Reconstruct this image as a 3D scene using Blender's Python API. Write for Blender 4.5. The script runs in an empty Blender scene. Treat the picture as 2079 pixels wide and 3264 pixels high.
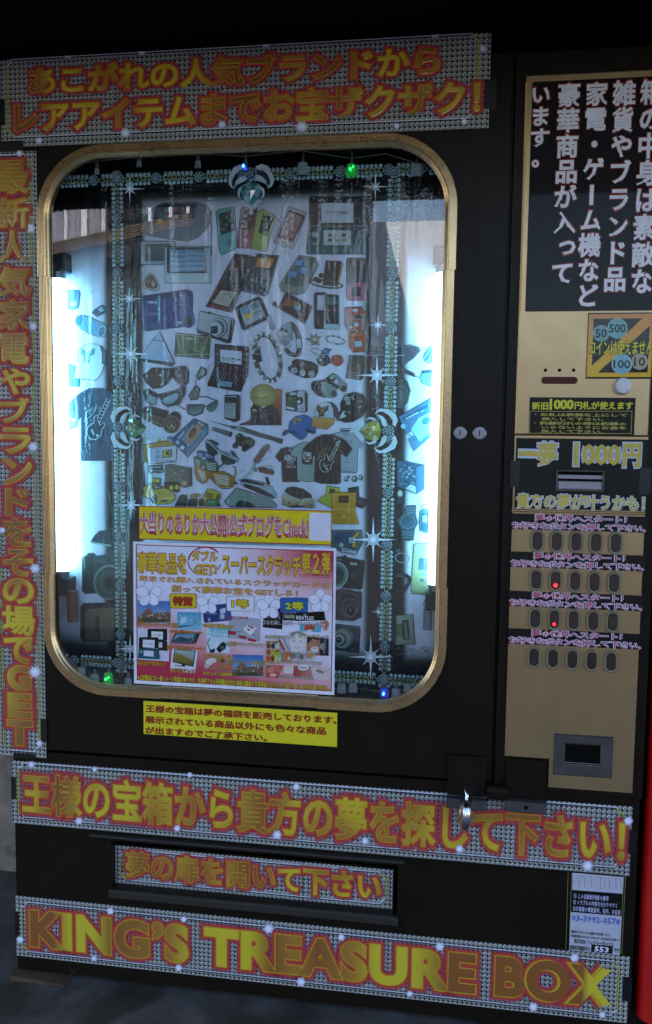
import bpy, math, random
from mathutils import Vector, Matrix
random.seed(11)
sc = bpy.context.scene
COL = sc.collection
R_ = math.radians

# ---------------------------------------------------------------- camera
F, CX, CY = 2800.0, 1039.5, 1632.0            # focal length and centre in photo pixels (2079 x 3264)
YAW, PITCH, ROLL = R_(8.87), R_(5.15), R_(0.72)
DIST = 1.60                                   # metres from the lens to the front of the machine
def _rot(y, p, r):
    Ry = Matrix(((math.cos(y), 0, math.sin(y)), (0, 1, 0), (-math.sin(y), 0, math.cos(y))))
    Rx = Matrix(((1, 0, 0), (0, math.cos(p), -math.sin(p)), (0, math.sin(p), math.cos(p))))
    Rz = Matrix(((math.cos(r), -math.sin(r), 0), (math.sin(r), math.cos(r), 0), (0, 0, 1)))
    return Rz @ Rx @ Ry
RM = _rot(YAW, PITCH, ROLL)
RT = RM.transposed()
def ray(x, y):
    d = RT @ Vector(((x - CX) / F, (y - CY) / F, 1.0))
    return Vector((d.x, d.z, -d.y))
_r = ray(60, 3112)
CAM = Vector((-_r.x / _r.y * DIST, -DIST, -_r.z / _r.y * DIST))   # lower left machine corner = origin
def at(x, y, Y=0.0):
    """point of the vertical plane at depth Y that the photo shows at pixel x, y"""
    d = ray(x, y)
    return CAM + d * ((Y - CAM.y) / d.y)
cam = bpy.data.cameras.new('camera')
cam.sensor_fit = 'VERTICAL'; cam.sensor_height = 36.0; cam.lens = F / 3264 * 36
cam.clip_start = 0.02; cam.clip_end = 400
camo = bpy.data.objects.new('camera', cam); COL.objects.link(camo)
rows = [Vector((RM[i][0], RM[i][2], -RM[i][1])) for i in range(3)]
right, down, fwd = rows
M = Matrix((right, -down, -fwd)).transposed().to_4x4(); M.translation = CAM
camo.matrix_world = M
sc.camera = camo

# ---------------------------------------------------------------- light
SUN_EL, SUN_AZ = R_(48), R_(-18)
w = bpy.data.worlds.new('World'); sc.world = w; w.use_nodes = True
nt = w.node_tree; bg = nt.nodes['Background']
sky = nt.nodes.new('ShaderNodeTexSky'); sky.sky_type = 'NISHITA'; sky.sun_disc = False
sky.sun_elevation = SUN_EL; sky.sun_rotation = SUN_AZ
nt.links.new(sky.outputs[0], bg.inputs[0]); bg.inputs[1].default_value = 0.15
sun = bpy.data.lights.new('sun', 'SUN'); sun.energy = 5.0; sun.angle = R_(0.5); sun.color = (1, .95, .88)
suno = bpy.data.objects.new('sun', sun); COL.objects.link(suno)
sd = Vector((math.sin(SUN_AZ) * math.cos(SUN_EL), math.cos(SUN_AZ) * math.cos(SUN_EL), math.sin(SUN_EL)))
suno.rotation_euler = sd.to_track_quat('Z', 'Y').to_euler(); suno.location = sd * 20
sc.view_settings.view_transform = 'Standard'; sc.view_settings.look = 'None'
sc.view_settings.exposure = 2.05; sc.view_settings.gamma = 1; sc.view_settings.use_curve_mapping = False
TUBE_POWER = 4.2
sc.cycles.use_denoising = True
sc.cycles.max_bounces = 10; sc.cycles.transparent_max_bounces = 16

# ---------------------------------------------------------------- small helpers
def lin(c):
    if isinstance(c, str):
        c = tuple(int(c[i:i + 2], 16) for i in (0, 2, 4))
    return tuple(((v / 255) / 12.92 if v / 255 <= .04045 else ((v / 255 + .055) / 1.055) ** 2.4) for v in c)
def tag(o, label=None, cat=None, group=None, kind=None):
    for k, v in (('label', label), ('category', cat), ('group', group), ('kind', kind)):
        if v: o[k] = v
    return o
def thing(name, loc, label, cat, group=None):
    o = bpy.data.objects.new(name, None); o.empty_display_size = .05
    COL.objects.link(o); o.location = loc
    return tag(o, label, cat, group)
def mesh(name, V, Fs, mats, parent=None, mi=None, smooth=False, label=None):
    me = bpy.data.meshes.new(name)
    me.from_pydata([tuple(v) for v in V], [], Fs); me.update()
    for m in (mats if isinstance(mats, (list, tuple)) else [mats]): me.materials.append(m)
    if mi: me.polygons.foreach_set('material_index', mi)
    if smooth: me.polygons.foreach_set('use_smooth', [True] * len(me.polygons))
    o = bpy.data.objects.new(name, me); COL.objects.link(o)
    # the object's own origin sits in the middle of its shape
    lo = [min(v[i] for v in V) for i in range(3)]; hi = [max(v[i] for v in V) for i in range(3)]
    c = Vector([(a + b) / 2 for a, b in zip(lo, hi)])
    me.transform(Matrix.Translation(-c))
    o.location = c
    if parent is not None:
        o.parent = parent
        o.location = c - world_loc(parent)
    if label: o['label'] = label
    return o
def world_loc(o):
    l = Vector(o.location)
    while o.parent: o = o.parent; l += o.location
    return l
class MB:
    """collects simple solids and links them as one mesh object"""
    def __init__(s): s.V = []; s.F = []; s.I = []
    def add(s, V, Fs, mi=0):
        n = len(s.V); s.V += [Vector(v) for v in V]; s.F += [tuple(i + n for i in f) for f in Fs]; s.I += [mi] * len(Fs); return s
    def box(s, x0, x1, y0, y1, z0, z1, mi=0, b=0.0):
        if b <= 0:
            V = [(x, y, z) for x in (x0, x1) for y in (y0, y1) for z in (z0, z1)]
            return s.add(V, [(0, 1, 3, 2), (4, 6, 7, 5), (0, 4, 5, 1), (2, 3, 7, 6), (0, 2, 6, 4), (1, 5, 7, 3)], mi)
        # chamfered towards -y (the face one sees)
        V = [(x0, y1, z0), (x1, y1, z0), (x1, y1, z1), (x0, y1, z1),
             (x0, y0 + b, z0), (x1, y0 + b, z0), (x1, y0 + b, z1), (x0, y0 + b, z1),
             (x0 + b, y0, z0 + b), (x1 - b, y0, z0 + b), (x1 - b, y0, z1 - b), (x0 + b, y0, z1 - b)]
        Fs = [(0, 3, 2, 1), (8, 9, 10, 11)]
        for i in range(4):
            j = (i + 1) % 4
            Fs += [(i, j, 4 + j, 4 + i), (4 + i, 4 + j, 8 + j, 8 + i)]
        return s.add(V, Fs, mi)
    def tube(s, pts, r, n=8, mi=0, closed=False, caps=True):
        pts = [Vector(p) for p in pts]; N = len(pts); V = []; Fs = []
        for i, p in enumerate(pts):
            a = pts[(i - 1) % N] if (closed or i > 0) else p
            b = pts[(i + 1) % N] if (closed or i < N - 1) else p
            t = (b - a).normalized()
            u = t.cross(Vector((0, 1, 0)))
            if u.length < .2: u = t.cross(Vector((1, 0, 0)))
            u.normalize(); v = t.cross(u)
            rr = r[i] if isinstance(r, (list, tuple)) else r
            for k in range(n):
                q = 2 * math.pi * k / n
                V.append(p + (u * math.cos(q) + v * math.sin(q)) * rr)
        for i in range(N if closed else N - 1):
            for k in range(n):
                k2 = (k + 1) % n; i2 = (i + 1) % N
                Fs.append((i * n + k, i * n + k2, i2 * n + k2, i2 * n + k))
        if caps and not closed: Fs += [tuple(range(n)), tuple((N - 1) * n + k for k in range(n - 1, -1, -1))]
        return s.add(V, Fs, mi)
    def lathe(s, c, axis, prof, n=24, mi=0):
        """prof: (distance along axis, radius)"""
        axis = Vector(axis).normalized(); u = axis.orthogonal().normalized(); v = axis.cross(u)
        V = []; Fs = []; c = Vector(c)
        for a, r in prof:
            for k in range(n):
                q = 2 * math.pi * k / n
                V.append(c + axis * a + (u * math.cos(q) + v * math.sin(q)) * r)
        for i in range(len(prof) - 1):
            for k in range(n):
                k2 = (k + 1) % n
                Fs.append((i * n + k, i * n + k2, (i + 1) * n + k2, (i + 1) * n + k))
        Fs += [tuple(range(n - 1, -1, -1)), tuple((len(prof) - 1) * n + k for k in range(n))]
        return s.add(V, Fs, mi)
    def prism(s, P, y0, y1, mi=0, b=0.0, cx=None):
        """polygon P of (x, z) with its front at y0 and its back at y1"""
        n = len(P); V = [(x, y1, z) for x, z in P]
        if b:
            cx = cx or (sum(p[0] for p in P) / n, sum(p[1] for p in P) / n)
            def ins(p):
                d = Vector((cx[0] - p[0], cx[1] - p[1])); l = d.length or 1
                return (p[0] + d.x / l * b, p[1] + d.y / l * b)
            V += [(x, y0 + b, z) for x, z in P]; V += [(ins(p)[0], y0, ins(p)[1]) for p in P]
            Fs = [tuple(range(2 * n, 3 * n)), tuple(range(n - 1, -1, -1))]
            for i in range(n):
                j = (i + 1) % n; Fs += [(i, j, n + j, n + i), (n + i, n + j, 2 * n + j, 2 * n + i)]
        else:
            V += [(x, y0, z) for x, z in P]
            Fs = [tuple(range(n, 2 * n)), tuple(range(n - 1, -1, -1))]
            for i in range(n):
                j = (i + 1) % n; Fs.append((i, j, n + j, n + i))
        return s.add(V, Fs, mi)
    def build(s, name, mats, parent=None, smooth=False, label=None):
        return mesh(name, s.V, s.F, mats, parent, s.I, smooth, label)

# ---------------------------------------------------------------- materials
def mat(name, col, rough=.5, metal=0.0, spec=.5, coat=0.0, coat_rough=.05, var=.12, vscale=8.0, bump=0.0, bscale=200.0, emit=None, estr=0.0, dirt=None):
    m = bpy.data.materials.new(name); m.use_nodes = True
    T = m.node_tree; b = T.nodes['Principled BSDF']; N = T.nodes.new; L = T.links.new
    tc = N('ShaderNodeTexCoord')
    col = lin(col) if not isinstance(col[0], float) else col
    geo = N('ShaderNodeNewGeometry')
    nz = N('ShaderNodeTexNoise'); nz.inputs['Scale'].default_value = vscale; nz.inputs['Detail'].default_value = 8; nz.inputs['Roughness'].default_value = .65
    L(geo.outputs['Position'], nz.inputs['Vector'])
    rp = N('ShaderNodeValToRGB'); e = rp.color_ramp.elements
    e[0].position = .3; e[1].position = .7
    e[0].color = tuple(c * (1 - var) for c in col) + (1,); e[1].color = tuple(min(1, c * (1 + var)) for c in col) + (1,)
    L(nz.outputs['Fac'], rp.inputs[0]); L(rp.outputs[0], b.inputs['Base Color'])
    if dirt:
        nd = N('ShaderNodeTexNoise'); nd.inputs['Scale'].default_value = dirt[1]; nd.inputs['Detail'].default_value = 10
        L(geo.outputs['Position'], nd.inputs['Vector'])
        r2 = N('ShaderNodeValToRGB'); r2.color_ramp.elements[0].position = dirt[2]; r2.color_ramp.elements[1].position = dirt[2] + .12
        L(nd.outputs['Fac'], r2.inputs[0])
        mx = N('ShaderNodeMix'); mx.data_type = 'RGBA'
        L(r2.outputs[0], mx.inputs['Factor']); L(rp.outputs[0], mx.inputs['A']); mx.inputs['B'].default_value = tuple(lin(dirt[0])) + (1,)
        L(mx.outputs['Result'], b.inputs['Base Color'])
    b.inputs['Roughness'].default_value = rough; b.inputs['Metallic'].default_value = metal
    b.inputs['Specular IOR Level'].default_value = spec
    b.inputs['Coat Weight'].default_value = coat; b.inputs['Coat Roughness'].default_value = coat_rough
    if rough < .9:
        mr = N('ShaderNodeMapRange'); mr.inputs['To Min'].default_value = max(.02, rough * .75); mr.inputs['To Max'].default_value = min(1, rough * 1.25)
        n3 = N('ShaderNodeTexNoise'); n3.inputs['Scale'].default_value = 30; n3.inputs['Detail'].default_value = 6
        L(geo.outputs['Position'], n3.inputs['Vector']); L(n3.outputs['Fac'], mr.inputs['Value']); L(mr.outputs[0], b.inputs['Roughness'])
    if bump:
        n2 = N('ShaderNodeTexNoise'); n2.inputs['Scale'].default_value = bscale; n2.inputs['Detail'].default_value = 4
        L(geo.outputs['Position'], n2.inputs['Vector'])
        bp = N('ShaderNodeBump'); bp.inputs['Strength'].default_value = bump; bp.inputs['Distance'].default_value = .002
        L(n2.outputs['Fac'], bp.inputs['Height']); L(bp.outputs[0], b.inputs['Normal'])
    if emit:
        b.inputs['Emission Color'].default_value = tuple(lin(emit)) + (1,); b.inputs['Emission Strength'].default_value = estr
    return m

def film_normal(T, kind):
    """normal of a wrinkled plastic film: 'curtain' = upright waves with fine crinkles, 'sheet' = a loosely taped laminate"""
    N = T.nodes.new; L = T.links.new
    geo = N('ShaderNodeNewGeometry'); mp = N('ShaderNodeMapping')
    L(geo.outputs['Position'], mp.inputs['Vector'])
    mp.inputs['Scale'].default_value = (16, 1, 2.2) if kind == 'curtain' else (5, 1, 5)
    n = N('ShaderNodeTexNoise'); n.inputs['Scale'].default_value = 1.0 if kind == 'curtain' else .9; n.inputs['Detail'].default_value = 3 if kind == 'curtain' else 1.5
    L(mp.outputs[0], n.inputs['Vector'])
    b1 = N('ShaderNodeBump'); b1.inputs['Strength'].default_value = 1.0; b1.inputs['Distance'].default_value = .020 if kind == 'curtain' else .012
    L(n.outputs['Fac'], b1.inputs['Height'])
    n2 = N('ShaderNodeTexNoise'); n2.inputs['Scale'].default_value = 170; n2.inputs['Detail'].default_value = 3
    L(geo.outputs['Position'], n2.inputs['Vector'])
    b2 = N('ShaderNodeBump'); b2.inputs['Strength'].default_value = 1.0; b2.inputs['Distance'].default_value = .0009 if kind == 'curtain' else .00025
    L(n2.outputs['Fac'], b2.inputs['Height']); L(b1.outputs[0], b2.inputs['Normal'])
    return b2.outputs[0]
def print_mat(name, film=None, coat=1.0, rough=.5, var=.10):
    m = bpy.data.materials.new(name); m.use_nodes = True
    T = m.node_tree; b = T.nodes['Principled BSDF']; N = T.nodes.new; L = T.links.new
    a = N('ShaderNodeAttribute'); a.attribute_name = 'Col'
    geo = N('ShaderNodeNewGeometry')
    nz = N('ShaderNodeTexNoise'); nz.inputs['Scale'].default_value = 60; nz.inputs['Detail'].default_value = 9; nz.inputs['Roughness'].default_value = .7
    L(geo.outputs['Position'], nz.inputs['Vector'])
    mr = N('ShaderNodeMapRange'); mr.inputs['To Min'].default_value = 1 - 2.2 * var; mr.inputs['To Max'].default_value = 1 + 2.2 * var
    L(nz.outputs['Fac'], mr.inputs['Value'])
    mx = N('ShaderNodeMix'); mx.data_type = 'RGBA'; mx.blend_type = 'MULTIPLY'; mx.inputs['Factor'].default_value = 1
    L(a.outputs['Color'], mx.inputs['A']); L(mr.outputs[0], mx.inputs['B']); L(mx.outputs['Result'], b.inputs['Base Color'])
    b.inputs['Roughness'].default_value = rough; b.inputs['Specular IOR Level'].default_value = .15
    b.inputs['Coat IOR'].default_value = 1.7 if film == 'curtain' else 1.5
    b.inputs['Coat Weight'].default_value = coat; b.inputs['Coat Roughness'].default_value = .04
    if film: L(film_normal(T, film), b.inputs['Coat Normal'])
    return m
def rhinestone_mat(name, pitch):
    """printed sheet of rhinestones in a square grid with black lozenges between them"""
    m = bpy.data.materials.new(name); m.use_nodes = True
    T = m.node_tree; b = T.nodes['Principled BSDF']; N = T.nodes.new; L = T.links.new
    geo = N('ShaderNodeNewGeometry'); sp = N('ShaderNodeSeparateXYZ'); L(geo.outputs['Position'], sp.inputs[0])
    def mth(op, a, bb=None, c=None):
        n = N('ShaderNodeMath'); n.operation = op
        for i, v in enumerate((a, bb, c)):
            if v is None: continue
            if hasattr(v, 'is_output'): L(v, n.inputs[i])
            else: n.inputs[i].default_value = v
        return n.outputs[0]
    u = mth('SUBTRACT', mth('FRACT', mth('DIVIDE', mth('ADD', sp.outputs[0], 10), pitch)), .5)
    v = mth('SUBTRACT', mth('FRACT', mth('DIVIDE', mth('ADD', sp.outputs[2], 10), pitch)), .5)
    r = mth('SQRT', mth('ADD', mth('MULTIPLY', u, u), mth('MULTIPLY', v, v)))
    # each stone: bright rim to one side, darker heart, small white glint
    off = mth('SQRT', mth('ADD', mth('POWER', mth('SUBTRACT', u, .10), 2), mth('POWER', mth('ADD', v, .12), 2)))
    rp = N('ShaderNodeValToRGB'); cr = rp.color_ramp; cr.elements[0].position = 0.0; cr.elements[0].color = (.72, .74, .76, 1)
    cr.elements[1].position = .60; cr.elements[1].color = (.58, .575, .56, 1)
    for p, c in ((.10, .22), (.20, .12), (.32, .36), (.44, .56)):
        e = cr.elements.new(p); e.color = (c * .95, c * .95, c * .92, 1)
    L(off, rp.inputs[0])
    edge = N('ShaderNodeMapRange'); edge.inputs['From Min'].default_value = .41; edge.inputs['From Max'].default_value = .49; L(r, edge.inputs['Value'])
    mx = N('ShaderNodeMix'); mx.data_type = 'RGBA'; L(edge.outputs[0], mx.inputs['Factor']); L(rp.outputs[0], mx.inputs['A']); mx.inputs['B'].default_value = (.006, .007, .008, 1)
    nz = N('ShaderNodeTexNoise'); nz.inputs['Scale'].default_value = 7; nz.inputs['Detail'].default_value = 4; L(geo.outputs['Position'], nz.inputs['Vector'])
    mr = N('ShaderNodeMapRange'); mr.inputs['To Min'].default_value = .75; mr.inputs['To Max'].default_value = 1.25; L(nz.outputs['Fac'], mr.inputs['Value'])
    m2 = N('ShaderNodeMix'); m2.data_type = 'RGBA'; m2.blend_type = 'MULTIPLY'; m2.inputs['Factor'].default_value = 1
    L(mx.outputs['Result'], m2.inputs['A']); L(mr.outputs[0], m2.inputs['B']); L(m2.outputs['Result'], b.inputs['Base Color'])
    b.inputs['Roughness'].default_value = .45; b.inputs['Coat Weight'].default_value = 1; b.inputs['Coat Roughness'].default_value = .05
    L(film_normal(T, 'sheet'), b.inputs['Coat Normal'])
    return m
def gold_letter_mat(name):
    m = bpy.data.materials.new(name); m.use_nodes = True
    T = m.node_tree; b = T.nodes['Principled BSDF']; N = T.nodes.new; L = T.links.new
    geo = N('ShaderNodeNewGeometry'); mp = N('ShaderNodeMapping'); L(geo.outputs['Position'], mp.inputs['Vector'])
    mp.inputs['Scale'].default_value = (7.5, 1, 4); mp.inputs['Rotation'].default_value = (0, .5, 0)
    nz = N('ShaderNodeTexNoise'); nz.inputs['Scale'].default_value = 1; nz.inputs['Detail'].default_value = 1; L(mp.outputs[0], nz.inputs['Vector'])
    rp = N('ShaderNodeValToRGB'); cr = rp.color_ramp
    cr.elements[0].position = .34; cr.elements[0].color = lin('84501c') + (1,)
    cr.elements[1].position = .66; cr.elements[1].color = lin('d2ba28') + (1,)
    for p, c in ((.42, '9c6224'), (.50, 'b08428'), (.56, 'c8a828')):
        e = cr.elements.new(p); e.color = lin(c) + (1,)
    L(nz.outputs['Fac'], rp.inputs[0]); L(rp.outputs[0], b.inputs['Base Color'])
    b.inputs['Roughness'].default_value = .4; b.inputs['Coat Weight'].default_value = 1; b.inputs['Coat Roughness'].default_value = .05
    L(film_normal(T, 'sheet'), b.inputs['Coat Normal'])
    return m
def title_gold_mat(name, x0, x1):
    """foil printed from brown to yellow and back along the title"""
    m = gold_letter_mat(name); T = m.node_tree; N = T.nodes.new; L = T.links.new
    geo = N('ShaderNodeNewGeometry'); sp = N('ShaderNodeSeparateXYZ'); L(geo.outputs['Position'], sp.inputs[0])
    mr = N('ShaderNodeMapRange'); mr.inputs['From Min'].default_value = x0; mr.inputs['From Max'].default_value = x1; L(sp.outputs[0], mr.inputs['Value'])
    rp = N('ShaderNodeValToRGB'); cr = rp.color_ramp; br, ye, og = lin('8e5424') + (1,), lin('d0ba2c') + (1,), lin('a8762a') + (1,)
    cr.elements[0].position = 0; cr.elements[0].color = br; cr.elements[1].position = 1; cr.elements[1].color = ye
    for p, c in ((.045, br), (.075, ye), (.12, ye), (.155, br), (.26, og), (.30, ye), (.40, ye), (.44, br), (.48, og), (.52, br), (.58, og), (.62, ye), (.68, ye), (.74, br), (.953, br), (.963, ye)):
        e = cr.elements.new(p); e.color = c
    L(mr.outputs[0], rp.inputs[0]); L(rp.outputs[0], T.nodes['Principled BSDF'].inputs['Base Color']); return m
def glass_mat(name, tint=(1, 1, 1), base=.025):
    """thin pane: clear, with the mirror reflection of its two faces"""
    m = bpy.data.materials.new(name); m.use_nodes = True
    T = m.node_tree; T.nodes.remove(T.nodes['Principled BSDF']); N = T.nodes.new; L = T.links.new
    tr = N('ShaderNodeBsdfTransparent'); tr.inputs[0].default_value = tint + (1,)
    gl = N('ShaderNodeBsdfGlossy'); gl.inputs['Roughness'].default_value = .0
    lw = N('ShaderNodeFresnel'); lw.inputs[0].default_value = 1.5
    ad = N('ShaderNodeMath'); ad.operation = 'MULTIPLY_ADD'; ad.inputs[1].default_value = 1.9; ad.inputs[2].default_value = base
    L(lw.outputs[0], ad.inputs[0])
    mx = N('ShaderNodeMixShader'); L(ad.outputs[0], mx.inputs[0]); L(tr.outputs[0], mx.inputs[1]); L(gl.outputs[0], mx.inputs[2])
    L(mx.outputs[0], T.nodes['Material Output'].inputs[0])
    return m
def emit_mat(name, col, s):
    m = bpy.data.materials.new(name); m.use_nodes = True
    T = m.node_tree; b = T.nodes['Principled BSDF']
    b.inputs['Base Color'].default_value = lin(col) + (1,)
    b.inputs['Emission Color'].default_value = lin(col) + (1,); b.inputs['Emission Strength'].default_value = s
    return m
def glow_mat(name, col, alpha):
    """half-transparent printed ink"""
    m = print_mat(name, None, .6) ; T = m.node_tree; b = T.nodes['Principled BSDF']; b.inputs['Alpha'].default_value = alpha
    return m

BLACK = mat('black_paint', (26, 19, 13), .38, spec=.16, var=.25, vscale=5, bump=.15, bscale=500, dirt=('3a342c', 14, .68))
DARK = mat('dark_recess', (9, 8, 8), .8, spec=.08)
GREY_EDGE = mat('worn_grey_metal', (78, 76, 78), .45, .4, var=.2, vscale=40)
GOLD_PANEL = mat('champagne_panel', (180, 150, 110), .32, .75, var=.05, vscale=6, bump=.12, bscale=700, dirt=('6a5438', 45, .73))
GOLD_TRIM = mat('gold_anodised_trim', (208, 174, 130), .28, .8, var=.10, vscale=60, dirt=('b89c74', 130, .80))
STEEL = mat('brushed_steel', (150, 150, 158), .36, .8, var=.08, vscale=20)
CHROME = mat('chrome', (205, 208, 215), .12, 1.0)
BUTTON_RING = mat('button_ring_plastic', (122, 112, 90), .45, var=.08)
BUTTON_CAP = mat('smoked_button_cap', (52, 38, 34), .25, coat=.6)
WHITE_PLASTIC = mat('white_plastic', (205, 203, 208), .3)
TAPE = mat('black_tape', (20, 18, 17), .35, var=.3, vscale=30)
GLASS = glass_mat('window_glass')
PRINT = print_mat('print_under_film', 'curtain')
PRINT_S = print_mat('print_laminated', 'sheet', .4)
PRINT_M = print_mat('print_matt', None, .15, .55)
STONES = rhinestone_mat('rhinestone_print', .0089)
GOLDL = gold_letter_mat('gold_foil_letters')
GLOWP = glow_mat('soft_ink', None, .55)
WALLM = mat('rough_concrete', (142, 128, 114), .9, var=.35, vscale=14, bump=.9, bscale=90, dirt=('5c4c3e', 9, .52))
GROUNDM = mat('dark_pavement', (86, 82, 80), .42, var=.5, vscale=11, bump=1.0, bscale=240, dirt=('3a3530', 6, .5))
RED = mat('red_paint', (190, 15, 12), .35, coat=.5)
WOOD = mat('old_wood', (78, 58, 42), .75, var=.3, vscale=25)

# ---------------------------------------------------------------- lettering
_gl = {}
def glyphs(s, bev, res, space=1.0):
    k = (s, round(bev, 4), res, space)
    if k in _gl: return _gl[k]
    cu = bpy.data.curves.new('lettering', 'FONT'); cu.body = s; cu.size = 1
    cu.bevel_depth = bev; cu.bevel_resolution = 0; cu.resolution_u = res; cu.space_character = space
    o = bpy.data.objects.new('lettering', cu); COL.objects.link(o)
    dg = bpy.context.evaluated_depsgraph_get(); ev = o.evaluated_get(dg); me = ev.to_mesh()
    V = [v.co.copy() for v in me.vertices]
    Fs = [tuple(p.vertices) for p in me.polygons if min(V[i].z for i in p.vertices) > -1e-5 or bev == 0]
    ev.to_mesh_clear(); bpy.data.objects.remove(o); bpy.data.curves.remove(cu)
    used = sorted({i for f in Fs for i in f}); mp = {a: i for i, a in enumerate(used)}
    V = [V[i] for i in used]; Fs = [tuple(mp[i] for i in f) for f in Fs]
    _gl[k] = (V, Fs); return _gl[k]

class Art:
    """flat printed artwork: coloured shapes stacked in thin layers on the plane at depth Y; coordinates are photo pixels,
    optionally through an enlarged view with its own origin and scale"""
    DZ = .00008
    def __init__(s, Y, ox=0, oy=0, k=1.0, lift=0):
        s.Y = Y; s.o = (ox, oy, k); s.V = []; s.F = []; s.C = []; s.I = []; s.n = lift
    def view(s, ox, oy, k): s.o = (ox, oy, k); return s
    def P(s, p, Y=None): return at(s.o[0] + s.o[2] * p[0], s.o[1] + s.o[2] * p[1], s.y() if Y is None else Y)
    def y(s): return s.Y - s.n * s.DZ
    def raw(s, V, Fs, cols, mi=0):
        n = len(s.V); s.V += V; s.F += [tuple(i + n for i in f) for f in Fs]; s.C += cols; s.I += [mi] * len(Fs)
    def p(s, pts, c, c2=None, mi=0, d=(0, 1)):
        """polygon; c2 = colour at the far end along direction d"""
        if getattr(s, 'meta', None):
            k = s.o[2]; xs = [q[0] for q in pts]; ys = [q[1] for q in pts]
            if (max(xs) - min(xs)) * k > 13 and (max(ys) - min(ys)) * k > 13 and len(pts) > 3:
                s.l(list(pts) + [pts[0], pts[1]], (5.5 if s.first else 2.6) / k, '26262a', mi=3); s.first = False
        s.n += 1; a = lin(c); V = [s.P(q) for q in pts]
        if c2:
            b = lin(c2); t = [q[0] * d[0] + q[1] * d[1] for q in pts]; lo, hi = min(t), max(t)
            cols = [tuple(x + (y - x) * ((tt - lo) / (hi - lo + 1e-9)) for x, y in zip(a, b)) for tt in t]
        else: cols = [a] * len(pts)
        s.raw(V, [tuple(range(len(pts)))], cols, mi); return s
    def r(s, x0, y0, x1, y1, c, c2=None, rad=0, mi=0):
        if rad:
            pts = []
            for cx, cy, a0 in ((x0 + rad, y0 + rad, 180), (x1 - rad, y0 + rad, 270), (x1 - rad, y1 - rad, 0), (x0 + rad, y1 - rad, 90)):
                pts += [(cx + rad * math.cos(R_(a0 + i * 30)), cy + rad * math.sin(R_(a0 + i * 30))) for i in range(4)]
        else: pts = [(x0, y0), (x1, y0), (x1, y1), (x0, y1)]
        return s.p(pts, c, c2, mi)
    def e(s, cx, cy, rx, c, ry=None, rot=0, c2=None, n=20, mi=0):
        ry = ry or rx; ca, sa = math.cos(R_(rot)), math.sin(R_(rot)); s.n += 1
        pts = [(cx, cy)] + [(cx + rx * math.cos(q) * ca - ry * math.sin(q) * sa, cy + rx * math.cos(q) * sa + ry * math.sin(q) * ca) for q in [2 * math.pi * i / n for i in range(n)]]
        a = lin(c); b = lin(c2) if c2 else a
        s.raw([s.P(q) for q in pts], [(0, i + 1, (i + 1) % n + 1) for i in range(n)], [a] + [b] * n, mi); return s
    def ring(s, cx, cy, rx, w_, c, ry=None, rot=0, n=24, c2=None, mi=0, a0=0, a1=360):
        ry = ry or rx; ca, sa = math.cos(R_(rot)), math.sin(R_(rot)); s.n += 1; V = []; m = n + 1
        for i in range(m):
            q = R_(a0 + (a1 - a0) * i / n)
            for f in (0, -w_):
                x, y = (rx + f) * math.cos(q), (ry + f) * math.sin(q)
                V.append(s.P((cx + x * ca - y * sa, cy + x * sa + y * ca)))
        a = lin(c); b = lin(c2) if c2 else a
        s.raw(V, [(2 * i, 2 * i + 2, 2 * i + 3, 2 * i + 1) for i in range(n)], [(a if (i // 2) % 2 else b) for i in range(2 * m)], mi); return s
    def l(s, pts, w_, c, c2=None, mi=0):
        """line of width w_ (a number, or one per point)"""
        s.n += 1; V = []; N = len(pts)
        for i, q in enumerate(pts):
            a = pts[max(0, i - 1)]; b = pts[min(N - 1, i + 1)]
            dx, dy = b[0] - a[0], b[1] - a[1]; L = math.hypot(dx, dy) or 1
            ww = (w_[i] if isinstance(w_, (list, tuple)) else w_) / 2
            V += [s.P((q[0] - dy / L * ww, q[1] + dx / L * ww)), s.P((q[0] + dy / L * ww, q[1] - dx / L * ww))]
        a = lin(c); b = lin(c2) if c2 else a
        cols = [tuple(x + (y - x) * (i // 2) / max(1, N - 1) for x, y in zip(a, b)) for i in range(2 * N)]
        s.raw(V, [(2 * i, 2 * i + 2, 2 * i + 3, 2 * i + 1) for i in range(N - 1)], cols, mi); return s
    def frame_of(s, xl, yt, yb, xr):
        """rectangle on the plane from its left edge (top, bottom) and the x of its right edge"""
        a = s.P((xl, yt)); b = s.P((xl, yb))
        Xr = s.P((xr, (yt + yb) / 2 + ((yt + yb) / 2 * s.o[2] + s.o[1] - 1165) * 5.4e-5 * (xr - xl))).x
        return (a.x + b.x) / 2, b.z, Xr, a.z
    def box(s, xl, yt, yb, xr, c, mi=0, c2=None):
        X0, Z0, X1, Z1 = s.frame_of(xl, yt, yb, xr); s.n += 1; Y = s.y(); a = lin(c); b = lin(c2) if c2 else a
        s.raw([Vector((X0, Y, Z0)), Vector((X1, Y, Z0)), Vector((X1, Y, Z1)), Vector((X0, Y, Z1))], [(0, 1, 2, 3)], [b, b, a, a], mi); return s
    def t(s, txt, xl, yt, yb, xr, c, bev=0.0, res=2, mi=0, c2=None, cm=None, grow=0.0, em=False, rect=None, space=1.0):
        """lettering fitted to a box; grow = extra outline (in em) beyond the box; c2/cm = colours at bottom / middle"""
        X0, Z0, X1, Z1 = rect or s.frame_of(xl, yt, yb, xr)
        V, Fs = glyphs(txt, bev + grow, res, space); B, _ = glyphs(txt, bev, res, space)
        if not Fs: return s
        if em: x0, x1, z0, z1 = 0.0, 1.0, -.12, .88
        else: x0 = min(v.x for v in B); x1 = max(v.x for v in B); z0 = min(v.y for v in B); z1 = max(v.y for v in B)
        sx, sz = (X1 - X0) / (x1 - x0), (Z1 - Z0) / (z1 - z0); Y = s.y() - s.DZ
        zmax = max(max(v.z for v in V), 1e-6)
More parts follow.
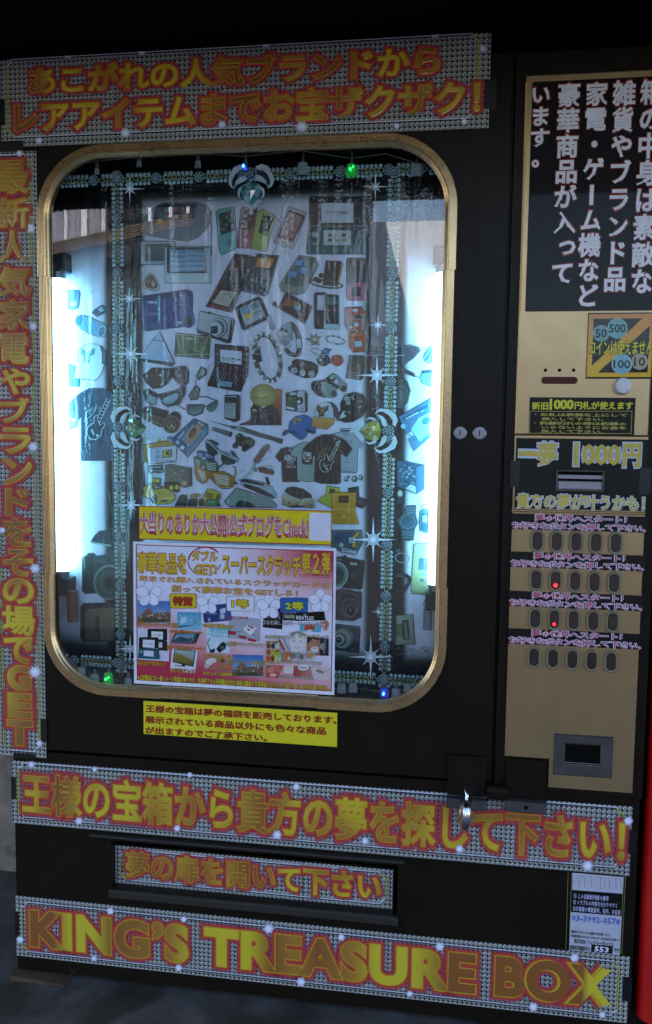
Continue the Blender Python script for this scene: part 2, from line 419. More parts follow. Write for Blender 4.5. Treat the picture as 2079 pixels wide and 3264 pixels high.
        g = grow * 1.25 + .004; K0, _ = glyphs(txt, 0.0, res, space)   # drop stray spikes of the outline
        kx0 = min(v.x for v in K0) - bev - g; kx1 = max(v.x for v in K0) + bev + g; ky0 = min(v.y for v in K0) - bev - g; ky1 = max(v.y for v in K0) + bev + g
        ok = [kx0 <= v.x <= kx1 and ky0 <= v.y <= ky1 for v in V]; Fs = [f for f in Fs if all(ok[i] for i in f)]
        B = [v for v in B if kx0 <= v.x <= kx1 and ky0 <= v.y <= ky1]
        if not em: x0 = min(v.x for v in B); x1 = max(v.x for v in B); z0 = min(v.y for v in B); z1 = max(v.y for v in B); sx, sz = (X1 - X0) / (x1 - x0), (Z1 - Z0) / (z1 - z0)
        a = lin(c); b = lin(c2) if c2 else a; m_ = lin(cm) if cm else None
        W = []; cols = []
        for v in V:
            f = min(1, max(0, (v.y - z0) / (z1 - z0)))
            W.append(Vector((X0 + (v.x - x0) * sx, Y - (v.z / zmax) * 2 * s.DZ, Z0 + (v.y - z0) * sz)))
            if m_: cc = tuple(x + (y - x) * abs(f - .5) * 2 for x, y in zip(m_, a if f > .5 else b))
            else: cc = tuple(x + (y - x) * f for x, y in zip(b, a))
            cols.append(cc)
        s.raw(W, Fs, cols, mi); s.n += 4; return s
    def vt(s, chars, xl, xr, y0, y1, dx, c, bev, grow=0.0, mi=0):
        """upright column of characters in equal cells"""
        n = len(chars)
        for i, ch in enumerate(chars):
            ya = y0 + (y1 - y0) * i / n; yb = y0 + (y1 - y0) * (i + 1) / n; q = dx * (i + .5) / n; n0 = s.n
            if ch == 'ー':
                g = grow * (xr - xl); m_ = (xl + xr) / 2 + q; ww = (xr - xl) * .085 + g
                s.p([(m_ - ww, ya + 8 - g), (m_ + ww, ya + 8 - g), (m_ + ww - 3, yb - 8 + g), (m_ - ww - 3, yb - 8 + g)], c, mi=mi)
            elif ch in 'っ。': s.t(ch, xl + q + (xr - xl) * .14, ya - (yb - ya) * .12 , yb - (yb - ya) * .12, xr + q + (xr - xl) * .14, c, bev, 2, mi, grow=grow, em=True)
            else: s.t(ch, xl + q, ya + 1, yb - 1, xr + q, c, bev, 2, mi, grow=grow, em=not ch.isascii())
            s.n = n0
        s.n += 5; return s
    def build(s, name, mats, parent=None, label=None):
        me_o = mesh(name, s.V, s.F, mats, parent, s.I, False, label); me = me_o.data
        ca = me.color_attributes.new('Col', 'FLOAT_COLOR', 'POINT')
        flat = []
        for c in s.C: flat += [c[0], c[1], c[2], 1.0]
        ca.data.foreach_set('color', flat)
        return me_o

# ================================================================ the place
def X(x, y, Y=0.0): return at(x, y, Y).x
def Z(x, y, Y=0.0): return at(x, y, Y).z
ZTOP = Z(1700, 165)                        # top edge of the door front
XL = X(48, 2764); XR = X(2040, 2750)       # sides of the machine
CANOPY_Y = -1.15                             # outer edge of the canopy
CANOPY_Z = CAM.z + .264 * (DIST - CANOPY_Y) + .16
tag(mesh('ground', [(-60, -80, 0), (60, -80, 0), (60, 60, 0), (-60, 60, 0)], [(0, 1, 2, 3)], GROUNDM), kind='structure')
tag(mesh('road', [(-60, -80, .004), (60, -80, .004), (60, -2.3, .004), (-60, -2.3, .004)], [(0, 1, 2, 3)], mat('asphalt', (32, 32, 34), .9, var=.25, vscale=20)), kind='structure')

b = MB(); b.box(-3.2, 5.5, .40, .60, .0, CANOPY_Z)
tag(b.build('concrete_wall', WALLM), 'rough stained concrete wall right behind the black vending machine', 'wall')
b = MB(); b.box(-3.2, 5.5, CANOPY_Y, .62, CANOPY_Z + .002, CANOPY_Z + .12); b.box(-3.2, 5.5, CANOPY_Y - .06, CANOPY_Y, CANOPY_Z - .16, CANOPY_Z + .12)
tag(b.build('canopy_roof', mat('canopy_metal', (34, 30, 28), .7)), 'dark flat canopy sheltering the vending machines, mirrored at the top of the glass', 'canopy')
b = MB(); b.box(-2.6, 4.6, -.55, .398, ZTOP + .035, CANOPY_Z - .004)  # added box, made deep so that it shades the top sign
tag(b.build('shade_board', mat('shade_board_black', (6, 5, 5), 1.0, spec=.05)), 'unlit black boxed board jutting out over the top of the vending machine', 'board')

# what stands across the street, seen only as a mirror image in the glass
def mir(x, y, FY=None):                     # where the mirrored thing really stands: in front of the glass
    FY = 7.4 - (x - 150) * .003 if FY is None else FY
    p = at(x, y, FY); return Vector((p.x, -FY, p.z))
HW = mat('house_plaster', (42, 42, 50), .8, var=.1, vscale=2)
HC = mat('white_cloth', (228, 226, 234), .9, var=.06)
HP = mat('bright_post', (240, 240, 245), .5)
HB = mat('bamboo', (118, 92, 66), .7, var=.4, vscale=6)
HD = mat('dark_opening', (22, 20, 22), .7)
house = thing('street_house', (mir(400, 900).x, mir(400, 900).y, 0), 'house with white curtains and a bamboo rail, mirrored at the upper left of the glass', 'house')
def slab(name, x0, x1, y0, y1, m, d=0.0, n=12, wav=0.0, parent=house):
    """upright sheet along the slanting house front, between two heights given as pixels at its ends"""
    V = []
    for i in range(n + 1):
        t = i / n; x = x0 + (x1 - x0) * t
        for yy in (y0[0] + (y0[1] - y0[0]) * t, y1[0] + (y1[1] - y1[0]) * t):
            p = mir(x, yy); p.y += d + wav * (math.sin(i * 1.1) + .5 * math.sin(i * 2.7)); V.append(p)
    k = len(V); V += [v + Vector((0, -.05, 0)) for v in V]
    Fs = []
    for i in range(n):
        a = 2 * i; Fs += [(a, a + 1, a + 3, a + 2), (k + a, k + a + 2, k + a + 3, k + a + 1), (a, a + 2, k + a + 2, k + a), (a + 1, k + a + 1, k + a + 3, a + 3)]
    return mesh(name, V, Fs, m, parent)
slab('wall', -260, 655, (880, 742), (1420, 1420), HW)
slab('opening', -260, 655, (560, 470), (880, 742), HD, -.2)
slab('roof_edge', -260, 655, (700, 560), (720, 580), HD, .1)
for x0, x1, yt, yb in ((150, 176, 700, 806), (182, 228, 690, 790), (240, 286, 682, 778), (304, 346, 662, 762)): slab('curtain', x0, x1, (yt, yt - 8), (yb, yb - 12), HC, .12, 40, .05)
for x, yt, yb, wd in ((178, 690, 800, 9), (234, 680, 785, 3), (294, 658, 770, 9), (352, 645, 752, 2.5), (499, 610, 720, 4), (563, 600, 712, 2.5), (618, 595, 700, 2.5)): slab('post', x - wd, x + wd, (yt, yt), (yb, yb), HP, .2, 1)
for k in range(5): slab('bamboo_rail', 60, 640, (818 + k * 8, 698 + k * 8), (822 + k * 8, 702 + k * 8), HB, .25)
b = MB(); q0, q1 = mir(660, 800, 6.6), mir(1128, 800, 6.6); b.box(q0.x, q1.x, -8.2, -6.6, 0, mir(800, 420, 6.6).z)
tag(b.build('dark_house', mat('dark_boards', (18, 16, 16), .8, var=.3, vscale=3)), 'dark boarded house across the street, mirrored in the middle of the glass', 'house')
b = MB(); q0, q1 = mir(1140, 1100, 6.4), mir(1900, 1100, 6.4); b.box(q0.x, q1.x + 3, -6.6, -6.4, 0, mir(1300, 1105, 6.4).z)
tag(b.build('street_wall', HW), 'low grey wall across the street, mirrored at the right of the glass', 'wall')
b = MB(); q0, q1 = mir(1150, 1100, 8.5), mir(1420, 1100, 8.5); b.box(q0.x, q1.x, -9.4, -8.5, 0, mir(1300, 705, 8.5).z)  # white block added to give the glass bright streaks to mirror
tag(b.build('streak_building', mat('white_render', (232, 232, 240), .8, var=.05)), 'sunlit white building across the street, mirrored as streaks at the upper right of the glass', 'building')

# neighbour
xa = X(2056, 2600); b = MB()
prof = [(xa + .004 + .03 * (1 - math.cos(q)), -.012 + .03 * (1 - math.sin(q))) for q in [math.pi / 2 * i / 8 for i in range(9)]]
n = len(prof); V = []; Fs = []
zn0, zn1 = .055, 1.86
out = [(xa + .004, .38)] + prof[:] + [(xa + .9, -.012), (xa + .9, .38)]
for z in (zn0, zn1): V += [(x, y, z) for x, y in out]
n = len(out); Fs = [(i, (i + 1) % n, n + (i + 1) % n, n + i) for i in range(n)] + [tuple(range(n - 1, -1, -1)), tuple(range(n, 2 * n))]
nb = thing('red_vending_machine', (xa + .45, .2, 0), 'bright red vending machine squeezed in at the right edge', 'vending machine')
b.add(V, Fs); b.build('cabinet', RED, nb)
b = MB()
for dx in (.05, .8): b = MB(); b.lathe((xa + dx, .04, .0), (0, 0, 1), [(0, .022), (.01, .022), (.012, .012), (.056, .012)], 12); b.build('foot', DARK, nb)

# ================================================================ the vending machine
vm = thing('vending_machine', ((XL + XR) / 2, .2, 0), 'black prize vending machine with a gold framed lit window and rhinestone signs', 'vending machine')
ZB = Z(60, 3090)                            # underside
ZD = Z(700, 2428)                           # lower edge of the door
YD = .36
XG = X(1622, 800)                           # groove between door and coin panel
# window opening
fx0, fx1 = X(119, 800) + .003, X(1461, 800) - .003
fz1 = Z(900, 440); fz0 = Z(800, 2243)
RAD = .130
def rrect(x0, z0, x1, z1, r, n=14):
    P = []
    for cx, cz, a0 in ((x1 - r, z1 - r, 0), (x0 + r, z1 - r, 90), (x0 + r, z0 + r, 180), (x1 - r, z0 + r, 270)):
        P += [(cx + r * math.cos(R_(a0 + 90 * i / n)), cz + r * math.sin(R_(a0 + 90 * i / n))) for i in range(n + 1)]
    return P
TI = .016
hole = rrect(fx0 + TI, fz0 + TI, fx1 - TI, fz1 - TI, RAD - TI)
def plate_with_hole(x0, z0, x1, z1, hole, y, n=14):
    V = [(x, y, z) for x, z in hole]; cs = [(x1, z1), (x0, z1), (x0, z0), (x1, z0)]; O = []
    for k in range(4):
        c = cs[k]; h = hole[k * (n + 1):(k + 1) * (n + 1)]
        first = (c[0], h[0][1]) if k in (0, 2) else (h[0][0], c[1])
        last = (h[-1][0], c[1]) if k in (0, 2) else (c[0], h[-1][1])
        for i in range(n + 1):
            t = i / n
            p = tuple(a + (bb - a) * t * 2 for a, bb in zip(first, c)) if t <= .5 else tuple(a + (bb - a) * (t - .5) * 2 for a, bb in zip(c, last))
            O.append((p[0], y, p[1]))
    N = len(V); V += O
    return V, [(i, (i + 1) % N, N + (i + 1) % N, N + i) for i in range(N)]
door = MB()
V, Fs = plate_with_hole(XL, ZD, XG - .003, ZTOP, hole, 0.0); door.add(V, Fs)
# door edges and the sleeve of the opening
door.box(XL, XL + .0015, .001, .03, ZD, ZTOP); door.box(XG - .0045, XG - .003, .001, .03, ZD, ZTOP); door.box(XL, XG - .003, .001, .03, ZTOP - .0015, ZTOP + .001); door.box(XL, XG - .003, .001, .028, ZD - .001, ZD + .001)
N = len(hole); door.add([(x, 0, z) for x, z in hole] + [(x, .02, z) for x, z in hole], [(i, (i + 1) % N, N + (i + 1) % N, N + i) for i in range(N)])
door.build('door', BLACK, vm)
# cabinet behind the fronts
cb = MB()
cb.box(XL + .001, XL + .012, .031, YD, ZB, ZTOP); cb.box(XR - .012, XR - .001, .031, YD, ZB, ZTOP)
cb.box(XL, XR, .031, YD, ZTOP + .0015, ZTOP + .011); cb.box(XL + .013, XR - .013, YD - .006, YD - .001, ZB, ZTOP)
cb.box(XL + .013, XR - .013, .04, YD - .01, ZB, ZB + .01)
cb.box(XG - .002, XG + .002, .012, .2, ZB + .02, ZTOP)
cb.build('cabinet', BLACK, vm)
b = MB()
for fx in (XL + .06, XR - .06): b = MB(); b.lathe((fx, .07, 0), (0, 0, 1), [(0, .02), (.008, .02), (.01, .011), (ZB + .005, .011)], 14); b.build('foot', STEEL, vm)
# lower front with the slot of the delivery chute
cx0, cx1 = X(352, 2740), X(1266, 2850); cz1, cz0 = Z(800, 2722), Z(800, 2876)
LY = .004
low = MB()
lx0, lx1, lz1 = XL, XR - .004, ZD - .008
for q in ((lx0, cx0, ZB, lz1), (cx1, lx1, ZB, lz1), (cx0, cx1, cz1, lz1), (cx0, cx1, ZB, cz0)): low.box(q[0], q[1], LY, LY + .02, q[2], q[3])
low.box(X(1290, 2800), X(1806, 2890), LY - .0012, LY - .0002, Z(1500, 3006), Z(1500, 2762))
low.build('lower_front', BLACK, vm)
lip = MB(); lip.box(X(290, 2660), X(1290, 2760), -.010, LY - .0005, Z(700, 2698), Z(700, 2690), b=.002)
lip.box(cx0 - .003, cx1 + .003, -.006, LY - .0005, cz0 - .018, cz0 - .001, b=.003)
lip.build('chute_lip', mat('chute_lip_black', (42, 37, 33), .5), vm)
b = MB(); b.box(cx0 - .01, cx1 + .01, .11, .118, cz0 - .01, cz1 + .01); b.box(cx0 - .01, cx1 + .01, LY + .021, .109, cz0 - .012, cz0 - .004); b.box(cx0 - .012, cx0 - .002, LY + .021, .109, cz0, cz1); b.box(cx1 + .002, cx1 + .012, LY + .021, .109, cz0, cz1)
b.build('chute_well', DARK, vm)
FLY = .024
b = MB(); b.box(X(362, 2740, FLY), X(1256, 2860, FLY), FLY + .0005, FLY + .006, Z(800, 2868, FLY), Z(800, 2727, FLY)); b.build('chute_flap', BLACK, vm)

# gold frame round the window: ribbed section, corners and loose straight strips
PROFT = []
for i in range(5):
    a = .0006 + i * .0027
    PROFT += [(a, .0068), (a + .0003, .0082), (a + .0017, .0084), (a + .0020, .0068)]
PROFT += [(.0142, .0080), (.0152, .0082), (.0170, .0066), (.0195, .0034), (.0215, .0018), (.0220, -.004)]
PROFT = [(0, .0), (0, .006)] + PROFT
def frame_bits(pts, name, parent, closed=False, shift=0):
    V = []; m_ = len(PROFT)
    for (x, z, nx, nz) in pts:
        for t, h in PROFT: V.append((x - nx * (t + shift), -h, z - nz * (t + shift)))
    Fs = []
    for i in range(len(pts) - 1):
        for k in range(m_ - 1): Fs.append((i * m_ + k, (i + 1) * m_ + k, (i + 1) * m_ + k + 1, i * m_ + k + 1))
    Fs += [tuple(range(m_ - 1, -1, -1)), tuple((len(pts) - 1) * m_ + k for k in range(m_))]
    return mesh(name, V, Fs, GOLD_TRIM, parent)
wf = bpy.data.objects.new('window_frame', None); COL.objects.link(wf); wf.parent = vm
wf.location = Vector(((fx0 + fx1) / 2, 0, (fz0 + fz1) / 2)) - world_loc(vm)
def arc(cx, cz, a0, pre, post, n=20):
    P = [(cx + RAD * math.cos(R_(a0 + 90 * i / n)), cz + RAD * math.sin(R_(a0 + 90 * i / n)), math.cos(R_(a0 + 90 * i / n)), math.sin(R_(a0 + 90 * i / n))) for i in range(n + 1)]
    return [pre] + P + [post]
zl1, zl0 = Z(120, 884), Z(130, 1828); zr1, zr0 = Z(1458, 862), Z(1432, 1874)
xt0, xt1 = X(492, 455), X(1032, 430); xb0, xb1 = X(513, 2230), X(1012, 2260)
frame_bits(arc(fx1 - RAD, fz1 - RAD, 0, (fx1, zr1 + .0003, 1, 0), (xt1 + .0003, fz1, 0, 1)), 'corner_trim', wf)
frame_bits(arc(fx0 + RAD, fz1 - RAD, 90, (xt0 - .0003, fz1, 0, 1), (fx0, zl1 + .0003, -1, 0)), 'corner_trim', wf)
frame_bits(arc(fx0 + RAD, fz0 + RAD, 180, (fx0, zl0 - .0003, -1, 0), (xb0 - .0003, fz0, 0, -1)), 'corner_trim', wf)
frame_bits(arc(fx1 - RAD, fz0 + RAD, 270, (xb1 + .0003, fz0, 0, -1), (fx1, zr0 - .0003, 1, 0)), 'corner_trim', wf)
frame_bits([(xt1, fz1, 0, 1), (xt0, fz1, 0, 1)], 'straight_trim', wf, shift=-.0006)
frame_bits([(fx0, zl1, -1, 0), (fx0, zl0, -1, 0)], 'straight_trim', wf, shift=.0026)
frame_bits([(xb0, fz0, 0, -1), (xb1, fz0, 0, -1)], 'straight_trim', wf, shift=.0016)
frame_bits([(fx1, zr0, 1, 0), (fx1, zr1, 1, 0)], 'straight_trim', wf, shift=.0022)
# glass
GY = .006
hg = rrect(fx0 + .019, fz0 + .019, fx1 - .019, fz1 - .019, RAD - .019)
mesh('window_glass', [(x, GY, z) for x, z in hg], [tuple(range(len(hg)))], GLASS, vm)
# display box behind the glass
PY = .105
bx0, bx1, bz0, bz1 = fx0 - .02, fx1 + .02, fz0 - .02, fz1 + .02
b = MB(); b.box(bx0, bx1, PY + .012, PY + .016, bz0, bz1); b.box(bx0 - .004, bx0, .022, PY + .016, bz0, bz1); b.box(bx1, bx1 + .004, .022, PY + .016, bz0, bz1)
b.box(bx0, bx1, .022, PY + .011, bz0 - .004, bz0); b.box(bx0, bx1, .022, PY + .011, bz1, bz1 + .004)
b.build('display_case', DARK, vm)

# ---- coin panel
px0, px1 = X(1641, 1388), X(2066, 1388); pz0, pz1 = Z(1900, 2517), Z(1900, 232)
b = MB(); b.box(XG + .003, XR - .001, .0, .03, pz0 - .012, ZTOP, b=.001); b.build('panel_surround', BLACK, vm)
PYF = -.004
cut = (X(1748, 2480), Z(1680, 2411))        # notch for the lock bracket, lower left
zs = Z(1850, 1389)
b = MB(); b.box(px0, px1, PYF, -.0002, zs + .0008, pz1, b=.002)
P = [(px0, zs - .0008), (px0, cut[1]), (cut[0], cut[1]), (cut[0], pz0), (px1, pz0), (px1, zs - .0008)]
b.add([(x, PYF, z) for x, z in P] + [(x, -.0002, z) for x, z in P], [(0, 1, 2, 3, 4, 5)] + [(i, (i + 1) % 6, 6 + (i + 1) % 6, 6 + i) for i in range(6)])
b.build('coin_panel', GOLD_PANEL, vm)
b = MB(); zr_ = Z(1850, 1630); b.box(px0 - .001, px1 + .0, PYF - .004, PYF - .0003, zr_ - .003, zr_ + .002, b=.0015); b.build('panel_ridge', GOLD_PANEL, vm)
# speaker holes, display
for x in (1739, 1784, 1829):
    p = at(x, 1180, PYF); b = MB(); b.lathe((p.x, PYF - .0004, p.z), (0, 1, 0), [(0, .0030), (.0003, .0030)], 14); b.build('speaker_hole', DARK, vm)
def pill(x0, z0, x1, z1, n=8):
    w_, h_ = x1 - x0, z1 - z0; r = min(w_, h_) / 2
    return rrect(x0, z0, x1, z1, r * .999, n)
a, c_ = at(1726, 1201, PYF), at(1841, 1224, PYF)
b = MB(); b.prism(pill(a.x, c_.z, c_.x, a.z), PYF - .0006, PYF - .0001); b.build('price_display', mat('dark_red_window', (84, 34, 26), .4, spec=.15), vm)
p = at(1984, 1231, PYF); b = MB(); b.lathe((p.x, PYF - .0005, p.z), (0, -1, 0), [(0, .0150), (.002, .0148), (.004, .0140), (.012, .0136), (.0140, .0124), (.0148, .008)], 28)
b.build('return_knob', WHITE_PLASTIC, vm, smooth=False)
# bill slot
a, c_ = at(1773, 1497, PYF), at(1924, 1568, PYF)
b = MB(); wd = .003
for q in ((a.x, c_.x, a.z - wd, a.z), (a.x, c_.x, c_.z, c_.z + wd), (a.x, a.x + wd, c_.z + wd, a.z - wd), (c_.x - wd, c_.x, c_.z + wd, a.z - wd)): b.box(q[0], q[1], PYF - .006, PYF - .0008, q[2], q[3], b=.0008)
bs = b.build('bill_slot', mat('slot_frame', (70, 62, 58), .4), vm)
zm = a.z - (a.z - c_.z) * .42
b = MB(); b.box(a.x + wd, c_.x - wd, PYF - .0045, PYF - .0009, c_.z + wd, zm - .004, b=.002); b.box(a.x + wd, c_.x - wd, PYF - .0025, PYF - .0009, zm + .0005, zm + .007); b.build('bill_guide', mat('pale_guide', (150, 142, 150), .35), bs)
b = MB(); b.box(a.x + wd, c_.x - wd, PYF - .0012, PYF - .0009, c_.z + wd, a.z - wd); b.build('slot_throat', DARK, bs)
# push buttons
LED = emit_mat('red_led', (255, 30, 30), 1.6)
rowsb = [([1712.7, 1774, 1836.5, 1899, 1962], [1724, 1725.5, 1727, 1729, 1730.5]),
         ([1709, 1770.7, 1832.6, 1894.6, 1957], [1847.5, 1849.5, 1852, 1854.5, 1857]),
         ([1705.5, 1766.5, 1828, 1890.5, 1952.5], [1971, 1973, 1976, 1979, 1981.5]),
         ([1702, 1762.5, 1824, 1885.5, 1947], [2094, 2097.5, 2101, 2104.5, 2108])]
def button_mesh():
    w2, h2 = .0126, .0205
    V = []; n = 8; rings = [(1.0, 0.0), (1.0, .0022), (.86, .0044), (.66, .0040), (.62, .0026)]
    for s_, h in rings:
        for x, z in rrect(-w2 * s_, -h2 + w2 * (1 - s_), w2 * s_, h2 - w2 * (1 - s_), w2 * s_ * .999, n): V.append((x, -h, z))
    m_ = 4 * (n + 1); Fs = []
    for i in range(len(rings) - 1):
        for k in range(m_): Fs.append((i * m_ + k, i * m_ + (k + 1) % m_, (i + 1) * m_ + (k + 1) % m_, (i + 1) * m_ + k))
    return V, Fs, m_
bv, bf, bm = button_mesh()
cbm = MB(); cbm.prism(rrect(-.0077, -.0150, .0077, .0150, .00765, 8), -.0042, -.0022, b=.0011)
first = None
for ri, (xs, ys) in enumerate(rowsb):
    for ci, (x, y) in enumerate(zip(xs, ys)):
        p = at(x, y, PYF); loc = Vector((p.x, PYF - .0003, p.z)) - world_loc(vm)
        if first is None:
            first = mesh('push_button', bv, bf, BUTTON_RING, vm); fc = cbm.build('button_cap', BUTTON_CAP, first); o = first
            fc.location = (0, -.0010, 0); cap = fc
        else:
            o = first.copy(); COL.objects.link(o); o.parent = vm; cap = fc.copy(); COL.objects.link(cap); cap.parent = o
        o.location = loc + Vector((0, -.0022, 0))
        if (ri, ci) in ((1, 1), (2, 1)):
            b = MB(); b.lathe((p.x, PYF - .0060, p.z - .0083), (0, -1, 0), [(0, .0034 - .0008 * (ri == 2)), (.0006, .0022)], 12); b.build('lit_led', LED, o)
            o['label'] = 'selection button with its red lamp lit'
# coin return
a, c_ = at(1767, 2337, PYF), at(1950, 2481, PYF); o0, o1 = at(1800, 2368, PYF), at(1914, 2443, PYF)
b = MB()
V, Fs = [], []
for (x0, z0, x1, z1, y) in ((a.x, c_.z, c_.x, a.z, PYF - .0012), (a.x + .002, c_.z + .002, c_.x - .002, a.z - .002, PYF - .0035), (o0.x - .002, o1.z - .002, o1.x + .002, o0.z + .002, PYF - .0035), (o0.x, o1.z, o1.x, o0.z, PYF - .0020), (o0.x, o1.z, o1.x, o0.z, .05)):
    V += [(x0, y, z0), (x1, y, z0), (x1, y, z1), (x0, y, z1)]
for i in range(4):
    for k in range(4): Fs.append((i * 4 + k, i * 4 + (k + 1) % 4, i * 4 + 4 + (k + 1) % 4, i * 4 + 4 + k))
b.add(V, Fs); cr_ = b.build('coin_return', mat('grey_zinc', (88, 85, 86), .42, .6, var=.15, vscale=30), vm)
b = MB(); b.box(o0.x + .001, o1.x - .001, PYF - .0008, PYF - .0002, o1.z + .001, o0.z - .001); b.build('coin_flap', DARK, cr_)
b = MB(); b.box(o0.x + .001, o1.x - .001, PYF - .0030, PYF - .001, o1.z + .0035, o1.z + .0055); b.build('coin_sill', CHROME, cr_)
# cylinder locks
lk = None
for x, y in ((1467, 1380), (1529, 1381)):
    p = at(x, y)
    if lk is None:
        b = MB(); b.lathe((p.x, -.0002, p.z), (0, -1, 0), [(0, .0125), (.003, .0122), (.0045, .0105), (.0046, .0088), (.0036, .0084), (.0036, .0060), (.0050, .0056)], 28)
        lk = b.build('cylinder_lock', STEEL, vm); b = MB(); b.box(p.x - .001, p.x + .001, -.0058, -.0053, p.z - .0045, p.z + .0045); lh = b.build('keyhole', DARK, lk)
    else:
        o = lk.copy(); COL.objects.link(o); o.parent = vm; o.location = lk.location + Vector((p.x - x_prev, 0, 0)); h = lh.copy(); COL.objects.link(h); h.parent = o
    x_prev = p.x
# hasp brackets
def bracket(x0, x1, yt, yf0, yf1, name):
    A, Bp = at((x0 + x1) / 2, yt), at((x0 + x1) / 2, yf0); Cp = at((x0 + x1) / 2, yf1)
    X0, X1 = X(x0, yt), X(x1, yt)
    b = MB(); b.box(X0, X1, -.010, -.0045, Bp.z, A.z, b=.001); o = b.build(name, BLACK, vm)
    b = MB(); b.box(X0 - .001, X1 + .001, -.026, -.0102, Cp.z, Bp.z - .0005, b=.0015); b.build('flange', GREY_EDGE, o)
    b = MB(); b.lathe(((X0 + X1) / 2, -.0262, (Bp.z + Cp.z) / 2), (0, 1, 0), [(0, .004), (.0001, .004)], 12); b.build('bolt_hole', DARK, o)
    return o
bracket(1429, 1553, 2404, 2531, 2563, 'hasp_bracket')
bracket(1615, 1742, 2417, 2539, 2573, 'hasp_bracket')
b = MB(); b.tube([(X(1552, 2512), -.014, Z(1552, 2512)), (X(1616, 2518), -.014, Z(1616, 2518))], .013, 10); b.build('hinge_pin', BLACK, vm)

# loose things at the machine
p = at(1484, 2589, -.03)
pl = thing('padlock', (p.x, -.03, p.z), 'shiny ridged chrome padlock hanging from the left hasp', 'padlock')
b = MB(); prof = []
hw = .0140
for i in range(25):
    t = -1 + 2 * i / 24; prof.append((t * hw, .0335 * (1 - abs(t) ** 2.2 * .62) - (.0022 if i % 6 == 3 else 0)))
b.lathe((p.x, -.030, p.z), (1, .06, -.05), prof, 40); b.build('lock_body', CHROME, pl, smooth=True)
b = MB(); b.tube([(p.x + .002 * math.sin(q * 3), -.030 + .013 * math.cos(q), p.z + .026 + .018 * math.sin(q)) for q in [math.pi * i / 10 for i in range(11)]], .0032, 8); b.build('shackle', CHROME, pl, smooth=True)
# wooden shim
q = [at(48, 3100, -.02), at(215, 3104, -.03)]
b = MB(); x0, x1 = X(45, 3110), X(212, 3105)
P = [(x0, .001), (x1 + .004, .001), (x1, .004), (x0, .013)]
b.prism(P, -.018, .12); tag(b.build('wooden_shim', WOOD), 'worn wooden wedge pushed under the lower left corner of the black machine', 'wedge')

# ================================================================ signs
SM = [STONES, GOLDL, PRINT_S, GLOWP, TAPE]            # rhinestones, gold letters, plain ink, soft ink, tape
RING_RED, RIM, LINE_W, LINE_Y = 'b64434', 'c09c2c', 'c9c9dc', 'b8b02c'
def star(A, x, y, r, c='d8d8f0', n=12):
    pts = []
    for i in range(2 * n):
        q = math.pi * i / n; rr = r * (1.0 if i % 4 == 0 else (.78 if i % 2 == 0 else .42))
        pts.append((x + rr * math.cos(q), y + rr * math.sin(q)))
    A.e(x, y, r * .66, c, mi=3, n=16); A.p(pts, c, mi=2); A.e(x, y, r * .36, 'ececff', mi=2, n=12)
def border(A, rect, w_=.0016, notch=.011, mi=2, cols=(LINE_W, LINE_W, LINE_Y, LINE_Y), shadow=True):
    """thin printed line with scooped corners; cols: top, bottom, left, right"""
    X0, Z0, X1, Z1 = rect; n = notch
    def seg(P, c, w2, d=0.0):
        A.n += 1; Y = A.y(); V = []
        for i, q in enumerate(P):
            a = P[max(0, i - 1)]; bq = P[min(len(P) - 1, i + 1)]; dx, dz = bq[0] - a[0], bq[1] - a[1]; L = math.hypot(dx, dz)
            V += [Vector((q[0] - dz / L * w2, Y, q[1] + dx / L * w2 - d)), Vector((q[0] + dz / L * w2, Y, q[1] - dx / L * w2 - d))]
        A.raw(V, [(2 * i, 2 * i + 2, 2 * i + 3, 2 * i + 1) for i in range(len(P) - 1)], [lin(c)] * len(V), mi)
    def scoop(cx, cz, a0): return [(cx + n * math.cos(R_(a0 + 90 * i / 5)), cz + n * math.sin(R_(a0 + 90 * i / 5))) for i in range(6)]
    S = [([(X0 + n, Z1), (X1 - n, Z1)], cols[0]), ([(X0 + n, Z0), (X1 - n, Z0)], cols[1]), ([(X0, Z0 + n), (X0, Z1 - n)], cols[2]), ([(X1, Z0 + n), (X1, Z1 - n)], cols[3]),
         (scoop(X0, Z1, 270), cols[0]), (scoop(X1, Z1, 180), cols[3]), (scoop(X1, Z0, 90), cols[1]), (scoop(X0, Z0, 0), cols[2])]
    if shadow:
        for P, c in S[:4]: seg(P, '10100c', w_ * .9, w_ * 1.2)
    for P, c in S: seg(P, c, w_ / 2 * 1.3)
def gold_text(A, txt, xl, yt, yb, xr, bev=.018, red=.082, soft=.135, rect=None, space=1.0):
    q = 6 if txt.isascii() or '’' in txt else 3
    A.t(txt, xl, yt, yb, xr, 'b04058', bev, q, mi=3, grow=soft, rect=rect, space=space)
    A.t(txt, xl, yt, yb, xr, RING_RED, bev, q, mi=2, grow=red, rect=rect, space=space)
    A.t(txt, xl, yt, yb, xr, RIM, bev, q, mi=2, grow=.020, rect=rect, space=space)
    A.t(txt, xl, yt, yb, xr, RIM, bev, q, mi=1, rect=rect, space=space)
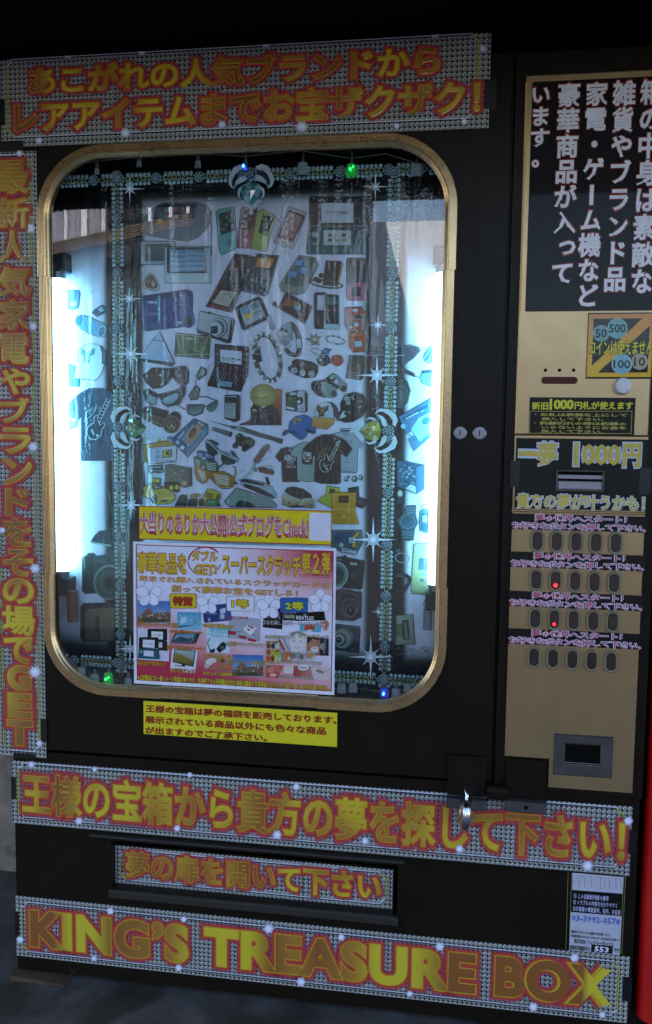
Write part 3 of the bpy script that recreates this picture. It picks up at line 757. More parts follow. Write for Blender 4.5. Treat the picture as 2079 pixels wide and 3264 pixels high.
def banner(name, label, xl, yt, yb, xr, Y=-.0022, tapes=(), seams=()):
    A0 = Art(Y); X0, Z0, X1, Z1 = A0.frame_of(xl, yt, yb, xr)
    b = MB(); b.box(X0, X1, Y, Y + .0019, Z0, Z1)
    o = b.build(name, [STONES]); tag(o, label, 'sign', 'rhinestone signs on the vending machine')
    if seams:
        for s in seams: A = Art(Y - .0001); A.l([(s, yt + (s - xl) * (yt - 1165) * 5.4e-5), (s, yb + (s - xl) * (yb - 1165) * 5.4e-5)], 2.2, '1c1a1a', mi=2); A.build('sheet_joint', SM, o)
    for i, (a, c, d, e) in enumerate(tapes):
        b = MB(); p, q = at(a, c, Y), at(d, e, Y); b.box(min(p.x, q.x), max(p.x, q.x), Y - .0009, Y - .0002, min(p.z, q.z), max(p.z, q.z)); b.build('tape_patch', TAPE, o)
    return o, (X0, Z0, X1, Z1)
IN = .0135
# top
sg, (X0, Z0, X1, Z1) = banner('banner_sign', 'wide rhinestone sign with two rows of gold Japanese letters across the top of the window', 2, 168, 470, 1562,
    tapes=((0, 317, 17, 400), (-2, 451, 76, 482), (1544, 254, 1582, 346)), seams=(372, 1290))
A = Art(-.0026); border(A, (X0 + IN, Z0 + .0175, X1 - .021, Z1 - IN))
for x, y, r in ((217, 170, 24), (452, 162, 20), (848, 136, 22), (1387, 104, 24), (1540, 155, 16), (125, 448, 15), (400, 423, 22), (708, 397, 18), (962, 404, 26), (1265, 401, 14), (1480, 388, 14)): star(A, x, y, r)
A.build('printed_line', SM, sg)
A = Art(-.0034); gold_text(A, 'あこがれの人気ブランドから', 95, 214, 304, 1402); A.build('lettering', SM, sg); A = Art(-.0034); gold_text(A, 'レアアイテムまでお宝ザクザク！', 47, 326, 424, 1530); A.build('lettering', SM, sg)
# left, upright
sg, (X0, Z0, X1, Z1) = banner('upright_sign', 'tall narrow rhinestone sign with gold letters running down left of the window', -24, 486, 2404, 131,
    tapes=((130, 2290, 151, 2364), (43, 2399, 115, 2418)), seams=())
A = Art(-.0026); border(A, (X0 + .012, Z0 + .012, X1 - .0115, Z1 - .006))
for x, y, r in ((98, 728, 22), (62, 489, 14), (106, 1040, 19), (106, 1424, 22), (112, 1812, 22), (112, 2142, 26), (126, 2370, 14), (8, 1690, 14)): star(A, x, y, r)
A.build('printed_line', SM, sg)
A = Art(-.0034)
for ch, xa_, y0, y1, xb_ in (('最', -14, 515, 617, 90), ('新', -12, 630, 729, 92), ('人', -8, 736, 842, 90), ('気', -6, 851, 946, 94), ('家', -4, 956, 1051, 96), ('電', -2, 1064, 1159, 92), ('や', 0, 1173, 1256, 96),
        ('ブ', 2, 1268, 1347, 96), ('ラ', 4, 1363, 1444, 100), ('ン', 6, 1456, 1544, 102), ('ド', 18, 1556, 1640, 96), ('を', 10, 1651, 1739, 104), ('そ', 12, 1748, 1834, 104), ('の', 10, 1842, 1922, 108),
        ('場', 8, 1930, 2022, 110), ('で', 14, 2028, 2112, 108), ('G', 24, 2119, 2198, 98), ('E', 27, 2208, 2285, 100), ('T', 24, 2293, 2373, 103)):
    A.n = 0; gold_text(A, ch, xa_, y0, y1, xb_, bev=.02 if not ch.isascii() else .05)
A.build('lettering', SM, sg)
# middle
sg, (X0, Z0, X1, Z1) = banner('banner_sign', 'long rhinestone sign with one row of gold Japanese letters just below the door', 39, 2424, 2622, 2014, Y=-.0022 + LY,
    tapes=((36, 2476, 52, 2548), (1999, 2644, 2028, 2722)), seams=(495, 1122, 1788))
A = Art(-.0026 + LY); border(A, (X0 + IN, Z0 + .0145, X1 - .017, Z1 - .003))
for x, y, r in ((100, 2437, 15), (302, 2452, 12), (605, 2470, 12), (945, 2508, 16), (252, 2617, 17), (565, 2640, 15), (884, 2661, 20), (1164, 2681, 16), (1465, 2706, 18), (1873, 2760, 24), (2003, 2617, 20)): star(A, x, y, r)
A.build('printed_line', SM, sg)
A = Art(-.0034 + LY); gold_text(A, '王様の宝箱から貴方の夢を探して下さい！', 72, 2462, 2592, 1992); A.build('lettering', SM, sg)
# bottom
sg, (X0, Z0, X1, Z1) = banner('banner_sign', "bottom rhinestone sign reading KING'S TREASURE BOX in broad gold capitals", 52, 2854, 3045, 2004, Y=-.0022 + LY,
    tapes=((48, 2905, 62, 2986), (1986, 3112, 2012, 3192)), seams=(452, 1062, 1724))
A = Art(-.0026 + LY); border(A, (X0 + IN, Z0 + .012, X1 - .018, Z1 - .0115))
for x, y, r in ((352, 2904, 16), (586, 2930, 14), (857, 2960, 22), (1088, 2988, 16), (1402, 3017, 20), (1832, 3053, 20), (65, 2995, 16), (300, 3055, 14), (570, 3085, 16), (960, 3130, 20), (1306, 3168, 14), (1700, 3210, 20), (1920, 3235, 15)): star(A, x, y, r)
A.build('printed_line', SM, sg)
TITLE = title_gold_mat('title_foil', X(96, 2960), X(1952, 3150))
for wd, xa_, xb_ in (('KING’S', 96, 600), ('TREASURE', 652, 1517), ('BOX', 1579, 1952)):
    yt = 2899 + (xa_ - 96) * .0985; A = Art(-.0034 + LY); gold_text(A, wd, xa_, yt, yt + 118 + (xa_ - 96) * .0075, xb_, bev=.042, red=.062, soft=.10, space=1.09); A.build('lettering', [STONES, TITLE, PRINT_S, GLOWP, TAPE], sg)
# on the flap
sg, (X0, Z0, X1, Z1) = banner('flap_sign', 'rhinestone sign on the recessed flap of the delivery slot', 368, 2694, 2818, 1252, Y=FLY - .002, seams=(965,))
A = Art(FLY - .0024); border(A, (X0 + .011, Z0 + .012, X1 - .0125, Z1 - .0065)); A.build('printed_line', SM, sg)
A = Art(FLY - .0032); gold_text(A, '夢の扉を開いて下さい', 402, 2712, 2796, 1214); A.build('lettering', SM, sg)

# ---- notices
def sheet(name, label, xl, yt, yb, xr, c, Y, cat='notice', c2=None, group=None, mats=None):
    A = Art(Y); A.box(xl, yt, yb, xr, c, c2=c2); o = A.build(name, mats or [PRINT_S])
    return tag(o, label, cat, group)
# black poster, upright text
o = sheet('black_poster', 'glossy black poster with white red-rimmed columns of letters at the top of the coin panel', 1686, 262, 993, 2110, '110d0c', PYF - .0008, 'poster', mats=[PRINT_M])
A = Art(PYF - .0012)
cols_ = (('います。', 1692, 1759, 268, 545, -8), ('豪華商品が入って', 1779, 1853, 263, 912, -24), ('家電・ゲーム機など', 1868, 1941, 260, 982, -34), ('雑貨やブランド品', 1955, 2029, 256, 932, -34), ('箱の中身は素敵な', 2042, 2116, 250, 940, -36))
for s_, a_, b_, c_, d_, dx in cols_: A.vt(s_, a_, b_, c_, d_, dx, 'a02c28', .03, .035)
for s_, a_, b_, c_, d_, dx in cols_: A.vt(s_, a_, b_, c_, d_, dx, 'e6e2ee', .03)
A.build('lettering', [PRINT_S], o)
A = Art(PYF - .0009); A.l([(1679, 262), (1657, 994)], 6, 'caa462'); A.build('gilt_edge', [PRINT_M], o)
# no-coins sticker
o = sheet('coin_sticker', 'square orange sticker with a crossed-out set of coins beside the black poster', 1871, 997, 1207, 2081, '2a201a', PYF - .0009, 'sticker')
A = Art(PYF - .0012, 1579, 900, .32595)
A.p([(918, 312), (1534, 306), (1526, 925), (892, 925)], 'd08a4a', 'e0b030'); A.p([(962, 355), (1440, 352), (945, 815)], '1c1a18'); A.p([(1510, 425), (1490, 882), (1002, 882)], '1c1a18')
for x, y, r, c, tx, s_ in ((1035, 500, 76, '6c98a0', '50', .5), (1195, 450, 96, '74a4a8', '500', .9), (1238, 800, 98, '7cb0c0', '100', .85), (1412, 776, 76, 'a8987c', '10', .5)):
    A.n = 5; A.e(x, y, r + 3, 'c8d0d0'); A.e(x, y, r, c); w_ = 38 * len(tx); A.t(tx, x - w_ * .72, y - 42, y + 42, x + w_ * .72, '1c2828', .02, 2)
A.n = 14; A.t('コインは使えません', 925, 565, 712, 1538, '2a2a1c', .02, 1, grow=.03); A.t('コインは使えません', 925, 565, 712, 1538, 'd8cc38', .02, 2)
A.build('printed_coins', [PRINT_S], o)
# 1000 yen note sticker
o = sheet('banknote_sticker', 'black sticker with yellow 1000 yen banknote instructions under the white knob', 1687, 1266, 1384, 2024, '1d1a14', PYF - .0009, 'sticker')
A = Art(PYF - .0012)
A.t('新旧', 1696, 1281, 1306, 1748, 'd4cc40', .03, 2); A.n = 0; A.t('1000', 1752, 1271, 1307, 1829, 'd4cc40', .05, 2); A.n = 0; A.t('円札が使えます', 1832, 1279, 1305, 2018, 'd4cc40', .03, 2); A.n = 0
for P in ([(1690, 1311), (2015, 1311)], [(1687, 1381), (2012, 1382)], [(1690, 1311), (1687, 1381)], [(2015, 1311), (2012, 1382)]): A.l(P, 1.8, 'a8a058')
for tx, a_, y_, b_ in (('・お札は表側を上にして', 1704, 1316, 1998), ('挿入して下さい。', 1726, 1330, 1925), ('・釣銭切れの時は釣銭の', 1703, 1343, 1997), ('いらないようにお金を', 1726, 1356, 1996), ('投入して下さい。', 1725, 1369, 1924)):
    A.n = 2; A.t(tx, a_, y_, y_ + 10.5, b_, 'bcb458', .025, 1)
A.build('lettering', [PRINT_S], o)
# price panel
o = sheet('price_sticker', 'dark green sticker with the 1000 yen price round the bill slot', 1643, 1396, 1619, 2063, '0f1614', PYF - .0006, 'sticker')
A = Art(PYF - .0009)
for tx, a_, y0, y1, b_, bv_ in (('一', 1654, 1436, 1454, 1714, .03), ('夢', 1713, 1408, 1484, 1778, .03), ('1000', 1829, 1410, 1486, 1980, .05), ('円', 1986, 1412, 1490, 2044, .05), ('貴方の夢が叶うかも！', 1645, 1571, 1620, 2056, .035)):
    A.n = 0; A.t(tx, a_, y0, y1, b_, 'c2c8e0', bv_, 2, grow=.05); A.t(tx, a_, y0, y1, b_, 'c4ac54', bv_, 2)
A.build('lettering', [PRINT_S], o)
b = MB(); p, q = at(1628, 1468, PYF), at(1655, 1552, PYF); b.box(p.x, q.x, PYF - .0014, PYF - .0008, q.z, p.z); b.build('tape_patch', TAPE, o)
b = MB(); p, q = at(2040, 1490, PYF), at(2072, 1575, PYF); b.box(p.x, q.x, PYF - .0014, PYF - .0008, q.z, p.z); b.build('tape_patch', TAPE, o)
# four strips above the buttons
base = None
lab = ('black strip label over the top row of push buttons', 'black strip label over the second row of push buttons', 'black strip label over the third row of push buttons', 'black strip label over the lowest row of push buttons')
for i, (xl, yt, yb, xr) in enumerate(((1630, 1636, 1686, 2063), (1626, 1757, 1808, 2057), (1622, 1882, 1932, 2051), (1620, 2002, 2055, 2047))):
    X0, Z0, X1, Z1 = Art(PYF - .0008).frame_of(xl, yt, yb, xr)
    if base is None:
        o = sheet('button_label', lab[0], xl, yt, yb, xr, '14100e', PYF - .0008, 'label', group='strip labels over the button rows')
        A = Art(PYF - .0010); h = yb - yt
        for tx, a_, y0, y1, b_ in (('夢の世界へスタート！', 1706, yt + 3, yt + 25, 1998), ('お好きなボタンを押して下さい。', 1632, yt + 26.5, yt + 49, 2062)):
            A.n = 0; A.t(tx, a_, y0, y1, b_, 'd4cce6', .03, 1, grow=.06); A.t(tx, a_, y0, y1, b_, 'b03038', .018, 2)
        ch = A.build('lettering', [PRINT_S], o); base = (o, ch, Vector((X0, 0, Z1)))
    else:
        o = base[0].copy(); COL.objects.link(o); ch = base[1].copy(); COL.objects.link(ch); ch.parent = o
        o.location = base[0].location + Vector((X0, 0, Z1)) - base[2]; o['label'] = lab[i]
# yellow notice under the window
o = sheet('yellow_notice', 'plain yellow paper notice with red Japanese text under the window frame', 458, 2234, 2339, 1075, 'd8c828', -.0006, mats=[PRINT_M])
A = Art(-.0008)
for tx, a_, y0, y1, b_ in (('王様の宝箱は夢の福袋を販売しております。', 465, 2246, 2270, 1074), ('展示されている商品以外にも色々な商品', 463, 2281, 2305, 1040), ('が出ますのでご了承下さい。', 464, 2315, 2338, 852)):
    A.n = 0; A.t(tx, a_, y0, y1, b_, 'b06a20', .025, 1, grow=.025); A.t(tx, a_, y0, y1, b_, '8c2c14', .022, 2)
A.build('lettering', [PRINT_M], o)
# contact sticker lower right
o = sheet('contact_sticker', 'small white and black contact sticker with a phone number at the lower right corner', 1813, 2780, 3034, 1992, '0e0d0c', LY - .0006, 'sticker')
A = Art(LY - .0008, 1679, 2764, .26075)
for x0, x1 in ((508, 478), (550, 520), (1190, 1140), (1212, 1162)): A.l([(x0, 65), (x1, 1060)], 7, '7c7440')
A.n = 2
A.p([(562, 68), (1184, 122), (1172, 325), (556, 278)], 'b8b4c8'); A.p([(540, 548), (1162, 600), (1134, 1100), (518, 1040)], 'b4b2c4'); A.p([(792, 944), (1055, 966), (1050, 1062), (786, 1036)], '141418')
for x in (590, 660, 740, 850, 900, 960, 1040, 1100):
    A.l([(x, 100 + (x - 560) * .08), (x + 50, 105 + (x - 560) * .08), (x + 55, 240 + (x - 560) * .08)], 6, '8c8878')
for tx, a_, y0, y1, b_, c in (('① この自動販売機の番号', 575, 316, 380, 1003, 'b8b4d8'), ('② トラブルの内容を分かりやすく', 570, 392, 456, 1108, 'b8b4d8'), ('③お客様の電話番号、住所、お名前', 565, 470, 534, 1148, 'b8b4d8'),
        ('03-3992-0578', 552, 578, 656, 1144, '3c64c0'), ('電話ができしだい返事に対応致します。', 546, 768, 804, 1030, '48462e'), ('営業時間 AM9:30～PM6:00（土日祝日を除く）', 545, 820, 856, 1136, '48462e'),
        ('株式会社 トレジャーボックス', 580, 872, 930, 1066, '34321c'), ('自動販売機番号は', 528, 948, 1012, 776, '48462e'), ('553', 830, 962, 1030, 1008, 'dcdcf0'), ('です', 1066, 984, 1050, 1130, '48462e')):
    A.n = 12; A.t(tx, a_, y0, y1, b_, c, .02 if len(tx) > 6 else .04, 1)
A.build('lettering', [PRINT_S], o)
# blog strip on the glass
YG = -.0002 + GY
o = sheet('blog_strip', 'yellow strip with fat red and white letters taped on the lower glass above the flyer', 443, 1612, 1719, 1058, 'a03020', YG - .0006, 'sign', mats=[PRINT_M])
A = Art(YG - .0008); A.box(445, 1615, 1716, 1056, 'd8c01c'); A.n = 1
T_ = '大当りのありか大公開!公式ブログをCheck!'
A.t(T_, 447, 1632, 1704, 983, '8c2820', .035, 1, grow=.06); A.t(T_, 447, 1632, 1704, 983, 'e8dcec', .035, 1, grow=.035)
A.t(T_, 447, 1632, 1704, 983, 'a81c0c', .035, 2, c2='a41c0c', cm='cc8080')
A.n = 1; A.box(987, 1634, 1730 - 8, 1054, 'd6d4e6'); A.build('lettering', [PRINT_M], o)

# ================================================================ inside the window
PR = [PRINT, PRINT, PRINT, GLOWP]
def grid_sheet(name, x0, x1, y0, y1, nx, ny, f, Y, parent=None):
    """sheet through pixel corners with a colour per point: f(u, v, px, py)"""
    V, C, Fs = [], [], []
    for j in range(ny + 1):
        for i in range(nx + 1):
            px, py = x0 + (x1 - x0) * i / nx, y0 + (y1 - y0) * j / ny
            V.append(at(px, py, Y)); C.append(f(i / nx, j / ny, px, py))
    for j in range(ny):
        for i in range(nx): a = j * (nx + 1) + i; Fs.append((a, a + 1, a + nx + 2, a + nx + 1))
    o = mesh(name, V, Fs, PRINT if Y > .05 else PRINT_M, parent)
    ca = o.data.color_attributes.new('Col', 'FLOAT_COLOR', 'POINT'); flat = []
    for c in C: flat += [c[0], c[1], c[2], 1.0]
    ca.data.foreach_set('color', flat); return o
def smooth(a, b_, x): t = min(1, max(0, (x - a) / (b_ - a))); return t * t * (3 - 2 * t)
PAPER, INK_AND_SHADE = lin('d8cde0'), lin('161014')
GREEN_INK_AND_SHADE = lin('39463f')
random.seed(5)
streak = [random.uniform(-1, 1) for _ in range(400)]
def poster_col(u, v, px, py):
    # printed design: pale ground between two near-black columns and dark bands at top and bottom; the top band also paints in weak light
    k = 1.0
    for a, b_ in ((396, 54), (1228, 58)): k = min(k, smooth(b_ * .78, b_ * 1.45, abs(px - a)))
    yt = 612 - (px - 440) * .035; yb = 2062 + (px - 440) * .052
    if px < 396 or px > 1228: k = min(k, smooth(650, 900, py))      # side strips painted dark at the top, where the tubes do not reach
    k = min(k, smooth(yt - 6, yt + 70, py), smooth(yb + 34, yb - 60, py))
    s = 1 + .05 * streak[int(px / 7) % 400] + .04 * streak[int(px / 29 + py / 700) % 400]
    c = []
    for i in range(3):
        g = INK_AND_SHADE[i] + (GREEN_INK_AND_SHADE[i] - INK_AND_SHADE[i]) * smooth(0, .5, k)
        c.append((g + (PAPER[i] - g) * smooth(.25, 1, k)) * s)
    return c
poster = thing('prize_poster', at(810, 1340, PY), 'large pale poster of pictured prizes at the back of the lit window', 'poster')
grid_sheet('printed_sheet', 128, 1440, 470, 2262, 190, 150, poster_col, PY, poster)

PN = [0]
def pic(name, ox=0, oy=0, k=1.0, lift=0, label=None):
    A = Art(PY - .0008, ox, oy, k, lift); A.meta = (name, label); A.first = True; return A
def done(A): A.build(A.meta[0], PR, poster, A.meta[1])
Q1, Q2, Q3, Q4, Q5, Q6 = [(x, y, .24772) for x, y in ((440, 520), (800, 520), (440, 900), (800, 900), (440, 1260), (800, 1260))]
W1 = (0, 800, .67797)
# --- consoles, players, phones
A = pic('printed_game_console', *Q1)
A.p([(40, 840), (90, 700), (180, 590), (320, 515), (760, 505), (880, 550), (945, 640), (930, 740), (860, 860), (770, 955), (640, 1000), (500, 985), (300, 955), (120, 915), (50, 880)], '6a6a72', '84848c')
A.p([(250, 555), (350, 530), (745, 530), (720, 700), (180, 770)], '1c2634', '2c3a52')
for x, y, c in ((370, 610, '5c7c78'), (480, 600, '8a4a44'), (585, 625, '3e4438'), (375, 690, '6c6478'), (490, 690, '7c7c88'), (612, 690, '8c7868'), (300, 680, '3c6a70'), (285, 750, 'a88838'), (390, 765, '8c6a30')): A.e(x, y, 34, c)
A.l([(860, 870), (935, 760), (950, 650)], 8, 'a4a49c'); done(A)
A = pic('printed_photo_frame', *Q1); A.r(40, 1010, 480, 1300, 'aaa4ac', rad=20); A.r(95, 1045, 430, 1255, '5c5c60'); done(A)
A = pic('printed_photo_frame', *Q1, lift=8); A.r(345, 1080, 935, 1540, '9eb0b4', 'b8c4c8'); A.r(375, 1090, 888, 1412, '3a3c40'); A.p([(408, 1115), (862, 1112), (860, 1385), (405, 1400)], '6a8ca4', '8aa4c0')
for i in range(7): A.l([(410, 1160 + i * 33), (560, 1180 + i * 30), (700, 1150 + i * 34), (860, 1175 + i * 30)], 8, ('a8c0d4', '547890')[i % 2])
A.l([(945, 750), (950, 1180)], 12, '4c4c38'); done(A)
A = pic('printed_music_player', *Q1, label='teal music player'); A.p([(1008, 630), (1060, 595), (1235, 560), (1275, 1085), (1080, 1178), (1055, 1140)], '5a9a98', '68a8a4'); A.p([(1045, 655), (1225, 600), (1240, 862), (1070, 922)], '1a2426')
for x, y, c in ((1085, 690, '4c4450'), (1140, 700, '6c7048'), (1190, 640, '3c3440'), (1190, 740, '5c9088'), (1140, 790, '3c7c78'), (1100, 850, '8c4c50'), (1210, 830, '444c50')): A.e(x, y, 24, c)
A.e(1170, 1022, 34, '3c7c7c'); A.e(1170, 1022, 12, '88b8b4'); done(A)
A = pic('printed_music_player', *Q1, label='red music player'); A.p([(1330, 580), (1530, 575), (1534, 640), (1465, 1098), (1280, 1092)], '94505a', 'a05c64'); A.p([(1335, 630), (1515, 625), (1485, 862), (1312, 862)], '6c4440'); A.e(1380, 995, 30, 'c08890'); A.e(1440, 720, 22, '8c6058'); A.e(1380, 800, 22, '8a5c50'); done(A)
A = pic('printed_music_player', *Q2, label='lime green music player'); A.p([(85, 630), (160, 600), (312, 690), (190, 1138), (0, 1098)], 'b0b870', '9aa442'); A.p([(160, 655), (292, 702), (215, 932), (98, 890)], '2a3020')
for i in range(4):
    for j in range(3): A.e(160 + j * 35 - i * 14, 715 + i * 52 + j * 12, 12, '4c563c')
A.e(130, 1020, 30, 'b4bc60'); done(A)
A = pic('printed_phone', *Q2, label='pale pink phone'); A.p([(490, 562), (715, 640), (548, 1102), (298, 1025)], 'c4aaa8'); A.p([(490, 608), (692, 682), (545, 1018), (348, 950)], '3a2426'); A.p([(492, 625), (668, 692), (540, 985), (378, 920)], 'b08c88', 'b45c5c')
A.e(565, 830, 14, '6c3838'); A.e(540, 900, 14, '7c4444'); A.ring(430, 1052, 38, 7, '6c5c58'); A.l([(480, 440), (420, 560), (385, 720)], 6, '4c4c4c'); A.l([(260, 630), (380, 760)], 8, '3c3c3c'); A.l([(340, 1060), (270, 1180)], 6, '6a4c44'); A.l([(400, 1070), (370, 1190)], 6, '6a4c44'); done(A)
A = pic('printed_game_console', *Q2, label='black and teal folding game console'); A.r(758, 435, 1482, 812, '302a2c', '3a3436', rad=24); A.r(908, 512, 1322, 768, 'c4c2ce')
A.t('NINTENDO', 955, 622, 645, 1130, '5c5458', .01, 1); A.t('3', 1130, 618, 660, 1170, 'a03838', .03, 1); A.t('DS', 1175, 618, 660, 1265, '3c3438', .03, 1)
A.r(745, 798, 1482, 828, '5c666a'); A.p([(745, 828), (1480, 828), (1500, 1160), (1470, 1170), (720, 1170), (705, 1140)], '1e4448', '28585c'); A.r(935, 862, 1285, 1056, 'b8bac0')
for i, c in enumerate(('b85c4c', 'a8a8a8', '7c3c3c', '4c5c88', '7c7c4c', '94a070')): A.r(990 + (i % 3) * 90, 905 + (i // 3) * 65, 1045 + (i % 3) * 90, 945 + (i // 3) * 65, c)
A.e(825, 918, 46, '9ca0a0', 36); A.ring(825, 918, 62, 8, '4c6464', 50); A.p([(805, 1010), (830, 1010), (830, 1060), (805, 1060)], '7c8c8c'); A.p([(780, 1025), (855, 1025), (855, 1045), (780, 1045)], '7c8c8c')
A.l([(1525, 660), (1215, 1008)], [16, 4], '565054'); A.e(1330, 920, 14, '4c6c70'); A.e(1420, 925, 14, '4c6c70'); done(A)
A = pic('printed_music_player', *W1, label='dark red music player with a line drawing'); A.p([(1105, 15), (1178, 22), (1130, 190), (1090, 288), (970, 262), (1060, 95)], '5c2a2c', '70343a'); A.p([(1108, 24), (1200, 28), (1172, 84), (1080, 80)], '4a3430'); A.p([(1076, 92), (1164, 98), (1128, 172), (1036, 168)], '34332a'); A.p([(1035, 176), (1122, 186), (1080, 272), (985, 248)], '3c2022'); A.p([(1038, 184), (1114, 192), (1076, 262), (1000, 242)], 'b8a49a')
A.l([(1030, 235), (1055, 215), (1045, 240), (1070, 228)], 3, '6c5450'); A.l([(1050, 205), (1075, 200), (1085, 222)], 3, '6c5450'); done(A)
A = pic('printed_music_player', *W1, lift=10, label='slate music player with an orange screen'); A.p([(1210, 15), (1312, 24), (1255, 205), (1245, 210), (1132, 186), (1180, 80)], '34343c', '3c4454'); A.p([(1212, 24), (1302, 30), (1276, 90), (1188, 82)], '4a2c1c'); A.p([(1214, 32), (1292, 38), (1272, 80), (1200, 74)], 'd0803a', 'c07028'); A.t('91.7', 1180, 126, 150, 1238, 'a8b0c0', .02, 1); A.l([(1140, 184), (1248, 206), (1312, 30)], 3, '8890a4'); done(A)
A = pic('printed_phone', *W1, label='grey phone with blue tiles'); A.p([(1405, 22), (1482, 34), (1497, 62), (1432, 196), (1395, 206), (1322, 188), (1316, 162)], '6c706c', '7c7c78'); A.p([(1408, 30), (1478, 42), (1420, 168), (1338, 152)], '54605c'); A.p([(1395, 40), (1428, 44), (1418, 70), (1386, 64)], '5c90c0'); A.p([(1414, 74), (1450, 80), (1438, 108), (1402, 100)], '5484b4'); A.p([(1366, 92), (1402, 98), (1390, 126), (1356, 118)], '5c90c0'); A.e(1380, 182, 10, '8c8c88'); done(A)
A = pic('printed_phone', label='black phone with an orange edge and cable'); A.p([(1040, 832), (1088, 835), (1092, 842), (1076, 912), (1030, 908)], '2c2420', '443020', d=(0, 1)); A.l([(1091, 840), (1076, 910)], 5, 'b07c38'); A.ring(1040, 905, 56, 6, '4c4440', 14, 8); A.e(1012, 893, 14, '2c2828', 8, 30); A.e(1024, 878, 8, '2c2828'); done(A)
A = pic('printed_console', label='pink pocket console'); A.r(1106, 824, 1166, 908, '3a3034', rad=4); A.r(1104, 900, 1166, 958, 'b8667c', rad=8); A.r(1116, 912, 1152, 946, 'd49aa8'); A.r(1120, 915, 1150, 944, '4a3238'); A.e(1112, 902, 5, '2c2024'); done(A)
A = pic('printed_badge', label='brown shield badge'); A.p([(478, 872), (490, 880), (506, 912), (505, 922), (490, 926), (462, 918), (457, 908), (466, 884)], 'c8bcb0'); A.p([(478, 877), (488, 884), (501, 911), (500, 917), (488, 921), (465, 914), (462, 906), (469, 886)], '6c4a34'); A.p([(488, 890), (496, 908), (489, 917), (481, 904)], 'b89c84'); A.l([(470, 905), (480, 890)], 3, 'a08060'); done(A)
A = Art(PY - .0075); A.l([(447, 1131), (800, 1128), (1290, 1133)], 1.6, 'e8e4f2', mi=3); A.build('fold_crease', PR, poster)
A = Art(PY - .0075); A.l([(597, 700), (596, 1180), (598, 1650)], 1.5, 'e0dcec', mi=3); A.build('fold_crease', PR, poster)
# --- cameras
A = pic('printed_camera', *Q3, label='blue compact camera with its lens out'); A.p([(40, 190), (70, 178), (640, 98), (690, 118), (702, 150), (700, 555), (105, 622), (70, 600), (38, 470)], '2c4a80', '2e4474'); A.p([(45, 185), (640, 100), (690, 125), (690, 165), (50, 225)], '1c3a64')
A.ring(520, 395, 172, 10, '4c6a9c', 165); A.e(545, 410, 150, '2a4478', 150); A.ring(560, 420, 140, 8, '6c88b0', 140); A.e(600, 450, 130, '2c4c84', 125); A.e(645, 495, 92, '33588c', c2='28487c'); A.p([(580, 465), (690, 455), (690, 550), (585, 560)], '34303c'); A.e(540, 520, 20, 'b0c0e0')
A.t('Nikon', 130, 240, 272, 246, 'd8d8ec', .03, 1); A.t('COOLPIX', 120, 385, 425, 290, 'a8b4d4', .0, 1); A.p([(545, 155), (630, 148), (630, 180), (550, 188)], '5c7890'); A.l([(118, 310), (120, 380)], 6, '7c88a0'); done(A)
A = pic('printed_camera', *Q3, label='silver compact camera'); A.p([(800, 380), (1000, 420), (1240, 478), (1245, 500), (1190, 770), (1160, 778), (765, 640), (762, 600)], 'b4b4bc', '9c9ca4'); A.p([(1205, 480), (1245, 485), (1195, 775), (1160, 776)], '28262a'); A.p([(765, 610), (1165, 745), (1160, 778), (765, 642)], '38363a')
A.l([(800, 370), (1010, 415)], 18, '6c6c70'); A.e(920, 392, 30, '3c3a3c', 14, 10); A.e(1035, 582, 122, '3c3c40', 130); A.e(1028, 580, 112, 'a8a8b0', 122); A.e(1025, 590, 92, '58565a', 100); A.e(1000, 595, 82, 'bcbcc4', 88); A.r(935, 565, 1022, 655, '262428', rad=16); A.p([(945, 580), (990, 590), (960, 640)], '54605a'); done(A)
A = pic('printed_video_player', *W1, label='dark square player with icon screen'); A.p([(1108, 268), (1112, 262), (1215, 216), (1226, 220), (1264, 308), (1258, 318), (1150, 372), (1140, 366)], '383438', '2a282c'); A.p([(1124, 270), (1214, 230), (1250, 306), (1156, 352)], 'a4a4b0'); A.p([(1134, 274), (1164, 262), (1174, 284), (1146, 296)], '5c98c0'); A.p([(1148, 300), (1178, 288), (1190, 312), (1160, 324)], 'd8a83c'); A.p([(1176, 256), (1206, 244), (1214, 262), (1186, 274)], '70707c'); A.l([(1194, 294), (1230, 280)], 10, '888894')
A.p([(1254, 312), (1272, 304), (1294, 364), (1284, 372), (1272, 366)], 'bcbac8', '8c8a94'); done(A)
A = pic('printed_bag', *Q3, label='pale triangular bag'); A.p([(275, 635), (475, 1045), (440, 1078), (20, 985), (190, 745)], 'b4b8cc', 'a4acc8'); A.p([(15, 978), (475, 1043), (442, 1076), (22, 1008)], '3c2c2c', '5c4440', d=(1, 0)); A.l([(190, 745), (275, 635), (335, 770), (465, 1040)], 7, '70748c'); A.l([(200, 742), (330, 762)], 10, '606c94'); done(A)
A = pic('printed_camera', *Q3, label='olive green flat camera'); A.p([(490, 655), (935, 700), (915, 982), (470, 940)], '66784a', '3c5630'); A.p([(490, 655), (935, 700), (934, 716), (488, 672)], '9ca484'); A.p([(612, 705), (708, 712), (706, 742), (614, 735)], 'a4b09c'); A.p([(778, 690), (892, 700), (886, 786), (772, 776)], 'd0d4c8'); A.p([(786, 700), (884, 708), (878, 778), (780, 770)], '4a3c34'); A.ring(775, 815, 92, 10, '90a078', 75, 0, a0=0, a1=180); A.l([(480, 935), (912, 972)], 6, '8c9070'); done(A)
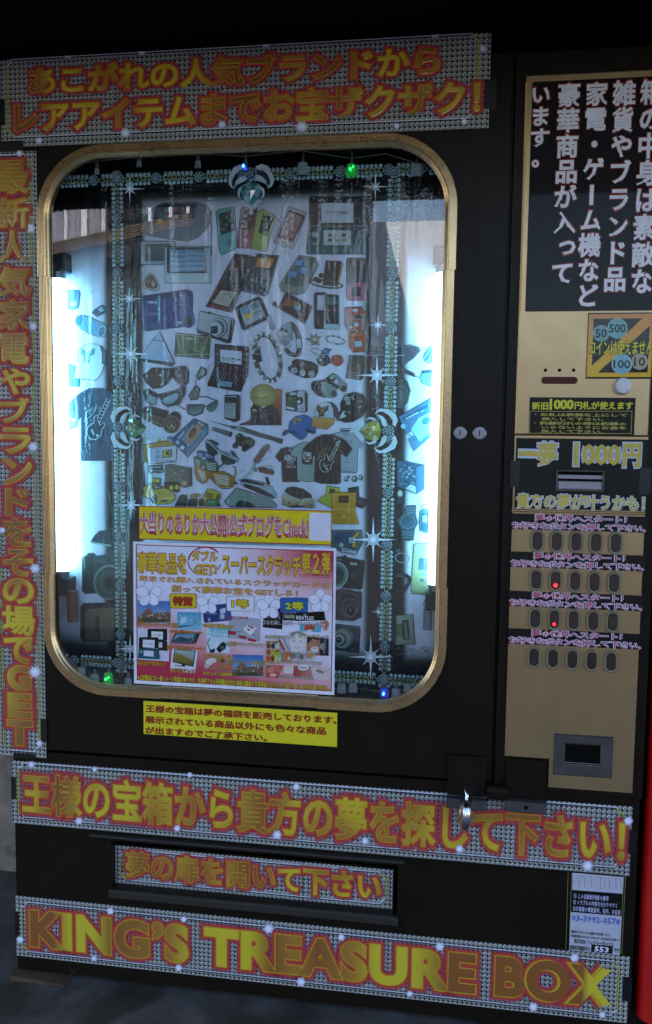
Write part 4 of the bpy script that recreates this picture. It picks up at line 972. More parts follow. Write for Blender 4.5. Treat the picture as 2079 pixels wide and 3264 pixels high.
A = pic('printed_dictionary', *Q3, label='maroon folding electronic dictionary'); A.p([(990, 800), (1420, 838), (1425, 860), (1415, 1165), (988, 1100)], '3a2a2c'); A.p([(1058, 865), (1337, 890), (1335, 1060), (1062, 1022)], 'd4d0e0'); A.t('中日大辞典', 1135, 968, 1000, 1245, '2c2428', .03, 1); A.t('収録辞書', 1255, 985, 1008, 1322, '4c444c', .03, 1); A.l([(1135, 1008), (1270, 1022)], 8, '4c444c'); A.r(1078, 955, 1122, 1012, 'a8ac9c')
A.p([(988, 1065), (1415, 1130), (1412, 1170), (985, 1105)], '5c2c32'); A.p([(980, 1100), (1412, 1165), (1420, 1180), (1325, 1402), (1300, 1405), (895, 1330), (898, 1300)], '40282c', '2c2022')
for i in range(5):
    for j in range(9): A.e(985 + j * 42 - i * 15, 1145 + i * 28 + j * 6, 7, '8c7c80', n=6)
A.p([(1038, 1262), (1218, 1288), (1202, 1352), (1018, 1322)], '7c98a8'); A.l([(1045, 1290), (1205, 1318)], 6, '506878'); done(A)
# --- glasses and head gear
A = pic('printed_sunglasses', *Q3, label='brown wraparound sunglasses'); A.p([(65, 1190), (100, 1180), (180, 1105), (450, 1108), (560, 1078), (620, 1085), (655, 1150), (645, 1290), (600, 1335), (540, 1330), (440, 1215), (380, 1300), (300, 1352), (190, 1362), (110, 1290), (85, 1240)], '2a2424'); A.p([(95, 1195), (190, 1115), (420, 1120), (400, 1220), (300, 1335), (190, 1345), (120, 1280)], '4c3430', '5a4640'); A.p([(470, 1120), (600, 1100), (635, 1150), (620, 1290), (560, 1310), (460, 1200)], '54403a', '6c6058'); A.l([(440, 1215), (540, 1325), (610, 1320)], 8, 'a8a49c'); A.l([(50, 1190), (55, 1280), (90, 1280)], 8, '5c6c60'); A.e(288, 1192, 12, 'f0ece8'); A.l([(305, 1300), (298, 1335)], 14, 'e0e0e0'); done(A)
A = pic('printed_sunglasses', *Q3, lift=14, label='grey sports sunglasses'); A.p([(70, 1400), (130, 1370), (260, 1445), (480, 1395), (560, 1350), (612, 1352), (605, 1440), (570, 1490), (540, 1560), (380, 1600), (320, 1560), (290, 1490), (245, 1470), (230, 1560), (150, 1580), (100, 1520)], '34383a', '2a2e30'); A.p([(140, 1440), (230, 1480), (240, 1540), (200, 1580), (150, 1540)], '8ca0a4'); A.p([(330, 1490), (480, 1420), (525, 1440), (510, 1500), (440, 1560), (360, 1570), (310, 1530)], '90a4a8', '7c9498'); done(A)
A = pic('printed_sunglasses', *Q3, label='narrow sunglasses standing upright'); A.p([(815, 1085), (880, 1125), (870, 1190), (775, 1255), (752, 1210)], '2c3030'); A.p([(820, 1100), (868, 1132), (858, 1180), (780, 1235), (765, 1205)], '70807c'); A.p([(745, 1318), (800, 1370), (772, 1505), (680, 1515), (650, 1455)], '2c3030'); A.p([(742, 1335), (786, 1375), (760, 1492), (685, 1502), (662, 1455)], '7c8c88', '5c6c6a'); A.l([(752, 1250), (745, 1320)], 10, '2c3030'); A.l([(990, 1010), (920, 1080), (890, 1180), (910, 1220), (870, 1250)], 8, '8c9490'); A.l([(790, 1470), (900, 1475), (1000, 1520), (1030, 1545)], 18, '3a3c3a'); A.l([(740, 1340), (690, 1490)], 8, '2c3030'); A.l([(740, 1340), (765, 1480)], 6, '2c3030'); done(A)
A = pic('printed_sunglasses', *Q5, label='square green tinted sunglasses'); A.p([(632, 130), (650, 122), (850, 118), (858, 130), (830, 225), (740, 262), (655, 240), (632, 200)], '2c3836'); A.p([(642, 135), (842, 126), (820, 215), (740, 250), (662, 230)], '3c5450', '6c8884'); A.p([(880, 140), (1022, 55), (1030, 110), (985, 200), (925, 215), (885, 180)], '2c3c3a', '5c7c78'); A.l([(470, 105), (580, 165), (635, 195)], [10, 16, 6], '4c3c34'); A.l([(845, 125), (885, 150)], 8, '58605c'); done(A)
A = pic('printed_headphones', *Q5, label='brown headphones'); A.p([(65, 190), (90, 155), (160, 145), (390, 205), (395, 240), (330, 300), (250, 240), (110, 215), (75, 240)], '4a3a30', '3c3028'); A.e(480, 285, 78, '2c2422', 82); A.p([(75, 220), (120, 205), (340, 285), (330, 400), (290, 410), (80, 310)], '74563e', '4c3628', d=(0, 1)); A.p([(110, 215), (380, 215), (320, 280), (160, 235)], '382c26'); A.e(430, 370, 118, '5c4434', 122); A.ring(430, 375, 108, 9, '8c7054', 110); A.e(430, 385, 86, '4c382c'); A.ring(435, 390, 58, 6, 'b09070'); A.p([(435, 355), (470, 425), (450, 428), (430, 385), (412, 425), (395, 425)], 'c4a884'); A.l([(180, 330), (300, 380)], 6, 'c0a890'); done(A)
A = pic('printed_keypad_phone', *Q5, label='silver bar phone with keypad'); A.p([(1122, 5), (1290, -2), (1312, 20), (1306, 320), (1245, 342), (1122, 295)], '2c2a2c'); A.p([(1125, 15), (1258, 5), (1252, 300), (1122, 280)], 'a8a8a8', 'b8b8b8'); A.r(1126, 25, 1252, 98, '2e2a2a', rad=10)
for i in range(7): A.l([(1135, 118 + i * 24), (1240, 122 + i * 25)], 11, '70706c')
A.l([(915 - 0, -125), (1190, -118)], 16, '5c6464'); A.l([(1150, -110), (1150, -5)], 8, '5c6464'); done(A)
A = pic('printed_toy_box', *Q5, lift=6, label='blue toy car box lying aslant'); A.p([(722, 302), (895, 378), (902, 480), (640, 798), (428, 572)], '2e4c6c', '35567c'); A.p([(895, 378), (902, 480), (640, 798), (650, 700)], '5a7890'); A.p([(700, 370), (800, 400), (830, 470), (660, 670), (560, 560)], '5c84a4', '7c9cb8'); A.e(705, 500, 150, 'a8825c', 66, -55); A.e(700, 490, 70, '6c4c38', 36, -55); A.e(720, 440, 30, '4c3428', 22, -55); A.p([(560, 640), (605, 660), (580, 705), (540, 680)], 'd4d4e0'); A.e(510, 605, 28, '9cacb8'); A.l([(520, 560), (600, 460)], 30, '98a4b4'); A.p([(375, 530), (440, 522), (442, 560), (372, 570)], '2c4874'); A.l([(380, 545), (435, 540)], 10, '8ca4cc'); A.e(790, 355, 16, 'a8b0bc'); A.e(822, 380, 16, 'a8b0bc'); done(A)
A = pic('printed_gadget_box', *Q5, label='yellow and white gadget box'); A.l([(82, 625), (95, 560), (320, 535), (345, 560), (335, 600)], 6, 'a09468'); A.e(280, 590, 30, 'c4a43c'); A.p([(78, 640), (400, 588), (500, 650), (500, 700), (490, 842), (150, 885), (78, 862)], 'b08a40', '906830'); A.p([(125, 680), (495, 648), (486, 845), (128, 882)], 'c4c2cc'); A.p([(175, 690), (285, 680), (285, 830), (178, 845)], 'b0b8cc'); A.e(250, 725, 28, '8c94a4', 20); A.e(250, 790, 32, '8c94a4', 30); A.p([(315, 710), (440, 700), (436, 790), (312, 808)], '5c6464'); A.e(365, 750, 46, 'c89c24', 44); A.e(378, 745, 24, '302c28'); A.t('D-STEER', 230, 828, 862, 480, '5c5450', .0, 1); done(A)
A = pic('printed_car_sheet', *Q5, label='white card with a dark car'); A.p([(45, 880), (85, 860), (100, 1170), (60, 1180)], '262a2c'); A.p([(78, 865), (350, 890), (355, 1130), (330, 1170), (100, 1172)], 'c4c8d4', 'a8b4c0'); A.p([(132, 905), (320, 895), (335, 985), (280, 1000), (190, 990), (185, 1015), (160, 1012), (135, 980)], '20262a'); A.p([(150, 940), (200, 915), (290, 912), (300, 935)], '7c8c94'); A.l([(150, 965), (320, 975)], 10, '94a4ac'); A.p([(185, 1060), (300, 1068), (298, 1140), (182, 1132)], '2c2c2a'); A.e(205, 1095, 22, 'b8a83c', 26); A.e(255, 1100, 24, 'c0b044', 26); done(A)
A = pic('printed_toy_box', *Q5, lift=6, label='robot toy box in brown and blue'); A.p([(358, 905), (420, 890), (690, 938), (692, 1160), (600, 1182), (362, 1095)], '54605c', '80684a'); A.p([(625, 950), (690, 940), (692, 1160), (625, 1180)], '4c3a2c'); rnd = random.Random(3)
for i in range(46): A.p([(370 + (x := rnd.uniform(0, 225)) + rnd.uniform(-8, 8), 925 + (yy := rnd.uniform(0, 200)) + x * .1), (395 + x, 930 + yy + x * .1), (385 + x + rnd.uniform(-10, 16), 950 + yy * .9 + x * .1)], rnd.choice(('8ca0a8', '2c3436', '9c7c3c', '54687c', 'b08848', '3c4c44', 'c0c4c4')))
A.e(598, 1130, 32, 'c89850'); A.e(545, 1095, 30, '5c7080'); done(A)
A = pic('printed_headlamp', *Q5, lift=12, label='black box with two yellow lamps'); A.p([(340, 1122), (528, 1128), (530, 1238), (500, 1248), (345, 1190)], '24221e'); A.e(428, 1192, 28, 'ccb82c', 36); A.e(498, 1185, 24, 'c4b02c', 34); done(A)
A = pic('printed_toy_car', *Q5, lift=16, label='yellow sports car'); A.p([(45, 1215), (80, 1180), (160, 1142), (250, 1140), (320, 1185), (420, 1225), (475, 1290), (472, 1345), (400, 1390), (235, 1402), (160, 1330), (60, 1290)], 'ac8a2e', 'c4a43a'); A.p([(170, 1160), (255, 1148), (330, 1195), (200, 1212)], '54564c'); A.p([(205, 1165), (250, 1160), (290, 1185), (230, 1195)], '8c9488'); A.e(212, 1338, 38, '22201c', 62, 8); A.ring(214, 1338, 26, 6, '88847c', 44, 8); A.e(60, 1245, 18, '2c2820', 48); A.p([(290, 1355), (380, 1345), (375, 1365), (292, 1372)], '2c261c'); A.p([(250, 1240), (310, 1290), (270, 1275)], '4c4428'); A.l([(330, 1330), (465, 1310)], 14, 'd8c45c'); done(A)
A = pic('printed_shutter_glasses', *Q5, label='gold shutter glasses')
A.p([(728, 920), (780, 905), (860, 960), (910, 975), (980, 980), (1100, 985), (1180, 1020), (1240, 1060), (1250, 1110), (1225, 1170), (1170, 1198), (1080, 1195), (985, 1130), (935, 1070), (905, 1065), (880, 1120), (830, 1130), (770, 1095), (738, 1010)], 'a8742c', '8c5a1e'); A.l([(1215, 915), (1250, 925), (1258, 990), (1235, 1100)], 24, '9c6c2c')
for i in range(6): A.l([(765 + i * 9, 955 + i * 23), (860 + i * 3 - (i == 5) * 20, 995 + i * 22)], 10, 'ded2c0'); A.l([(972 + i * 8, 1018 + i * 22), (1175 - abs(i - 2) * 6, 1045 + i * 22)], 10, 'ded2c0')
A.l([(960, 1085), (1000, 1140), (1090, 1185), (1180, 1185)], 8, 'd4a850'); done(A)
A = pic('printed_shutter_glasses', *Q5, lift=-6, label='green shutter glasses'); A.p([(720, 800), (760, 790), (830, 830), (900, 830), (1000, 850), (1045, 920), (1030, 980), (880, 975), (850, 900), (790, 930), (735, 890)], '3e5a40')
for i in range(5): A.l([(735 + i * 5, 830 + i * 19), (800, 845 + i * 18)], 8, 'b0c4b4'); A.l([(878 + i * 5, 868 + i * 22), (1010 - i * 2, 880 + i * 22)], 9, 'c0d0c0')
done(A)
A = pic('printed_shutter_glasses', *Q5, lift=-3, label='blue shutter glasses'); A.p([(762, 725), (800, 712), (900, 730), (980, 790), (990, 830), (880, 820), (850, 790), (800, 800), (768, 780)], '2e4478')
for i in range(3): A.l([(775, 748 + i * 17), (825, 758 + i * 15)], 7, 'b0bcd8'); A.l([(872, 755 + i * 18), (950 + i * 8, 765 + i * 18)], 7, 'b0bcd8')
done(A)
A = pic('printed_sunglasses', *Q5, lift=6, label='dark green sports sunglasses'); A.p([(872, 600), (890, 572), (940, 600), (1030, 690), (1060, 720), (1200, 760), (1300, 820), (1290, 850), (1230, 850), (1080, 750), (1030, 740), (960, 780), (920, 740), (880, 680)], '8c9ca4'); A.p([(880, 615), (950, 630), (1025, 700), (1015, 760), (960, 785), (905, 740), (880, 680)], '26332f'); A.p([(1075, 760), (1120, 752), (1255, 830), (1245, 880), (1150, 895), (1090, 865), (1070, 815)], '2a3834', '35443e'); A.p([(910, 575), (960, 575), (1040, 620), (1040, 645), (1010, 640)], '2c3634'); A.p([(1180, 715), (1230, 720), (1280, 800), (1250, 790)], '2c3634'); A.l([(1110, 870), (1040, 930)], 20, '36423a'); A.l([(890, 590), (1050, 740), (1280, 835)], 9, 'c4ccd8'); done(A)
# --- tools and watches
A = pic('printed_fishing_rod', *Q5, label='grey telescopic rod'); A.l([(945, 335), (1080, 372), (1200, 405)], [8, 14, 22], '4c5450'); A.l([(1190, 405), (1360, 440), (1534, 500), (1750, 560), (1862, 598)], [40, 62, 62, 56, 70], '4c5a54', '3c4844'); A.e(1285, 425, 22, '8c948c', 30, 15); A.l([(1300, 432), (1370, 455)], 14, '98a098'); A.l([(955, 425), (1195, 505)], [50, 72], '6c7470', '58605c'); A.e(1195, 505, 20, '22241f', 38, 18); A.l([(985, 450), (1075, 485)], 8, '3c403c'); done(A)
A = pic('printed_reel', *Q5, label='dark fishing reel'); A.p([(1225, 640), (1265, 600), (1260, 520), (1310, 490), (1380, 540), (1440, 545), (1500, 590), (1495, 640), (1420, 690), (1380, 720), (1340, 710), (1350, 660), (1300, 640), (1260, 680), (1225, 670)], '26281f'); A.e(1460, 605, 36, '3c4036', 44); A.e(1390, 600, 30, '5c5c4c', 26); A.e(1290, 520, 20, '5c6454', 14); A.l([(1290, 620), (1360, 600)], 10, '7c7c64'); A.e(1250, 650, 14, '4c4c40'); done(A)
A = pic('printed_multi_tool', *Q6, label='brown handled multi-tool'); A.l([(0, 995), (40, 920), (60, 860)], [30, 50, 40], '8c949c'); A.l([(-190, 1010), (-70, 960)], [6, 26], 'a4acb4'); A.l([(-170, 1100), (-60, 1040), (30, 960)], [10, 40, 36], 'a4acac'); A.l([(80, 880), (245, 790)], [40, 10], 'b0b8c0'); A.p([(35, 835), (175, 645), (225, 632), (248, 660), (95, 865), (50, 862)], '6c4638', '7c5444'); A.l([(45, 820), (180, 640)], 10, '8c8c8c'); A.l([(235, 660), (255, 740)], 14, '9c9c9c'); A.p([(90, 930), (130, 915), (300, 968), (302, 1012), (270, 1024), (110, 985)], '6c3c30', '7c4838'); A.l([(110, 910), (270, 905)], 24, 'b0b8b8'); A.l([(230, 945), (310, 930)], 16, 'a0a8a8'); A.e(60, 960, 26, '5c6468'); done(A)
A = pic('printed_stapler', *Q6, label='black and silver hand tool'); A.p([(-150, 1085), (-60, 1080), (150, 1120), (270, 1180), (325, 1260), (320, 1315), (285, 1325), (100, 1250), (-120, 1150)], '8e9ba4', 'a8b4bc'); A.p([(-140, 1092), (-50, 1086), (160, 1140), (150, 1160), (-110, 1110)], '20201f'); A.p([(-90, 1140), (100, 1190), (290, 1290), (300, 1322), (120, 1260), (-80, 1180)], '262826'); A.l([(200, 1050), (232, 1150)], 42, '323634'); A.l([(204, 1062), (228, 1140)], 16, '0f100f'); A.e(300, 1262, 26, '7c9cc0', 46, -12); A.e(155, 1145, 18, '3c3c3c'); A.e(-190, 1130, 26, '202220', 14, 20); done(A)
A = pic('printed_wallet', *Q5, label='grey patterned wallet'); A.p([(1265, 1195), (1534, 1275), (1690, 1330), (1788, 1410), (1785, 1440), (1700, 1440), (1180, 1432), (1112, 1370)], '7c8c84', '8c9890'); A.l([(1112, 1370), (1180, 1430), (1700, 1440)], 10, '2c3430'); A.l([(1265, 1195), (1112, 1370)], 8, '3c4440'); A.p([(1262, 1400), (1300, 1360), (1380, 1362), (1480, 1400), (1510, 1440), (1262, 1438)], '26302c')
for i in range(16): A.ring(1310 + i * 28, 1290 + (i % 3) * 40 + i * 6, 22, 5, '64746c', n=10)
done(A)
A = pic('printed_watch', *Q5, label='black watch'); A.p([(475, 1425), (540, 1300), (560, 1285), (625, 1285), (640, 1350), (650, 1425)], '20241f', '2c302a'); A.p([(540, 1300), (620, 1298), (625, 1330), (530, 1335)], '3c443c'); done(A)
A = pic('printed_ring', *Q5, label='brown rose rings'); A.p([(660, 1425), (665, 1345), (710, 1310), (760, 1330), (765, 1425)], '3a2a20'); A.e(740, 1292, 85, 'b49468', 32, -4); A.ring(740, 1290, 62, 8, '6c4c34', 22, -4); A.ring(742, 1288, 34, 7, '7c5838', 12); A.p([(760, 1425), (770, 1340), (820, 1320), (852, 1370), (850, 1425)], 'a08860'); A.e(812, 1380, 36, '30221a', 48); done(A)
A = pic('printed_watch', *Q5, lift=4, label='yellow watch'); A.p([(842, 1300), (900, 1212), (960, 1212), (1062, 1262), (1062, 1320), (1030, 1350), (985, 1335), (900, 1345), (860, 1390)], 'c8ac2c', 'b89a24'); A.e(1028, 1312, 26, '7c5a20', 48, 20); A.p([(872, 1250), (970, 1275), (955, 1330), (860, 1300)], 'a08a2c')
for i in range(3): A.l([(878, 1262 + i * 16), (955, 1282 + i * 16)], 6, '5c501c')
done(A)
A = pic('printed_watch', *Q5, lift=10, label='green watch'); A.p([(855, 1425), (890, 1352), (930, 1340), (1040, 1362), (1072, 1425)], '56905a', '3c7440'); A.p([(1000, 1425), (1030, 1375), (1072, 1425)], '2e4a2e'); A.l([(900, 1380), (990, 1372)], 12, '80b484'); done(A)
A = pic('printed_figurine', label='bald doll with folded arms in a dark jacket'); A.p([(806, 1300), (812, 1275), (884, 1241), (897, 1242), (897, 1354), (764, 1353), (800, 1338)], 'c06a3c', '5c2c24'); A.p([(800, 1300), (815, 1290), (862, 1288), (884, 1308), (892, 1352), (800, 1352)], '1f2226'); A.p([(822, 1290), (852, 1290), (838, 1302)], 'a8a498'); A.e(839, 1260, 43, 'b8a860', 37, c2='8a7c48'); A.e(812, 1310, 7, 'b09c60'); A.l([(806, 1266), (830, 1268)], 2, '4c4428'); A.l([(834, 1270), (852, 1264)], 2, '4c4428'); A.l([(805, 1312), (850, 1318), (882, 1312)], 5, '3c4650'); A.l([(815, 1325), (812, 1350)], 6, '465460'); A.l([(850, 1330), (856, 1350)], 6, '36424c'); done(A)
A = pic('printed_game_box', *Q6, label='black and white boxed game'); A.p([(452, -20), (605, -60), (725, -20), (725, 200), (700, 215), (455, 185)], '1f1f1f'); A.p([(600, -55), (690, -60), (700, 212), (600, 200)], 'b0b0b8'); A.p([(475, 15), (580, 20), (580, 155), (475, 140)], '3c6a40', '284c2e'); A.p([(460, 140), (560, 165), (560, 190), (460, 172)], 'd0d0d8'); A.e(625, 70, 45, '24201f', 55, 20); A.e(620, 82, 18, 'd8d8e0'); A.e(640, 172, 38, '86868e', 18, 8); A.e(540, -20, 50, 'a0a0a8', 22); A.p([(700, -70), (720, -40), (722, 190), (708, 205)], '3a3a38'); done(A)
# --- jewellery
A = pic('printed_bracelet', label='heavy silver link bracelet'); A.ring(853, 1140, 50, 20, '8c8c90', 86, -14, n=26, c2='2c2828'); A.ring(853, 1140, 50, 3, 'c8c8d0', 86, -14); A.ring(855, 1140, 32, 4, 'd0d0d8', 68, -14, a0=100, a1=260); A.p([(806, 1118), (830, 1104), (836, 1150), (812, 1160)], '28262a'); A.l([(808, 1118), (830, 1106), (838, 1152)], 4, 'c0c0c8')
for i in range(14):
    q = R_(70 + i * 22); A.e(853 + 44 * math.cos(q) * math.cos(R_(-14)) - 78 * math.sin(q) * math.sin(R_(-14)), 1140 + 44 * math.cos(q) * math.sin(R_(-14)) + 78 * math.sin(q) * math.cos(R_(-14)), 5, 'd4d4dc', n=8)
done(A)
A = pic('printed_bracelet', *Q4, label='leather bracelet with a silver plate'); A.p([(500, 515), (545, 525), (600, 590), (640, 700), (655, 800), (640, 930), (560, 955), (475, 925), (430, 860), (470, 850), (520, 905), (580, 920), (600, 860), (600, 760), (575, 660), (530, 590)], '4a4644', '2a2626'); A.p([(580, 730), (640, 715), (655, 840), (590, 850)], '9c9ca0'); A.p([(500, 780), (430, 830), (440, 855), (510, 830)], 'b0b0b8'); A.p([(345, 640), (400, 570), (490, 515), (522, 540), (532, 735), (445, 800), (372, 792)], 'a8a8ae', '8c8c92'); A.e(395, 610, 26, '3a3838'); A.e(455, 625, 22, '4c4a4a'); A.e(400, 660, 50, 'c0c0c6', 30)
rnd = random.Random(8)
for i in range(36): A.e(375 + rnd.uniform(0, 145), 660 + rnd.uniform(0, 120), 8, rnd.choice(('d4d4da', '6c6c70')), n=6)
done(A)
A = pic('printed_wristband', *Q4, label='dark studded leather wristband'); A.p([(482, 1100), (540, 1060), (530, 1020), (580, 992), (660, 1000), (790, 1030), (862, 1080), (860, 1150), (825, 1212), (700, 1228), (560, 1180), (490, 1135)], '3a322e', '2e2826'); A.p([(545, 1040), (590, 1010), (780, 1045), (850, 1085), (780, 1110), (640, 1080)], '4c443c')
for x, y in ((560, 1135), (665, 1166), (780, 1176)): A.e(x, y, 40, 'b0b4b8'); A.e(x, y, 24, '6c7478'); A.e(x, y, 10, 'd0d4d8')
done(A)
A = pic('printed_phone', *Q4, label='white phone over a black one'); A.r(820, 135, 965, 595, '28221f', rad=24); A.p([(855, 165), (945, 165), (935, 357), (855, 355)], 'c8c2d4'); A.e(888, 330, 14, 'a07c7c'); A.p([(942, 160), (960, 150), (1125, 165), (1140, 190), (1146, 595), (1130, 610), (950, 598), (940, 580)], 'b0bcc4', 'a4b0b8'); A.p([(962, 158), (1125, 170), (1128, 538), (965, 530)], '1f1e1f'); A.p([(972, 185), (1112, 192), (1114, 280), (972, 290)], '2c5058', '3c6a70'); A.l([(975, 355), (1110, 362)], 6, '6c5c58'); done(A)
A = pic('printed_video_player', *Q4, label='dark player with rainbow screen and strap'); A.p([(440, 150), (465, 138), (775, 305), (780, 325), (705, 500), (680, 505), (375, 330), (370, 310)], '342a26', '2c2828'); A.p([(460, 195), (600, 250), (560, 330), (410, 290)], 'b0542c', '6c3a24', d=(1, 0)); A.p([(560, 235), (650, 285), (620, 370), (540, 330)], 'a08c40', '3c6c6c', d=(0, 1)); A.e(600, 330, 44, '3c7478', 40); A.p([(570, 300), (640, 310), (620, 350), (575, 340)], '7cb0b4'); A.l([(290, 270), (350, 320), (520, 420), (700, 530)], [40, 30, 16, 24], '4a4440'); A.e(300, 272, 34, '302c2a', 28); A.l([(330, 280), (370, 345)], 16, 'a4a0a4'); done(A)
A = pic('printed_charm', *Q4, label='silver star charm'); A.p([(710, 720), (775, 735), (770, 660), (815, 700), (850, 655), (850, 700), (900, 695), (865, 745), (880, 810), (825, 790), (780, 812), (785, 765)], '8c8878'); A.p([(785, 730), (845, 705), (835, 760)], 'c8c4b4'); A.p([(800, 770), (850, 765), (860, 800)], '5c584c'); done(A)
A = pic('printed_bracelet', *Q4, label='thin silver chain ring'); A.ring(1085, 742, 138, 26, 'b0b0b4', 60, 12, n=20, c2='4c4c4c'); A.e(1060, 765, 34, 'c4c4c8', 18, -30); done(A)
A = pic('printed_charm', *Q4, label='charm with a blue leaf and a red ball'); A.ring(848, 886, 78, 12, '6c706c', 40, 14); A.p([(918, 890), (965, 848), (1045, 865), (1005, 890), (985, 935), (940, 942), (920, 930)], '3a7ca8', '2c648c'); A.e(935, 1000, 86, '202226', 80); A.e(935, 955, 16, 'a8b0b4'); A.e(900, 1000, 18, 'a8b0b4'); A.e(868, 970, 14, '8c9494'); A.e(985, 985, 10, '5c6464'); A.e(1112, 1003, 82, 'b8503c', 78, c2='943424'); A.p([(1080, 930), (1130, 925), (1110, 960)], 'd07058'); A.e(1020, 1035, 14, '5c5c5c'); done(A)
A = pic('printed_camera_box', *Q4, label='orange camera box over an orange case'); A.p([(1215, 332), (1420, 318), (1478, 400), (1470, 620), (1262, 636), (1215, 540)], 'b08474', '9c6c5c'); A.p([(1215, 332), (1420, 318), (1460, 405), (1258, 440)], 'b4482c'); A.p([(1295, 345), (1370, 338), (1385, 370), (1312, 378)], 'a8b0b8'); A.r(1330, 425, 1440, 465, '2c3434'); A.r(1262, 430, 1320, 480, 'b8665c'); A.r(1312, 490, 1410, 600, 'b04c30'); A.r(1332, 520, 1385, 570, 'a0b0b8'); A.e(1285, 575, 32, '8c2c24'); A.e(1285, 575, 20, 'd0b0a8'); A.l([(1250, 440), (1262, 630)], 12, '7c8c94')
A.p([(1258, 655), (1440, 630), (1486, 700), (1470, 888), (1310, 902), (1262, 820)], 'b45230', 'a0421f'); A.p([(1258, 655), (1440, 630), (1465, 680), (1290, 712)], 'c0603a'); A.p([(1335, 758), (1425, 750), (1430, 828), (1335, 835)], 'a8b0b8'); A.e(1360, 630, 15, 'c8c0a8'); done(A)
A = pic('printed_speaker', *Q4, label='brown meshed speaker'); A.p([(1272, 940), (1455, 938), (1410, 1258), (1228, 1228)], '504236', '6c5a4c'); A.p([(1275, 945), (1450, 942), (1445, 985), (1268, 985)], '3c4440'); A.ring(1330, 1080, 55, 8, '786450'); A.ring(1330, 1080, 30, 6, '6c5844')
for i in range(5): A.l([(1240, 1150 + i * 20), (1400, 1165 + i * 20)], 6, 'a89c90')
A.p([(1455, 940), (1490, 990), (1440, 1240), (1410, 1258)], '3c3c34'); done(A)
A = pic('printed_binoculars', *Q4, label='grey binoculars'); A.p([(782, 1320), (800, 1280), (850, 1275), (950, 1255), (1000, 1215), (1060, 1172), (1110, 1190), (1060, 1290), (1140, 1340), (1050, 1420), (960, 1475), (860, 1450), (830, 1420), (790, 1370)], '2e302e'); A.p([(900, 1290), (960, 1275), (1112, 1375), (1050, 1490), (960, 1470), (900, 1400)], '84908c', '6c7876'); A.e(1066, 1430, 56, '5c6462', 58, 20); A.ring(1066, 1430, 56, 6, 'b0b8b6', 58, 20); A.e(1066, 1432, 34, '4a4440', 36); A.p([(1050, 1180), (1110, 1188), (1245, 1320), (1190, 1418), (1145, 1380), (1130, 1260)], '828e8c'); A.e(1193, 1364, 52, '5c6462', 54, 20); A.ring(1193, 1364, 52, 6, 'b0b8b6', 54, 20); A.e(1193, 1366, 32, '4a4440', 34); A.p([(1005, 1225), (1060, 1180), (1080, 1240), (1040, 1250)], '8c9896'); A.e(820, 1325, 30, '1c1c1c', 46, -20); A.l([(858, 1275), (815, 1345), (835, 1420)], 9, '98a09e'); done(A)
# --- clothes
A = pic('printed_cap', *Q6, lift=4, label='camouflage cap'); A.p([(1155, 110), (1220, -10), (1340, -40), (1440, -10), (1495, 90), (1490, 170), (1420, 280), (1320, 335), (1220, 345), (1100, 310), (1110, 270), (1160, 195)], '272c22', '1f231c')
for P in ([(1180, 30), (1250, 20), (1280, 60), (1220, 80)], [(1215, 75), (1280, 70), (1280, 120), (1235, 125)], [(1290, 40), (1340, 35), (1320, 65)], [(1230, 200), (1290, 215), (1270, 235)], [(1120, 290), (1180, 240), (1220, 280), (1150, 310)], [(1370, 150), (1430, 140), (1400, 170)]): A.p(P, '8a968c')
A.p([(1150, 260), (1190, 200), (1225, 210), (1190, 225), (1230, 270), (1160, 300)], 'bcc0c4'); A.l([(1215, 25), (1250, -75), (1355, -78), (1308, 30), (1220, 22)], 8, 'c4c8cc'); done(A)
A = pic('printed_cap', *Q6, lift=12, label='white trucker cap with an orange brim'); A.p([(990, 92), (1050, 100), (1115, 165), (1125, 255), (1075, 282), (1050, 200)], '34302c'); A.p([(810, 300), (830, 180), (890, 110), (970, 90), (1020, 105), (1058, 180), (1065, 295)], 'c0c6d0', 'aab4c0'); A.p([(805, 278), (1062, 300), (1085, 290), (1060, 370), (985, 435), (850, 418), (778, 405), (785, 360)], 'c48a44', 'b47a36')
A.p([(855, 125), (905, 165), (930, 160), (1000, 130), (990, 190), (950, 215), (935, 285), (920, 265), (895, 270), (880, 285), (878, 225), (850, 190)], '3c3024'); A.e(915, 205, 28, '7c6438', 40); A.l([(870, 155), (905, 190)], 9, '8c7448'); A.l([(980, 150), (935, 190)], 9, '8c7448'); done(A)
A = pic('printed_cap', *Q6, lift=8, label='blue baseball cap'); A.p([(488, 440), (505, 340), (580, 275), (690, 253), (760, 285), (810, 350), (832, 440), (822, 495), (735, 475), (700, 540), (650, 566), (600, 550), (540, 500), (490, 470), (450, 500), (420, 520), (408, 490), (440, 455)], '2464a4', '1f5a96'); A.p([(410, 490), (445, 452), (560, 460), (625, 500), (600, 510), (500, 470), (425, 520)], '1c4878'); A.l([(450, 455), (560, 465), (630, 500)], 8, '18263c'); A.p([(545, 320), (600, 288), (672, 322), (610, 340), (570, 382)], 'a8a060'); A.e(590, 335, 24, '5c5c38', 28); A.p([(708, 455), (735, 410), (740, 450), (822, 470), (820, 495)], '1a2a40'); A.p([(630, 525), (645, 535), (678, 515), (650, 546)], '16243c'); done(A)
